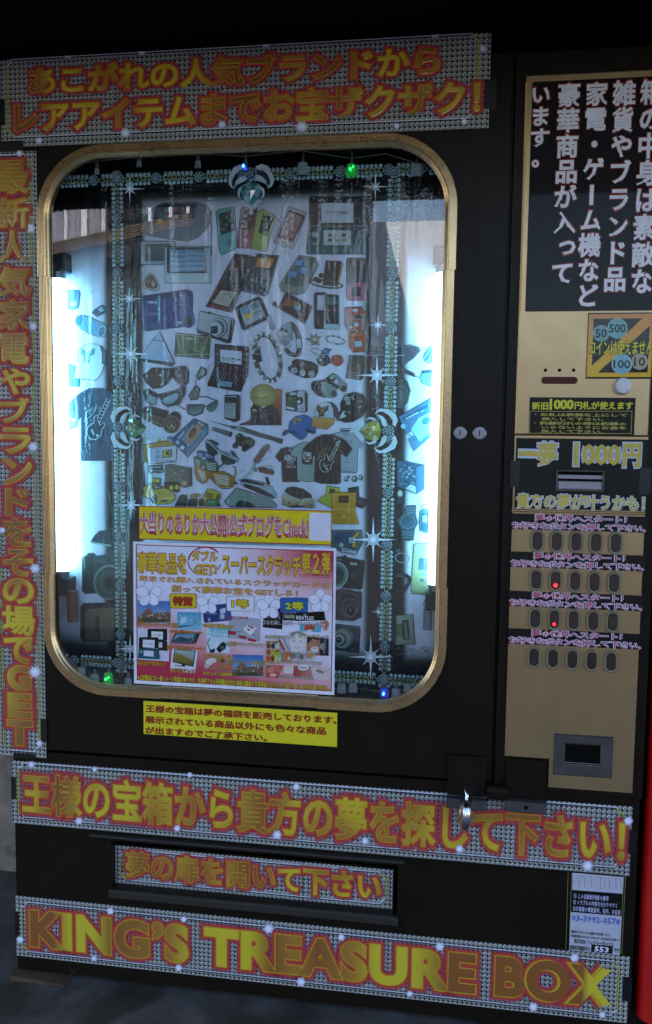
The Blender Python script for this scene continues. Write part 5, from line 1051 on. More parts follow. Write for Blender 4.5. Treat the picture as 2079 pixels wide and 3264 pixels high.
A = pic('printed_shirt', *Q6, lift=-6, label='grey polo shirt'); A.p([(1060, 500), (1150, 480), (1148, 432), (1295, 432), (1310, 495), (1440, 640), (1412, 680), (1372, 660), (1362, 990), (1340, 996), (1150, 990), (1100, 700)], 'acaab0', '9a9aa2'); A.p([(1155, 445), (1275, 448), (1262, 466), (1160, 462)], '38383a'); A.p([(1160, 462), (1262, 466), (1225, 535)], '8c8c94'); A.l([(1160, 965), (1350, 992)], 8, '4c5050'); A.e(1295, 592, 12, '5c6068'); A.l([(1180, 870), (1290, 860)], 6, '8a8a92'); done(A)
A = pic('printed_shirt', *Q6, lift=-3, label='brown T-shirt with white lettering'); A.p([(318, 790), (395, 690), (450, 672), (560, 672), (640, 760), (620, 1112), (410, 1112), (398, 840), (375, 858)], '4a3430', '3c2a28'); A.l([(485, 676), (555, 676)], 10, 'c0b8b4'); A.p([(485, 700), (545, 690), (548, 712), (490, 722)], 'a8b4b4'); A.t('ABFIT', 425, 765, 840, 590, 'c8c0c4', .03, 1); A.ring(510, 850, 42, 8, 'a8a0a4'); A.ring(510, 850, 26, 6, 'a8a0a4'); A.e(510, 850, 14, 'a89c9c'); A.t('New York', 460, 892, 935, 578, 'c8c0c4', .0, 1); A.l([(420, 1020), (560, 990)], 6, '30221f'); done(A)
A = pic('printed_shirt', *Q6, lift=10, label='pale grey T-shirt with a framed print'); A.p([(508, 735), (560, 670), (620, 630), (690, 605), (760, 620), (845, 700), (830, 1100), (720, 1108), (600, 1090), (592, 785), (560, 785), (530, 775)], '8fa09a', '84988f'); A.r(662, 715, 790, 885, '3a302c', rad=18); A.p([(672, 728), (780, 732), (782, 822), (672, 822)], 'b0a8a4'); A.e(725, 780, 36, '6c5c58', 40); A.e(735, 765, 20, 'c8c4c4'); A.r(695, 832, 755, 858, 'a8a4a4'); A.l([(610, 1075), (820, 1080)], 6, '6c8078'); A.l([(620, 1000), (740, 960)], 5, '7c9088'); done(A)
A = pic('printed_shirt', *Q6, lift=22, label='black T-shirt with a guitar print'); A.p([(672, 700), (760, 610), (840, 545), (925, 508), (1050, 508), (1160, 550), (1230, 600), (1300, 690), (1230, 792), (1150, 742), (1152, 1120), (1130, 1138), (900, 1130), (822, 1108), (838, 760), (790, 800), (780, 720)], '2c2422', '231e1d')
A.l([(1000, 850), (1110, 650)], 34, '15100f'); A.l([(985, 840), (1100, 635)], 6, 'c4c0bc'); A.l([(1020, 862), (1128, 655)], 6, 'c4c0bc')
for i in range(7): A.l([(1000 + i * 15, 815 - i * 27), (1030 + i * 15, 832 - i * 27)], 8, 'b4b0ac')
A.p([(1085, 610), (1155, 570), (1150, 600), (1130, 645), (1095, 650)], '9ca4a0'); A.e(1120, 622, 14, '2c3430')
G_ = [(885, 870), (900, 840), (950, 820), (955, 770), (985, 750), (990, 800), (1010, 850), (1055, 820), (1068, 850), (1030, 900), (1025, 950), (970, 990), (920, 980), (890, 930), (885, 870)]
A.p(G_[:-1], '17191a'); A.l(G_, 7, 'c8c8c8'); A.l([(920, 900), (960, 930), (1000, 890)], 7, 'a8a8a8'); A.l([(935, 870), (970, 930)], 16, '8c908c'); A.e(975, 950, 14, 'b0b0b0')
for P in ([(865, 830), (890, 760), (880, 740), (910, 720), (905, 760), (930, 690), (950, 730), (965, 680)], [(880, 800), (915, 790), (945, 740), (985, 660), (1000, 700), (1020, 660), (1015, 720)]): A.l(P, 7, '9c8c64')
A.l([(1050, 830), (1080, 790)], 7, '9c7c54'); A.l([(1066, 1050), (1066, 1140), (1128, 1140), (1128, 1052)], 5, '6c787c'); done(A)
A = pic('printed_beads', *Q6, label='silver beads')
for x, y, r in ((1225, 1080, 34), (1250, 1050, 26), (1335, 1075, 44), (1415, 1060, 38)): A.e(x, y, r, '5c6864', r * 1.1); A.ring(x, y, r, 7, 'a4b0ac', r * 1.1); A.e(x - 8, y - 6, r * .4, 'bcc8c4'); A.e(x + 10, y + 10, r * .3, '2c3430')
done(A)
A = pic('printed_belt', *Q6, label='tan leather belt with a steel buckle'); A.p([(440, 1240), (470, 1195), (550, 1178), (680, 1212), (770, 1280), (790, 1330), (640, 1335), (500, 1290)], '2e2420', '3a2e2a'); A.p([(440, 1240), (500, 1290), (640, 1335), (630, 1350), (480, 1300), (420, 1280)], '8ca8bc'); A.p([(398, 1300), (420, 1280), (500, 1305), (640, 1345), (810, 1345), (828, 1440), (790, 1452), (620, 1430), (500, 1440), (400, 1410)], 'c4b896', '7c6440'); A.e(425, 1352, 9, '3c3020', 12); A.e(490, 1382, 10, '3c3020', 13); A.e(587, 1405, 10, '3c3020', 13); A.e(775, 1415, 8, '3c3020', 11); A.p([(480, 1445), (540, 1420), (640, 1415), (740, 1445)], '2e231e'); A.l([(640, 1420), (665, 1335), (800, 1328), (822, 1380), (800, 1448)], 14, 'a4aca8'); A.l([(648, 1420), (670, 1345), (796, 1338)], 5, 'd4d8d4'); done(A)
A = pic('printed_console', *Q6, lift=4, label='lime folding console'); A.p([(975, 1172), (1142, 1195), (1140, 1280), (1090, 1360), (1045, 1450), (848, 1350), (920, 1310), (965, 1285)], 'b0ac2c', 'a4a024'); A.p([(1015, 1205), (1082, 1212), (1075, 1268), (1012, 1262)], '4c3c28'); A.l([(965, 1290), (1060, 1310)], 5, '88841c'); done(A)
A = pic('printed_console', *Q6, lift=4, label='black folding console'); A.p([(1252, 1200), (1385, 1178), (1392, 1305), (1505, 1350), (1500, 1385), (1430, 1455), (1340, 1420), (1340, 1260), (1260, 1250)], '1f2420'); A.p([(1275, 1215), (1370, 1198), (1375, 1280), (1300, 1270)], '344038'); A.p([(1375, 1340), (1460, 1365), (1420, 1410), (1370, 1395)], '38443e'); done(A)
A = pic('printed_console', lift=12, label='orange folding console'); A.p([(1058, 1570), (1135, 1570), (1134, 1622), (1059, 1622)], 'c88a2c', 'bc7c24'); A.p([(1059, 1622), (1133, 1622), (1133, 1630), (1145, 1668), (1142, 1671), (1062, 1670)], 'c48a24', 'b87c1c'); A.r(1080, 1581, 1112, 1602, '4c341c'); A.l([(1060, 1622), (1133, 1622)], 2.5, 'dca840'); A.e(1096, 1647, 5, 'd4a848'); A.ring(1080, 1642, 8, 2, '9c6814', 5); A.ring(1113, 1644, 8, 2, '9c6814', 5); done(A)
# --- lower right
U = (1040, 1600, .26076)
A = pic('printed_car_box', *U, label='glass box with a blue model car'); A.p([(40, 350), (440, 348), (445, 500), (362, 645), (188, 612), (60, 545)], '4c5c60', '3c4648'); A.p([(50, 380), (330, 385), (310, 520), (60, 500)], '2c5878', '24486a'); A.p([(100, 420), (180, 390), (260, 430), (300, 480), (100, 490)], '1f4058'); A.e(185, 525, 26, 'a4acac'); A.p([(305, 440), (390, 365), (412, 372), (362, 440), (365, 560), (318, 555)], 'b49430'); A.p([(275, 432), (350, 436), (352, 500), (282, 500)], 'bcbcc4'); A.l([(295, 450), (335, 485)], 9, '2c3020'); A.l([(335, 450), (295, 488)], 9, '2c3020'); A.p([(190, 555), (366, 592), (362, 642), (188, 610)], 'b8bcc4'); A.t('Famous Car', 198, 560, 595, 355, '22262a', .03, 1); A.l([(210, 606), (340, 630)], 6, '70747c'); A.l([(330, 350), (440, 350), (362, 645)], 5, '8c9898'); done(A)
A = pic('printed_camera', *U, label='black camera with a silver lens'); A.p([(60, 680), (200, 670), (230, 652), (260, 680), (470, 722), (470, 760), (440, 1050), (420, 1070), (60, 1010)], '1f2220', '1a1c1b'); A.p([(292, 735), (378, 742), (380, 775), (294, 770)], '88948e'); A.e(130, 890, 140, '5c6e6a', 158); A.ring(130, 890, 140, 16, '94a49e', 158); A.e(125, 895, 96, '2c3836', 110); A.e(120, 900, 60, '141a1a', 70); A.e(338, 910, 36, '2c302e', 42); A.ring(338, 910, 36, 6, '4c5450', 42); A.t('STAR', 120, 693, 716, 186, '8c9490', .02, 1); done(A)
A = pic('printed_camera', *U, label='rust red camera'); A.p([(60, 1100), (160, 1075), (210, 1050), (300, 1060), (330, 1090), (432, 1100), (435, 1130), (425, 1410), (330, 1450), (60, 1430)], '53302a', '3c2622'); A.e(270, 1255, 138, '2a2424', 150); A.ring(270, 1255, 138, 8, '6c6864', 150); A.e(285, 1280, 105, '38322f', 118); A.ring(290, 1285, 100, 7, '7c7a76', 110); A.e(300, 1330, 66, '211e1e', 72); A.ring(300, 1330, 66, 7, '8c8a88', 72); A.r(265, 1300, 335, 1370, '0f0f10', rad=18); A.e(295, 1318, 20, '6c7470'); A.l([(210, 1060), (320, 1068)], 18, '7c7674'); done(A)
A = pic('printed_camera', *U, label='navy compact camera'); A.p([(60, 1490), (415, 1530), (415, 1560), (400, 1845), (60, 1800)], '1f2c3c', '18222e'); A.p([(60, 1490), (415, 1530), (413, 1552), (60, 1512)], '3c4c5c'); A.e(205, 1665, 128, '5c6462', 130); A.e(190, 1675, 108, '8a9490', 112); A.e(175, 1680, 82, '545c5a', 86); A.e(160, 1682, 58, 'a0aaa6', 60); A.e(152, 1685, 40, '1c1f20'); A.e(148, 1680, 16, '5c6460'); A.t('14.1', 300, 1790, 1812, 345, '7c8890', .02, 1); done(A)
# --- right side panel
A = pic('printed_watch', *U, label='steel wristwatch'); A.p([(985, 50), (1095, 45), (1092, 170), (1120, 250), (1080, 330), (1065, 460), (1000, 472), (930, 455), (920, 330), (865, 230), (925, 170)], '3c5460', '2c424c'); A.p([(905, 230), (960, 170), (1060, 175), (1095, 250), (1050, 320), (940, 320)], '2c4450', '38586a'); 
for i in range(3): A.l([(985, 75 + i * 30), (1085, 75 + i * 30)], 6, '7c98a4'); A.l([(935, 365 + i * 32), (1062, 375 + i * 32)], 6, '6c8894')
A.ring(1000, 245, 95, 7, '6c8894', 90, n=8); done(A)
A = pic('printed_watch', *U, label='curved digital watch'); A.p([(1150, 120), (1175, 100), (1290, 105), (1262, 200), (1265, 365), (1230, 375), (1150, 350), (1140, 230)], '4c7080', '3c6474'); A.p([(1170, 140), (1265, 135), (1245, 240), (1250, 350), (1165, 330)], '34586c'); A.r(1180, 165, 1235, 245, '9cb8c4'); A.ring(1230, 60, 80, 14, '90a8ac', 34); A.l([(1280, 110), (1250, 200), (1262, 370)], 8, 'b0c8cc'); done(A)
A = pic('printed_ring', *U, label='thin bangle'); A.ring(930, 685, 92, 10, '7c8c98', 62, 8); A.e(880, 600, 34, '3a4650', 22); done(A)
A = pic('printed_bracelet', *U, label='dark braided bracelet'); A.l([(855, 900), (910, 885), (975, 895), (1020, 930), (1010, 1000), (960, 1060), (930, 1110)], 46, '222a2c')
for i in range(16): q = i / 15; A.e(860 + 150 * math.sin(q * 2.2) , 900 + 200 * q ** 1.8, 9, '4c585c', n=8)
done(A)
A = pic('printed_console', *U, label='cream handheld player'); A.p([(1075, 520), (1320, 500), (1320, 1115), (1290, 1135), (1045, 1112), (1040, 1090)], 'a4a88c', 'a8a87c'); A.p([(1140, 692), (1310, 700), (1300, 832), (1130, 828)], '4c6270', '5c7484'); A.e(1190, 880, 38, '8c9488', 30); A.e(1175, 955, 30, '64706c', 22); A.e(1225, 965, 34, '8c948c', 24); A.l([(1040, 1095), (1300, 1120)], 12, '8c8c54'); done(A)
A = pic('printed_keyring', *U, label='metal key ring tag'); A.ring(1236, 1245, 52, 16, '7c889c', 56); A.p([(1200, 1310), (1285, 1318), (1288, 1570), (1192, 1555)], '7a86a0', '6c7890'); A.p([(1208, 1325), (1276, 1332), (1278, 1560), (1200, 1548)], '8c98b0'); A.ring(1242, 1490, 32, 6, '4c5870', 38); A.l([(1225, 1355), (1270, 1360)], 8, '5c6880'); done(A)
A = pic('printed_card', *U, label='packet with a dark label'); A.p([(860, 1390), (1060, 1380), (1085, 1740), (850, 1745)], '8c968c', '7c8676'); A.p([(855, 1500), (930, 1490), (930, 1640), (855, 1650)], '5c6c4c'); A.p([(932, 1448), (1002, 1445), (1020, 1680), (940, 1682)], '2c3432'); A.l([(965, 1470), (985, 1660)], 22, '7c8884'); A.l([(1060, 1380), (1085, 1745)], 9, '2c3430'); done(A)
A = pic('printed_moss', *U, label='dry greenish tuft'); rnd = random.Random(9)
for i in range(46): x = 840 + rnd.uniform(0, 430); yy = 1790 + rnd.uniform(0, 90); A.l([(x, yy), (x + rnd.uniform(-60, 60), yy - rnd.uniform(4, 40))], 7, rnd.choice(('5c6448', '7c8060', '4c4c38', '8c8c70')))
done(A)
V2 = (1120, 1000, .24917)
A = pic('printed_cap', *V2, label='dark cap at the column edge'); A.p([(640, 420), (760, 400), (860, 430), (880, 470), (800, 560), (680, 640), (650, 680)], '3c4450', '48505c'); A.p([(660, 690), (810, 770), (820, 812), (640, 740)], '2c3440'); A.l([(820, 795), (890, 825)], 14, '70909c'); done(A)
A = pic('printed_sunglasses', *V2, label='aviator lens by the right lamp'); A.p([(1000, 430), (1090, 360), (1130, 400), (1120, 590), (1000, 632), (940, 600), (930, 540)], '6c98a8'); A.l([(1085, 375), (960, 590)], 18, '34485c'); A.l([(1085, 375), (1110, 560)], 14, '34485c'); done(A)
A = pic('printed_sunglasses', *V2, label='square lens by the right lamp'); A.p([(905, 735), (1120, 718), (1120, 930), (1000, 925), (905, 880), (890, 800)], '5c9cb0', '74b0bc'); A.p([(905, 735), (1120, 718), (1115, 745), (910, 765)], '2c4a60'); done(A)
A = pic('printed_headphones', *V2, label='dark round earcup'); A.p([(590, 830), (650, 820), (715, 870), (752, 980), (720, 1130), (620, 1220), (590, 1200)], '2a3032', '343c3e'); A.ring(630, 1060, 105, 10, '4c5c5c', 140); A.e(630, 1070, 60, '3c4848', 90); done(A)
A = pic('printed_car_box', *V2, label='boxed model car on the right panel'); A.p([(610, 1320), (1068, 1055), (1120, 1100), (1120, 1480), (800, 1755)], '3c6c90', '447898'); A.p([(760, 1480), (860, 1330), (1120, 1210), (1120, 1420), (880, 1640)], '8cb4c4'); A.e(960, 1370, 60, '3c708c', 44, -30); A.e(900, 1230, 40, '9cbccc', 24, -30); A.p([(685, 1555), (770, 1505), (800, 1555), (715, 1605)], 'c4ccd4'); A.t('1/32', 700, 1535, 1575, 780, '202c38', .02, 1); A.e(665, 1440, 32, '8cb0c0'); A.l([(660, 1350), (980, 1180)], 34, '2c5470'); A.l([(700, 1345), (860, 1260)], 14, 'a8c4d0'); done(A)
A = pic('printed_toy_box', *V2, label='blue boxed robot on the right panel'); A.p([(590, 1885), (640, 1880), (930, 1935), (925, 2245), (828, 2300), (595, 2210)], '2c5068', '335a70'); A.p([(830, 1965), (930, 1935), (925, 2245), (828, 2300)], '3c6884'); rnd = random.Random(12)
for i in range(34): x = 600 + rnd.uniform(0, 200); yy = 1920 + rnd.uniform(0, 260); A.p([(x, yy), (x + rnd.uniform(10, 46), yy + rnd.uniform(-14, 14)), (x + rnd.uniform(0, 36), yy + rnd.uniform(10, 40))], rnd.choice(('88a8bc', '1f3444', '5c88a0', 'a4c0cc')))
A.p([(690, 2235), (760, 2180), (825, 2210), (828, 2296)], 'b0bcc4'); done(A)
A = pic('printed_card', *V2, label='black case with an oval'); A.p([(590, 2225), (680, 2240), (675, 2440), (590, 2420)], '262c2e'); A.e(625, 2300, 32, 'a8b4b0', 40); done(A)
# --- left side panel
V1 = (150, 850, .24917)
A = pic('printed_cap', *V1, label='blue round tin'); A.p([(240, 300), (410, 305), (420, 330), (400, 520), (330, 548), (240, 545)], '2c5c88', '3a7aa4'); A.e(342, 475, 44, 'b4d4dc'); A.ring(342, 475, 44, 6, '5c94b0'); A.ring(342, 475, 26, 5, '5c94b0'); done(A)
A = pic('printed_binoculars', *V1, label='binoculars on the left panel'); A.p([(365, 700), (385, 640), (440, 625), (520, 640), (740, 735), (765, 800), (735, 890), (690, 900), (560, 860), (430, 790)], '5c8ca4', '6c9cb4'); A.e(410, 690, 44, '3c6c88', 66, 20); A.e(700, 830, 48, '4c6c84', 72, 20); A.ring(700, 830, 48, 7, 'c0d8e0', 72, 20); A.p([(575, 590), (600, 555), (700, 490), (740, 500), (790, 560), (720, 600), (640, 640)], '30445c'); A.p([(650, 545), (700, 505), (730, 560), (690, 590)], '90a8b8'); A.l([(500, 650), (560, 850)], 8, 'a8c4d0'); done(A)
A = pic('printed_cap', *V1, label='white cap on the left panel'); A.p([(690, 1010), (760, 1090), (745, 1260), (700, 1250)], '34485a'); A.p([(385, 1210), (400, 1080), (480, 1000), (600, 985), (680, 1020), (705, 1110), (705, 1250), (735, 1245), (690, 1380), (620, 1452), (480, 1440), (355, 1425), (360, 1340)], 'c4d4dc', 'd4dce0'); A.l([(385, 1210), (400, 1080), (480, 1000), (600, 985), (680, 1020), (705, 1110), (705, 1250), (735, 1245), (690, 1380), (620, 1452), (355, 1425)], 7, '486880'); A.p([(440, 1040), (500, 1095), (545, 1085), (612, 1040), (605, 1110), (550, 1145), (540, 1240), (480, 1220), (470, 1140), (435, 1105)], '6c94a8'); done(A)
A = pic('printed_toy_box', *V1, label='teal box by the left lamp'); A.p([(255, 1230), (365, 1280), (415, 1470), (410, 1530), (300, 1525), (255, 1560)], '2c8ca4', '2c7c9c'); A.l([(285, 1470), (410, 1520)], 14, '246c88'); done(A)
A = pic('printed_shirt', *V1, label='black guitar T-shirt on the left panel'); A.p([(285, 1760), (340, 1690), (440, 1610), (545, 1560), (705, 1558), (800, 1600), (860, 1650), (850, 2480), (440, 2480), (440, 1920), (380, 1985), (290, 1890)], '2a4258', '24384c'); A.l([(630, 2010), (785, 1690)], 46, '1c2c3c'); A.l([(610, 2000), (770, 1680)], 7, 'b0c4d0'); A.l([(660, 2030), (810, 1700)], 7, 'b0c4d0')
for i in range(7): A.l([(640 + i * 20, 1965 - i * 40), (680 + i * 20, 1985 - i * 40)], 9, 'a8bcc8')
G_ = [(510, 2090), (530, 2040), (600, 2000), (600, 1930), (640, 1890), (650, 1960), (680, 2030), (730, 1990), (745, 2020), (700, 2090), (690, 2160), (620, 2215), (550, 2200), (515, 2150), (510, 2090)]
A.p(G_[:-1], '1c3040'); A.l(G_, 8, 'b0c8d4'); A.l([(570, 2080), (600, 2150)], 22, '7c98a8'); A.e(645, 2160, 16, 'a8bcc8')
for P in ([(480, 1990), (510, 1900), (500, 1870), (540, 1830), (540, 1890), (580, 1800), (600, 1850), (630, 1760)], [(500, 1960), (560, 1910), (610, 1850), (640, 1770), (650, 1830), (680, 1790), (670, 1880)]): A.l(P, 8, '90b0c0')
done(A)
A = pic('printed_watch', *V1, label='silver watch by the left lamp'); A.p([(290, 1960), (330, 1930), (385, 1960), (380, 2050), (290, 2080)], '3c6478', '2c5468'); A.e(340, 1965, 34, 'a8c4cc', 26); A.r(300, 2000, 350, 2045, '74a0b0'); done(A)
W2 = (60, 1700, .33898)
A = pic('printed_car_box', *W2, label='dark toy car on the left panel'); A.p([(680, 80), (720, 20), (760, -20), (870, -30), (870, 110), (760, 100)], '24303a', '2c3a40'); A.l([(680, 85), (870, 118)], 16, '8c9c9c'); A.l([(500, 170), (545, 160), (500, 60)], 6, '3c5c70'); done(A)
A = pic('printed_camera', *W2, label='grey camera on the left panel'); A.p([(600, 230), (640, 210), (650, 190), (710, 190), (730, 215), (840, 200), (905, 185), (905, 560), (620, 562), (600, 540)], '3c4846', '34403e'); A.p([(600, 230), (690, 220), (690, 560), (620, 562), (600, 540)], '2c3634'); A.e(850, 460, 148, '6c7c78', 168); A.e(852, 465, 132, '414d4a', 150); A.ring(850, 462, 90, 8, '586462', 104); A.e(852, 466, 48, '2c3634', 56); A.r(745, 240, 830, 285, '4c5856'); done(A)
A = pic('printed_cassette_player', *W2, label='bronze cassette player on the left panel'); A.p([(585, 690), (610, 660), (905, 655), (905, 1015), (600, 1010), (585, 980)], '3c3c32', '34302a'); A.p([(625, 740), (650, 710), (905, 700), (905, 1010), (620, 1000)], '746850', '544838'); A.p([(700, 655), (740, 690), (790, 690), (830, 655)], '2c2c28'); A.e(740, 850, 22, '3c4438', 80); A.e(757, 730, 6, '20201c'); A.e(790, 732, 6, '20201c'); A.l([(790, 1000), (770, 850), (780, 720)], 8, '8c7c60'); done(A)

# ---------------------------------------------------------------- jewelled trims and crests, stuck on the inside of the glass
JY = GY + .034
JEWEL = mat('clear_rhinestone', (160, 172, 180), .3, spec=.5, var=.25, vscale=300)
JGOLD = mat('pale_gold_chain', (196, 190, 150), .35, .3, var=.2, vscale=120)
SILVER = mat('satin_silver', (206, 212, 218), .3, .0)
JDARK = mat('setting_metal', (46, 50, 58), .4)
BLACKEN = mat('blackened_silver', (26, 24, 22), .4)
def gem_bm(b, p, r, n=8):
    """little faceted stone facing the viewer"""
    V = []
    for rr, h in ((1, 0), (1, .25), (.72, .6), (.34, .72)):
        for k in range(n): V.append((p.x + r * rr * math.cos(2 * math.pi * (k + .5 * (rr < 1)) / n), p.y - r * h, p.z + r * rr * math.sin(2 * math.pi * (k + .5 * (rr < 1)) / n)))
    Fs = [(i * n + k, i * n + (k + 1) % n, (i + 1) * n + (k + 1) % n, (i + 1) * n + k) for i in range(3) for k in range(n)] + [tuple(3 * n + k for k in range(n))]
    b.add(V, Fs)
def link_bm(b, c, u, v, a, w_, r, seg=10):
    b.tube([c + u * (a * math.cos(2 * math.pi * i / seg)) + v * (w_ * math.sin(2 * math.pi * i / seg)) + Vector((0, -.0006 * math.sin(4 * math.pi * i / seg), 0)) for i in range(seg)], r, 4, closed=True)
def rosette(p, R, parent, name='rosette'):
    b = MB(); b.lathe((p.x, p.y, p.z), (0, -1, 0), [(0, R * .95), (R * .2, R * .9), (R * .42, R * .6), (R * .5, R * .2)], 16, 1); rnd = random.Random(int(p.z * 1e4))
    for k, (rr, cnt, h) in enumerate(((.0, 1, .55), (.46, 6, .46), (.88, 11, .22))):
        for i in range(cnt):
            q = 2 * math.pi * i / cnt + k * .3; gem_bm(b, Vector((p.x + R * rr * math.cos(q), p.y - R * h, p.z + R * rr * math.sin(q))), R * .185, 6)
    return b.build(name, [JEWEL, JDARK], parent)
def trim(label, P0, P1, ros, skip=(), halfw=.0082, glints=(), scale=1.0):
    """two rows of stones with a chain between them, from pixel P0 to P1; ros/skip = fractions along it"""
    a, e = at(P0[0], P0[1], JY), at(P1[0], P1[1], JY); L = (e - a).length; u = (e - a) / L; v = Vector((-u.z, 0, u.x))
    t = thing('jewelled_trim', (a + e) / 2, label, 'trim', 'jewelled trims round the prize poster')
    pitch = .0083; n = int(L / pitch); rb = MB()
    for i in range(n + 1):
        f = i * pitch / L
        if any(abs(f - s) * L < .0105 for s in ros): continue
        for sgn in (-1, 1):
            if sgn == 1 and any(abs(f - s) * L < .040 for s in skip): continue
            gem_bm(rb, a + u * (i * pitch) + v * (sgn * halfw), .0036)
    rb.build('gem_row', JEWEL, t)
    cbn = MB(); s = 0
    while s < L:
        f = s / L
        if not any(abs(f - q) * L < .010 for q in ros) and not any(abs(f - q) * L < .034 for q in skip): link_bm(cbn, a + u * s + Vector((0, -.0026, 0)) + v * .0004 * (1 if int(s / .0075) % 2 else -1), u, v, .0060, .0040, .00048)
        s += .0075
    cbn.build('chain', JGOLD, t)
    for q in ros: rosette(a + u * (q * L) + Vector((0, -.001, 0)), .0098, t)
    b = MB(); w_ = .0135
    V = [a - v * w_ + Vector((0, .0012, 0)), e - v * w_ + Vector((0, .0012, 0)), e + v * w_ + Vector((0, .0012, 0)), a + v * w_ + Vector((0, .0012, 0))]
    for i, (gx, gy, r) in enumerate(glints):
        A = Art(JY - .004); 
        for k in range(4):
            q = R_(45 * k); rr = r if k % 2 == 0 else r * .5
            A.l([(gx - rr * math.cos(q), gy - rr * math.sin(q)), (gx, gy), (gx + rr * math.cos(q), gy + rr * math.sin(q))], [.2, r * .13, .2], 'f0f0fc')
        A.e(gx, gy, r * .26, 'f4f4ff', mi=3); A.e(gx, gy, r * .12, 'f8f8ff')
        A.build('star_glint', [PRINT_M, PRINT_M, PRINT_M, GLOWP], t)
    return t
def fr(p0, p1, y): return (y - p0[1]) / (p1[1] - p0[1])
L0, L1 = (374, 560), (388, 2150)
trim('upright row of stones and gold chain left of the pictured prizes', L0, L1, [fr(L0, L1, y) for y in (562, 690, 859, 1028, 1196, 1363, 1531, 1694, 1854, 2015, 2114)], [fr(L0, L1, 1363)],
     glints=((414, 602, 48), (412, 952, 40), (417, 1128, 62), (418, 1610, 50), (415, 2068, 48)))
R0, R1 = (1258, 545), (1225, 2190)
trim('upright row of stones and gold chain right of the pictured prizes', R0, R1, [fr(R0, R1, y) for y in (550, 690, 860, 1027, 1197, 1374, 1548, 1719, 1887, 2055, 2161)], [fr(R0, R1, 1374)],
     glints=((1197, 595, 46), (1205, 1036, 34), (1202, 1196, 66), (1190, 1720, 74), (1182, 2094, 72), (1206, 1950, 22)))
trim('row of stones and gold chain across the dark top of the window', (186, 580), (1408, 536), [.10, .17, .27, .385, .50, .62, .75, .87, .95])
trim('row of stones and gold chain along the bottom of the window', (214, 2102), (1366, 2174), [.022, .148, .30, .42, .53, .64, .72, .88])

def crest(label, px, py, ang, gem_cols, sc_=1.0):
    """horned jewel: horns to both sides, faceted stone below the rosette; ang turns it in the plane"""
    c = at(px, py, JY - .003); t = thing('jewel_crest', c, label, 'jewel', 'jewel crests on the trims')
    ca, sa = math.cos(R_(ang)), math.sin(R_(ang)); K = .000605 * sc_
    def T(x, y, h=0.0): return Vector((c.x + (x * ca - y * sa) * K, c.y - h, c.z - (x * sa + y * ca) * K))
    def solid(b, P, h0, h1, mi=0):
        n = len(P); V = [T(x, y, h0) for x, y in P] + [T(x, y, h1) for x, y in P]
        b.add(V, [tuple(range(n, 2 * n))] + [(i, (i + 1) % n, n + (i + 1) % n, n + i) for i in range(n)], mi)
    HO = [(-14, -22), (-34, -30), (-56, -22), (-70, 4), (-72, 26), (-66, 38), (-54, 44), (-63, 30), (-62, 18), (-52, 0), (-36, -14), (-20, -14)]
    HI = [(-14, 2), (-24, 4), (-36, 8), (-48, 20), (-54, 40), (-46, 30), (-34, 24), (-22, 20), (-12, 12)]
    for s in (-1, 1):
        b = MB()
        for P in (HO, HI): solid(b, [(x * -s, y) for x, y in (P if s == 1 else P[::-1])], -.001, .003)
        solid(b, [(x * -s, y) for x, y in ([(-18, -14), (-50, -2), (-62, 20), (-56, 40), (-40, 12), (-16, 2)])], -.0012, .001, 1)
        b.build('horn', [SILVER, BLACKEN], t)
        b = MB()
        for P in ([(-30, 36), (-42, 46), (-44, 62), (-34, 76), (-38, 60), (-34, 48)], [(-34, 82), (-26, 88), (-14, 84), (-24, 80)], [(-24, 92), (-14, 90), (-4, 98), (-12, 108)]): solid(b, [(x * -s, y) for x, y in P], -.001, .002)
        b.build('claw', SILVER, t)
    b = MB(); solid(b, [(-9, 102), (0, 95), (9, 102), (4, 112), (8, 118), (0, 126), (-8, 118), (-4, 112)], -.001, .002); b.build('cross', SILVER, t)
    G = [(-26, 30), (0, 24), (26, 30), (34, 48), (24, 72), (0, 98), (-24, 72), (-34, 48)]; mid = [(-14, 40), (0, 36), (14, 40), (16, 50), (10, 64), (0, 80), (-10, 64), (-16, 50)]
    b = MB(); n = 8; V = [T(x, y, 0) for x, y in G] + [T(x, y, .0055) for x, y in mid] + [T(0, 52, .0066)]
    b.add(V, [(i, (i + 1) % n, n + (i + 1) % n, n + i) for i in range(n)]); b.F += [(n + i, n + (i + 1) % n, 2 * n) for i in range(n)]; b.I += [0] * n
    b.I = [i % 3 for i in range(len(b.F))]; b.build('gem', [mat('gem_stone', g, .1, spec=.8, coat=1, var=.3, vscale=80) for g in gem_cols], t)
    rosette(T(0, 0, .002), .0115 * sc_, t)
crest('horned silver jewel with a pale blue stone at the top of the prize poster', 801, 556, 0, ((116, 160, 166), (70, 120, 124), (150, 178, 180)), .97)
crest('horned silver jewel with a green stone on the left trim', 381, 1363, -90, ((92, 128, 74), (58, 96, 60), (150, 164, 140)), .95)
crest('horned silver jewel with a yellow stone on the right trim', 1238, 1374, 90, ((176, 164, 58), (140, 132, 44), (190, 188, 150)), .95)

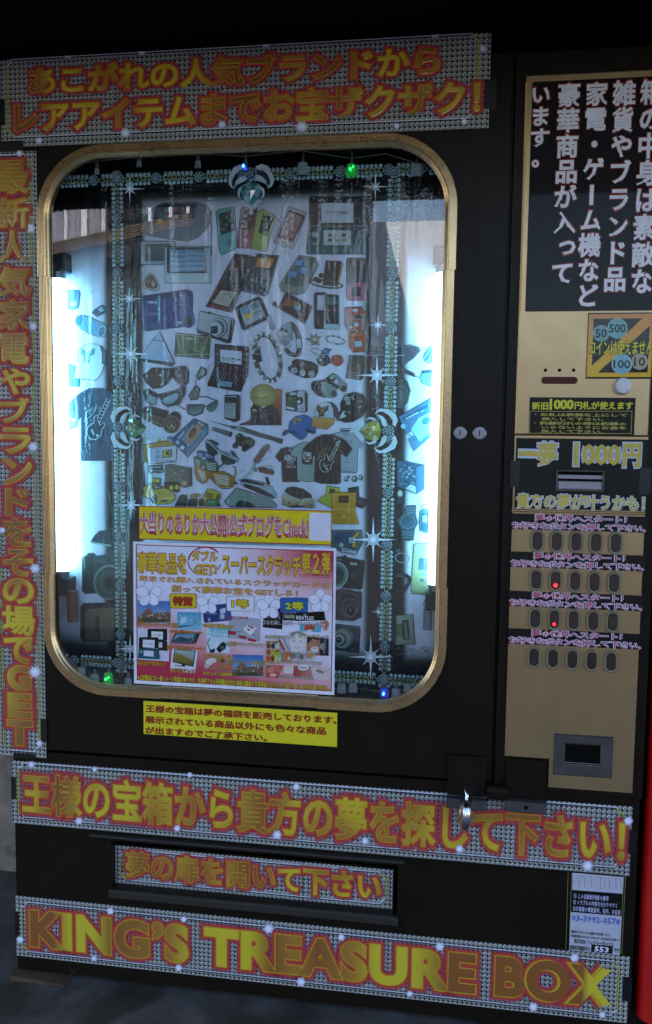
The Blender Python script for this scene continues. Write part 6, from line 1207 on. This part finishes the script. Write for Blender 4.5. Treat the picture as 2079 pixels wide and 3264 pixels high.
# ---------------------------------------------------------------- lamps
TUBE = emit_mat('tube_glow', (136, 228, 255), TUBE_POWER)
SOCK = mat('lamp_socket', (30, 29, 32), .5); CAPM = mat('tube_cap', (150, 150, 160), .3, .9)
def tube(label, x0, y0, x1, y1, Yt, r=.0168):
    a, e = at(x0, y0, Yt), at(x1, y1, Yt); a.x = e.x = (a.x + e.x) / 2
    t = thing('fluorescent_tube', (a + e) / 2, label, 'lamp', 'tubes lighting the display window')
    b = MB(); b.lathe(e, (0, 0, 1), [(0, r * .93), (.003, r), (a.z - e.z - .003, r), (a.z - e.z, r * .93)], 24); b.build('glass_tube', TUBE, t, smooth=True)
    for z, s in ((a.z, 1), (e.z, -1)):
        b = MB(); b.lathe((a.x, Yt, z + s * .0003), (0, 0, s), [(0, r * .9), (.012, r * .9), (.0125, r * .7), (.014, r * .7)], 20); b.build('end_cap', CAPM, t)
        b = MB(); b.box(a.x - r * 1.15, a.x + r * 1.15, Yt - .012, PY - .0015, min(z + s * .0145, z + s * .050), max(z + s * .0145, z + s * .050), b=.003); b.build('socket', SOCK, t)
LEFT_Y = .082
tube('glowing fluorescent tube behind the left edge of the glass', 185, 890, 199, 1818, LEFT_Y)
tube('glowing fluorescent tube half hidden behind the right side of the frame', 1402, 872, 1402, 1862, LEFT_Y)
b = MB(); p, q = at(212, 1885, .06), at(238, 1985, .06); b.tube([((p.x + q.x) / 2, .07, p.z), ((p.x + q.x) / 2, .07, q.z)], .011, 12)
tag(b.build('starter_can', mat('starter_plastic', (120, 66, 48), .4)), 'small brown starter can below the left tube', 'starter')

# ---------------------------------------------------------------- fairy lights
CRYST = mat('clear_crystal', (150, 156, 160), .08, spec=1, coat=1, var=.4, vscale=200)
BLUE, GREEN = emit_mat('blue_led', (40, 90, 255), 5), emit_mat('green_led', (30, 230, 70), 2.5)
GREENC = mat('green_lit_crystal', (60, 130, 80), .1, coat=1, emit=(20, 200, 60), estr=.06, var=.4, vscale=300)
BLUEC = mat('blue_lit_crystal', (80, 90, 150), .1, coat=1, emit=(20, 60, 230), estr=.06, var=.4, vscale=300)
WIREM = mat('thin_clear_wire', (92, 86, 80), .4)
FYL = .016
def string(label, pts, bulbs, drop):
    P = [at(x, y, FYL) for x, y in pts]; t = thing('string_lights', P[len(P) // 2], label, 'fairy lights', 'strings of fairy lights in the window')
    b = MB(); b.tube(P, .0008, 5); b.build('wire', WIREM, t)
    for x, y, kind, s in bulbs:
        p = at(x, y, FYL); b = MB(); cm = {'g': GREENC, 'b': BLUEC}.get(kind, CRYST)
        if drop: b.tube([p + Vector((0, 0, .008)), p + Vector((.001, 0, .022)), p + Vector((0, 0, .034))], .0012, 6)
        b.lathe(p + Vector((0, 0, .0085)), (0, 0, 1), [(0, .004), (.006, .003), (.010, .0018)], 8)
        for k in range(3):
            q = k * 1.1; r0 = .0088 * s
            b.add([p + Vector((r0 * (.82 if z else 1) * math.cos(q + i * math.pi / 3), r0 * .5 * math.sin(q + i * math.pi / 3) - .002, (.009 if z else -.009) * s)) for z in (0, 1) for i in range(6)], [(i, (i + 1) % 6, 6 + (i + 1) % 6, 6 + i) for i in range(6)] + [tuple(range(5, -1, -1)), tuple(range(6, 12))], 1)
        o = b.build('bulb', [WIREM, cm], t)
        if kind in 'gb':
            b = MB(); r = .0021 * (1.25 if kind == 'b' else 1)
            b.lathe(p + Vector((-.001, -.0125, -.002)), (0, 0, 1), [(0, r * .5), (r, r), (2 * r, r * .5)], 8)
            if kind == 'g': b.lathe(p + Vector((.0042, -.012, .002)), (0, 0, 1), [(0, r * .3), (r * .7, r * .7), (1.4 * r, r * .3)], 8)
            b.build('led', BLUE if kind == 'b' else GREEN, o)
string('string of crystal fairy lights hanging along the top of the window', [(150, 575), (250, 520), (420, 502), (620, 490), (780, 498), (960, 480), (1120, 505), (1230, 490), (1330, 520)],
       ((185, 587, 'b', .45), (310, 548, 'n', .6), (445, 524, 'n', .6), (632, 526, 'n', .7), (783, 536, 'b', .5), (966, 540, 'n', 1.2), (1121, 544, 'g', 1.15), (1328, 545, 'n', 1.2)), True)
string('string of crystal fairy lights lying along the bottom of the window', [(230, 2130), (300, 2165), (345, 2160), (420, 2185), (1090, 2195), (1130, 2192), (1230, 2208), (1300, 2195)],
       ((262, 2140, 'n', 1.0), (303, 2162, 'n', 1.1), (347, 2160, 'g', 1.15), (410, 2172, 'n', .9), (1090, 2192, 'n', 1.0), (1126, 2190, 'n', 1.0), (1226, 2207, 'b', 1.0), (1263, 2208, 'n', 1.0), (1300, 2190, 'n', .9)), False)

# ---------------------------------------------------------------- flyer on the glass
FLY0 = GY - .0006
fl = thing('prize_flyer', at(745, 1960, FLY0), 'white bordered pink flyer with prize pictures taped on the lower glass', 'flyer')
A = Art(FLY0); A.box(426, 1726, 2178, 1069, 'dcd9ea'); A.n = 0; A.build('paper', [PRINT_M], fl)
A = Art(FLY0 - .00015); A.box(435, 1735, 2168, 1061, '8c2428'); A.build('red_line', [PRINT_M], fl)
def fcol(u, v, px, py):
    wv = lin('d8d4ea'); pk = lin('d08a94'); rd = lin('b0304a')
    k = max(smooth(.45, 1.15, v * 1.05 + (.5 - u) * .45), smooth(.25, 1.0, 1 - math.hypot((1 - u) * 1.25, v * 1.5)), .0)
    c = [a + (b_ - a) * min(1, k * 1.7) for a, b_ in zip(wv, pk)]
    return [a + (b_ - a) * smooth(.55, 1, k) for a, b_ in zip(c, rd)]
Af = Art(FLY0 - .0003); X0, Z0, X1, Z1 = Af.frame_of(438, 1738, 2165, 1058)
V, C_, Fs = [], [], []
for j in range(31):
    for i in range(31): V.append(Vector((X0 + (X1 - X0) * i / 30, FLY0 - .0003, Z1 + (Z0 - Z1) * j / 30))); C_.append(fcol(i / 30, j / 30, 0, 0))
for j in range(30):
    for i in range(30): a = j * 31 + i; Fs.append((a, a + 1, a + 32, a + 31))
Af.raw(V, Fs, C_); Af.build('tinted_ground', [PRINT_M], fl)
FA, FB, FC, FD = (420, 1590, .22164), (740, 1590, .22164), (420, 1880, .22164), (740, 1880, .22164)
MM = [PRINT_M]
A = Art(FLY0 - .0005, *FA)
def outlined(A, tx, a_, y0, y1, b_, fill='d0ac2c', line='94442c', bev=.02, g=.045, halo=None, res=1):
    n0 = A.n
    if halo: A.t(tx, a_, y0, y1, b_, halo, bev, 1, grow=g + .04)
    A.t(tx, a_, y0, y1, b_, line, bev, 1, grow=g); A.t(tx, a_, y0, y1, b_, fill, bev, res); A.n = n0
A.ring(1050, 895, 245, 22, '982c2c', 212, -6, a0=190, a1=330); A.ring(1050, 895, 245, 16, '982c2c', 212, -6, a0=20, a1=185)
outlined(A, '豪華景品を', 88, 762, 1060, 792, bev=.03); outlined(A, 'ダブル', 860, 738, 900, 1240, halo='e4dcec'); outlined(A, 'GET!', 880, 930, 1088, 1225, halo='e4dcec')
outlined(A, 'スーパースクラッチ', 1302, 790, 1085, 2432, bev=.03); A.view(*FB); outlined(A, '第', 1005, 768, 1082, 1128, bev=.03); outlined(A, '２', 1160, 780, 1075, 1262, bev=.03); outlined(A, '弾', 1290, 765, 1085, 1412, bev=.03)
A.l([(965, 1090), (1412, 1112)], 10, 'b03030'); A.l([(1000, 1120), (1400, 1135)], 7, 'b03030')
A.view(*FA); outlined(A, '気まぐれ挿入されているスクラッチカードを', 104, 1100, 1188, 2852, fill='c89c2c', line='b07080'); outlined(A, '削って豪華お宝をGETしろ！', 578, 1240, 1338, 2390, fill='c89c2c', line='b07080')
A.build('headline', MM, fl)
A = Art(FLY0 - .0005, *FC)
def flower(A, cx, cy, r):
    for k in range(5):
        q = R_(k * 72 - 90); A.e(cx + r * .6 * math.cos(q), cy + r * .6 * math.sin(q), r * .56, '7c7c94', r * .46, k * 72 - 90)
        A.e(cx + r * .6 * math.cos(q), cy + r * .6 * math.sin(q), r * .52, 'dcdcf0', r * .42, k * 72 - 90)
    A.l([(cx, cy), (cx + r * .3, cy - r * .4)], 7, '7c7c94')
for vw, fx_, fy_, fr_ in ((FC, 250, 60, 170), (FC, 1095, 190, 150), (FD, 1270, 165, 155), (FD, 530, 245, 165)): A = Art(FLY0 - .0005, *vw); flower(A, fx_, fy_, fr_); A.build('line_flower', MM, fl)
# prize headings
A = Art(FLY0 - .0014, *FC); A.r(548, 50, 934, 268, '7c3c24', rad=28); A.r(556, 58, 926, 260, 'd0b42c', rad=26); outlined(A, '特賞', 598, 95, 225, 880, fill='a8341c', line='5c2414', bev=.03); A.build('grand_prize_tag', MM, fl)
A = Art(FLY0 - .0014, *FC); A.r(1362, 88, 1766, 308, '8c8468', rad=28); A.r(1370, 96, 1758, 300, 'd8d6ea', rad=26); outlined(A, '1等', 1440, 130, 262, 1680, fill='d0bc2c', line='843418', bev=.03, g=.05); A.build('first_prize_tag', MM, fl)
A = Art(FLY0 - .0014, *FD); A.r(690, 112, 1090, 330, '1f3c64', rad=28); A.r(698, 120, 1082, 322, '2c5c9c', rad=26); outlined(A, '2等', 770, 165, 285, 1028, fill='d0c42c', line='3c4c2c', bev=.03); A.build('second_prize_tag', MM, fl)
# pictures
def fpic(name, view, f, lift=0, label=None):
    A = Art(FLY0 - .0006, *view, lift=lift); f(A); A.build(name, MM, fl, label)
def resort(A, x0, y0, x1, y1):
    A.p([(x0, y0), (x1, y0 + 12), (x1, y1 + 10), (x0, y1)], '3464a8', '84aed0'); w_ = x1 - x0; h = y1 - y0
    A.p([(x0, y1 - h * .25), (x0 + w_ * .25, y0 + h * .45), (x0 + w_ * .35, y0 + h * .3), (x0 + w_ * .5, y0 + h * .6), (x0 + w_ * .7, y0 + h * .5), (x1, y0 + h * .55), (x1, y1), (x0, y1)], '8c5c50', '5c5c44'); rnd = random.Random(int(x0 + y1))
    for i in range(26): x = x0 + rnd.uniform(.05, .92) * w_; y = y0 + rnd.uniform(.5, .9) * h; A.r(x, y, x + w_ * .05, y + h * .07, rnd.choice(('a8886c', '4c6440', 'c8b49c', '7c4438', '3c4c34', 'b0a8a0')))
    for i, t in enumerate((.6, .66, .72, .8)): A.p([(x0 + w_ * t, y0 + h * .55), (x0 + w_ * (t + .02), y0 + h * (.3 + .1 * (i % 2))), (x0 + w_ * (t + .04), y0 + h * .55)], 'b4c0d8')
    A.l([(x0 + w_ * .15, y1 - h * .12), (x1 - w_ * .2, y1 - h * .1)], h * .13, '4c4434')
fpic('resort_picture', FC, lambda A: resort(A, 86, 150, 560, 470))
def drone(A):
    A.p([(655, 318), (1000, 325), (1002, 585), (650, 570)], '4c94bc', '7cb4d0'); A.p([(700, 420), (760, 375), (800, 410), (770, 480), (700, 490)], 'b8d0dc'); A.l([(680, 535), (880, 508)], [22, 6], '1c2428'); A.l([(800, 430), (920, 470), (905, 500)], 14, '8cbcd4'); A.e(900, 468, 34, '5c8ca8', 22, 30)
    for i in range(10): A.l([(660 + i * 30, 340 + (i % 3) * 30), (740 + i * 22, 400 + (i % 4) * 30)], 6, 'a4d0e0')
fpic('drone_picture', FC, drone)
def ds(A):
    A.p([(86, 548), (540, 575), (536, 1030), (84, 1000)], 'c8c6da')
    A.r(228, 562, 512, 730, '22201f', rad=14); A.p([(285, 595), (450, 605), (448, 715), (285, 705)], 'd4d2e0'); A.p([(385, 720), (512, 735), (520, 880), (385, 870)], '262423'); A.r(388, 755, 440, 832, 'bcbac8')
    A.r(104, 682, 388, 845, '22201f', rad=14); A.p([(162, 715), (330, 725), (328, 838), (160, 825)], 'd4d2e0'); A.t('3DS', 255, 766, 788, 305, '3c3438', .02, 1); A.l([(180, 770), (245, 774)], 5, '6c6468'); A.t('3DS', 375, 640, 662, 430, '3c3438', .02, 1); A.l([(300, 645), (365, 650)], 5, '6c6468')
    A.p([(102, 845), (390, 850), (405, 985), (395, 1000), (90, 985)], '1f4a58', '255664'); A.p([(172, 872), (312, 880), (318, 962), (172, 950)], 'c8cadc'); A.e(135, 890, 22, '6c8c94'); A.e(345, 905, 20, '3c6470')
fpic('console_picture', FC, ds)
def dvd(A):
    A.p([(560, 760), (620, 620), (640, 605), (960, 615), (1000, 600), (930, 760), (900, 785), (600, 770)], '44444c', '56565e'); A.p([(640, 640), (915, 625), (860, 745), (590, 750)], '5c7c98', '88a8b8'); A.p([(600, 720), (700, 670), (800, 700), (880, 690), (855, 745), (592, 748)], '2c4c54'); A.l([(960, 625), (915, 760)], 26, '2a2a30')
fpic('player_picture', FC, dvd)
def tv(A):
    A.p([(585, 840), (950, 870), (912, 1205), (552, 1160)], 'd0cee0'); A.p([(616, 848), (922, 880), (888, 1110), (588, 1040)], '1c1c1e'); A.p([(626, 862), (908, 890), (878, 1092), (602, 1030)], '9cb0b0', '6c5c2c'); A.p([(622, 900), (700, 920), (800, 985), (890, 1020), (878, 1092), (602, 1030)], '8c7c40', '5c5424'); A.p([(720, 1072), (770, 1082), (765, 1105), (850, 1118), (620, 1090), (612, 1080), (718, 1090)], '1c1c20')
fpic('television_picture', FC, tv)
def ds2(A):
    A.p([(1015, 250), (1060, 238), (1400, 190), (1445, 440), (1065, 475), (1040, 460)], '2c3c74', '28366a'); A.p([(1015, 250), (1040, 262), (1065, 475), (1040, 460)], '1c264c'); A.p([(1250, 262), (1420, 240), (1440, 430), (1245, 440)], '3c4c88'); A.p([(1272, 282), (1348, 255), (1350, 328), (1276, 345)], 'bcc4dc'); A.p([(1275, 352), (1335, 345), (1332, 415), (1275, 420)], 'b4b4c4'); A.e(1115, 430, 18, '7c8cc0', 32); A.l([(1075, 350), (1170, 345)], 6, '8c94b4'); A.t('DS', 1180, 330, 354, 1226, 'b4bcd4', .02, 1)
fpic('blue_box_picture', FC, ds2)
def famicom(A):
    A.p([(-40, 370), (418, 418), (400, 745), (-60, 690)], 'a4a2b0'); A.t('FAMILY COMPUTER', -60, 375, 420, 236, 'a83c40', .02, 1); A.p([(160, 560), (235, 500), (355, 545), (262, 668)], 'dcd8dc'); A.p([(222, 520), (240, 505), (320, 545), (300, 562)], 'a02c30'); A.p([(180, 590), (262, 640), (262, 668), (160, 575)], 'b4acb4'); A.p([(225, 555), (262, 572), (245, 592), (212, 572)], '8c2428'); A.p([(95, 650), (208, 668), (205, 712), (92, 688)], '9c2c30'); A.p([(232, 692), (352, 718), (345, 752), (230, 730)], '9c2c30'); A.p([(-60, 585), (55, 600), (52, 650), (-60, 640)], '9c3438'); A.l([(90, 620), (75, 600), (160, 590)], 6, '3c3838'); A.l([(300, 640), (380, 700), (390, 740)], 6, '3c3838')
fpic('retro_console_picture', FD, famicom)
def hp(A):
    A.p([(1078, 535), (1420, 550), (1412, 908), (1078, 900)], 'b4ccd8', 'c4d0dc'); A.p([(1110, 540), (1400, 545), (1370, 650), (1200, 655), (1140, 640)], '6ca4b4', '8cbcc8'); A.l([(1080, 625), (1190, 670), (1410, 680)], 9, '6c9cac'); A.l([(1130, 690), (1090, 760), (1120, 850), (1160, 890)], 20, '5c8c98'); A.p([(1215, 850), (1290, 760), (1330, 745), (1362, 790), (1345, 850), (1260, 908)], '1c2428'); A.p([(1120, 870), (1200, 840), (1190, 900), (1125, 905)], '1c2428'); A.e(1300, 830, 28, '4c5c60')
    for i in range(14): A.e(1130 + i * 19, 580 + (i * 37) % 70, 9, 'd8e8f0', n=8)
fpic('headset_picture', FC, hp)
def food(A):
    A.p([(1030, 985), (1400, 990), (1450, 1060), (1450, 1165), (1060, 1150)], 'a8846c', '8c5c48'); A.e(1140, 1035, 80, 'd0c8cc', 50, -20); A.e(1205, 1090, 85, 'b4605c', 46, -25); A.e(1310, 1015, 34, '7c4428'); A.e(1390, 1110, 75, 'b86848', 34, 10); A.e(1080, 1100, 40, 'c8a49c', 30); A.e(1260, 1010, 30, '6c7c44', 18)
fpic('gourmet_picture', FC, food)
fpic('resort_picture', FD, lambda A: resort(A, 0, 930, 450, 1245))
def dvds(A):
    A.p([(462, 228), (740, 245), (720, 570), (442, 540)], '1c1719'); A.p([(480, 300), (600, 262), (690, 330), (690, 430), (500, 420)], '7c3424', '3c2c34'); A.e(590, 340, 46, 'b8785c', 60, 30); A.l([(500, 380), (620, 300)], 14, 'c05c48'); A.l([(620, 270), (690, 420)], 10, '8c98c0')
    A.p([(738, 332), (920, 335), (915, 445), (732, 440)], '262622'); 
    for i in range(4): A.e(770 + i * 38, 380 + (i % 2) * 10, 20, '8c8c80', 30)
    A.p([(918, 330), (1325, 310), (1345, 440), (915, 448)], '15120f'); A.t('THE', 1022, 348, 370, 1068, 'd0ccd8', .02, 1); A.t('BEATLES', 925, 370, 425, 1175, 'd0ccd8', .03, 1)
fpic('disc_covers_picture', FD, dvds)
def goods(A):
    A.p([(975, 490), (1290, 490), (1275, 612), (970, 600)], '5ca0bc'); A.e(1115, 545, 78, 'b04430', 52); A.e(1115, 590, 40, 'd0c8cc', 18); A.e(1350, 500, 46, 'b86c5c', 60); A.e(1340, 560, 34, 'c89c90')
    for i in range(12): A.e(1285 + (i * 29) % 110, 460 + (i * 41) % 160, 12, ('c04838', 'd8d0cc')[i % 2], n=8)
    # beauty goods: a made-up smiling face, a shaving face, sticks and boxes
    A.p([(820, 600), (1075, 600), (1070, 895), (850, 890), (815, 760)], 'cfc6cc'); A.e(940, 745, 98, 'd8ccce', 140); A.p([(838, 620), (940, 590), (1050, 625), (1050, 680), (940, 625), (838, 690)], '8c8488'); A.e(892, 735, 22, '6c6468', 8); A.e(985, 738, 22, '6c6468', 8); A.l([(902, 825), (940, 842), (985, 822)], 8, 'a06c70'); A.l([(940, 750), (932, 790)], 5, 'b0a0a4')
    A.p([(1075, 670), (1270, 690), (1262, 945), (1068, 935)], '9a6a54'); A.e(1180, 770, 80, 'a87860', 100); A.p([(1080, 680), (1260, 690), (1250, 730), (1160, 705), (1085, 780)], '332824'); A.e(1150, 750, 16, '3c2c28', 7); A.e(1225, 755, 16, '3c2c28', 7); A.p([(1140, 830), (1190, 815), (1245, 830), (1240, 890), (1180, 920), (1120, 880)], 'd0ccd4'); A.l([(1150, 838), (1225, 842)], 7, '6c3c34')
    A.p([(1270, 685), (1390, 700), (1388, 950), (1262, 945)], '2c2c2c'); A.e(1308, 815, 42, '8c8c88', 50); A.l([(1340, 700), (1320, 920)], 26, '6c6c68')
    A.p([(490, 725), (690, 740), (700, 880), (590, 1065), (478, 1040)], 'b8a48c', 'a08a5c')
    for i, c in enumerate(('7c3c2c', '303848', 'b0bcc4', '9c4438', 'b8a03c', 'a83c2c', 'c84838', '8c2c24')): A.e(525 + (i % 3) * 64, 808 + (i // 3) * 90, 30, c, 40)
    for i in range(7): A.r(505 + i * 26, 735, 526 + i * 26, 775, ('b8485c', '3c7c9c', 'c8b040', '5c8c4c')[i % 4])
    A.p([(660, 720), (690, 710), (775, 870), (745, 880)], 'a83830'); A.p([(690, 705), (720, 700), (800, 870), (775, 878)], 'c0bcc4'); A.p([(735, 705), (755, 702), (820, 860), (800, 868)], '94909c')
    A.p([(735, 890), (850, 885), (850, 1040), (735, 1030)], '9c7c54'); A.e(795, 950, 52, 'b0683c', 60); A.e(820, 985, 24, 'd0b49c'); A.e(655, 975, 55, '98a434', 88); A.t('ぷっ!', 612, 935, 1040, 705, 'd8d4e0', .03, 1)
    A.e(890, 945, 40, '70706c', 44); A.e(950, 940, 40, '8c8c88', 50); A.e(1000, 965, 30, '6c6c68', 44); A.e(1120, 925, 52, 'b88044', 62); A.l([(1080, 920), (1195, 890)], 16, '8c98a4'); A.ring(1120, 950, 70, 9, 'b8c4cc', 70)
fpic('beauty_goods_picture', FD, goods)
def gift(A):
    A.p([(490, 1080), (745, 1090), (655, 1270), (485, 1255)], 'b4584c', '9c4440'); A.e(560, 1150, 60, 'cc7c6c', 44, -30); A.e(640, 1140, 70, 'c0685c', 40, 40); A.e(590, 1225, 50, 'd8a8a0', 26); A.e(530, 1100, 30, '5c7c4c', 20)
    A.p([(752, 1085), (890, 1095), (880, 1200), (745, 1200)], 'c4b8ac', 'd4ccc8'); A.p([(888, 1095), (1410, 1108), (1405, 1300), (880, 1255)], '963c34', 'c8a49c', d=(1, 0)); A.p([(1130, 1108), (1410, 1108), (1405, 1300), (1170, 1285)], 'c8b4b8'); A.e(1025, 1118, 78, 'd8d4dc', 42); A.l([(970, 1120), (1080, 1125)], 14, '4c4444'); A.e(1265, 1175, 62, '8c7468', 22, 20); A.l([(1320, 1180), (1410, 1150)], 9, '9c8c88'); A.l([(1240, 1255), (1310, 1258)], 6, 'a08c8c')
fpic('gift_picture', FD, gift)
A = Art(FLY0 - .0022, *FC)
for tx, a_, y0, y1, b_, fill, line in (('①ディズニーリゾートペアご招待', 90, 452, 520, 668, 'c89c34', '943428'), ('②空撮ドローン', 548, 572, 618, 1020, 'a83828', 'c8a840'), ('③ポータブルDVDプレーヤー', 510, 792, 858, 1050, 'a83828', 'c8a840'), ('④任天堂3DS', 80, 1015, 1080, 500, 'a83828', 'c8a840'), ('⑤液晶テレビ', 552, 1122, 1185, 915, 'a83828', 'c8a840'),
        ('①任天堂2DS', 1022, 480, 538, 1458, 'd0bc34', '8c3c24'), ('③ヘッドフォン型ウォークマン', 1026, 915, 975, 1470, 'd0bc34', '8c4c24'), ('④グルメご招待券', 1020, 1170, 1222, 1450, 'd0bc34', '8c3c24')): outlined(A, tx, a_, y0, y1, b_, fill, line, .02, .05)
outlined(A, '※上記景品には一部イメージ写真があります。生産終了や入手困難品が出た場合は類似する同等品となります。型式・色・大きさは選べません。', 84, 1215, 1298, 2838, 'd0bc34', '7c4424', .02, .05)
A.view(*FD)
for tx, a_, y0, y1, b_, fill, line in (('②任天堂ファミコンクラシックミニ', -78, 738, 806, 465, 'd0bc34', '6c4c2c'), ('⑤ディズニーリゾート1名様ご招待', -40, 1002, 1062, 472, 'd0bc34', '7c4424'), ('①③お楽しみDVD・CDソフト各種', 440, 430, 498, 1305, 'd0ccd8', '4c4850'), ('②各種美顔グッズ', 475, 645, 700, 912, 'd0c4a0', '5c584c'), ('②マックカード', 955, 632, 685, 1390, 'd0c060', '5c584c'), ('④お楽しみ男女グッズ(竹)(梅)', 725, 1005, 1060, 1290, 'd0ccb0', '4c4850'), ('⑤お楽しみギフト券(竹)(梅)', 672, 1220, 1275, 1175, 'd0ccb0', '4c4850')): outlined(A, tx, a_, y0, y1, b_, fill, line, .0, .04)
A.build('caption', MM, fl)
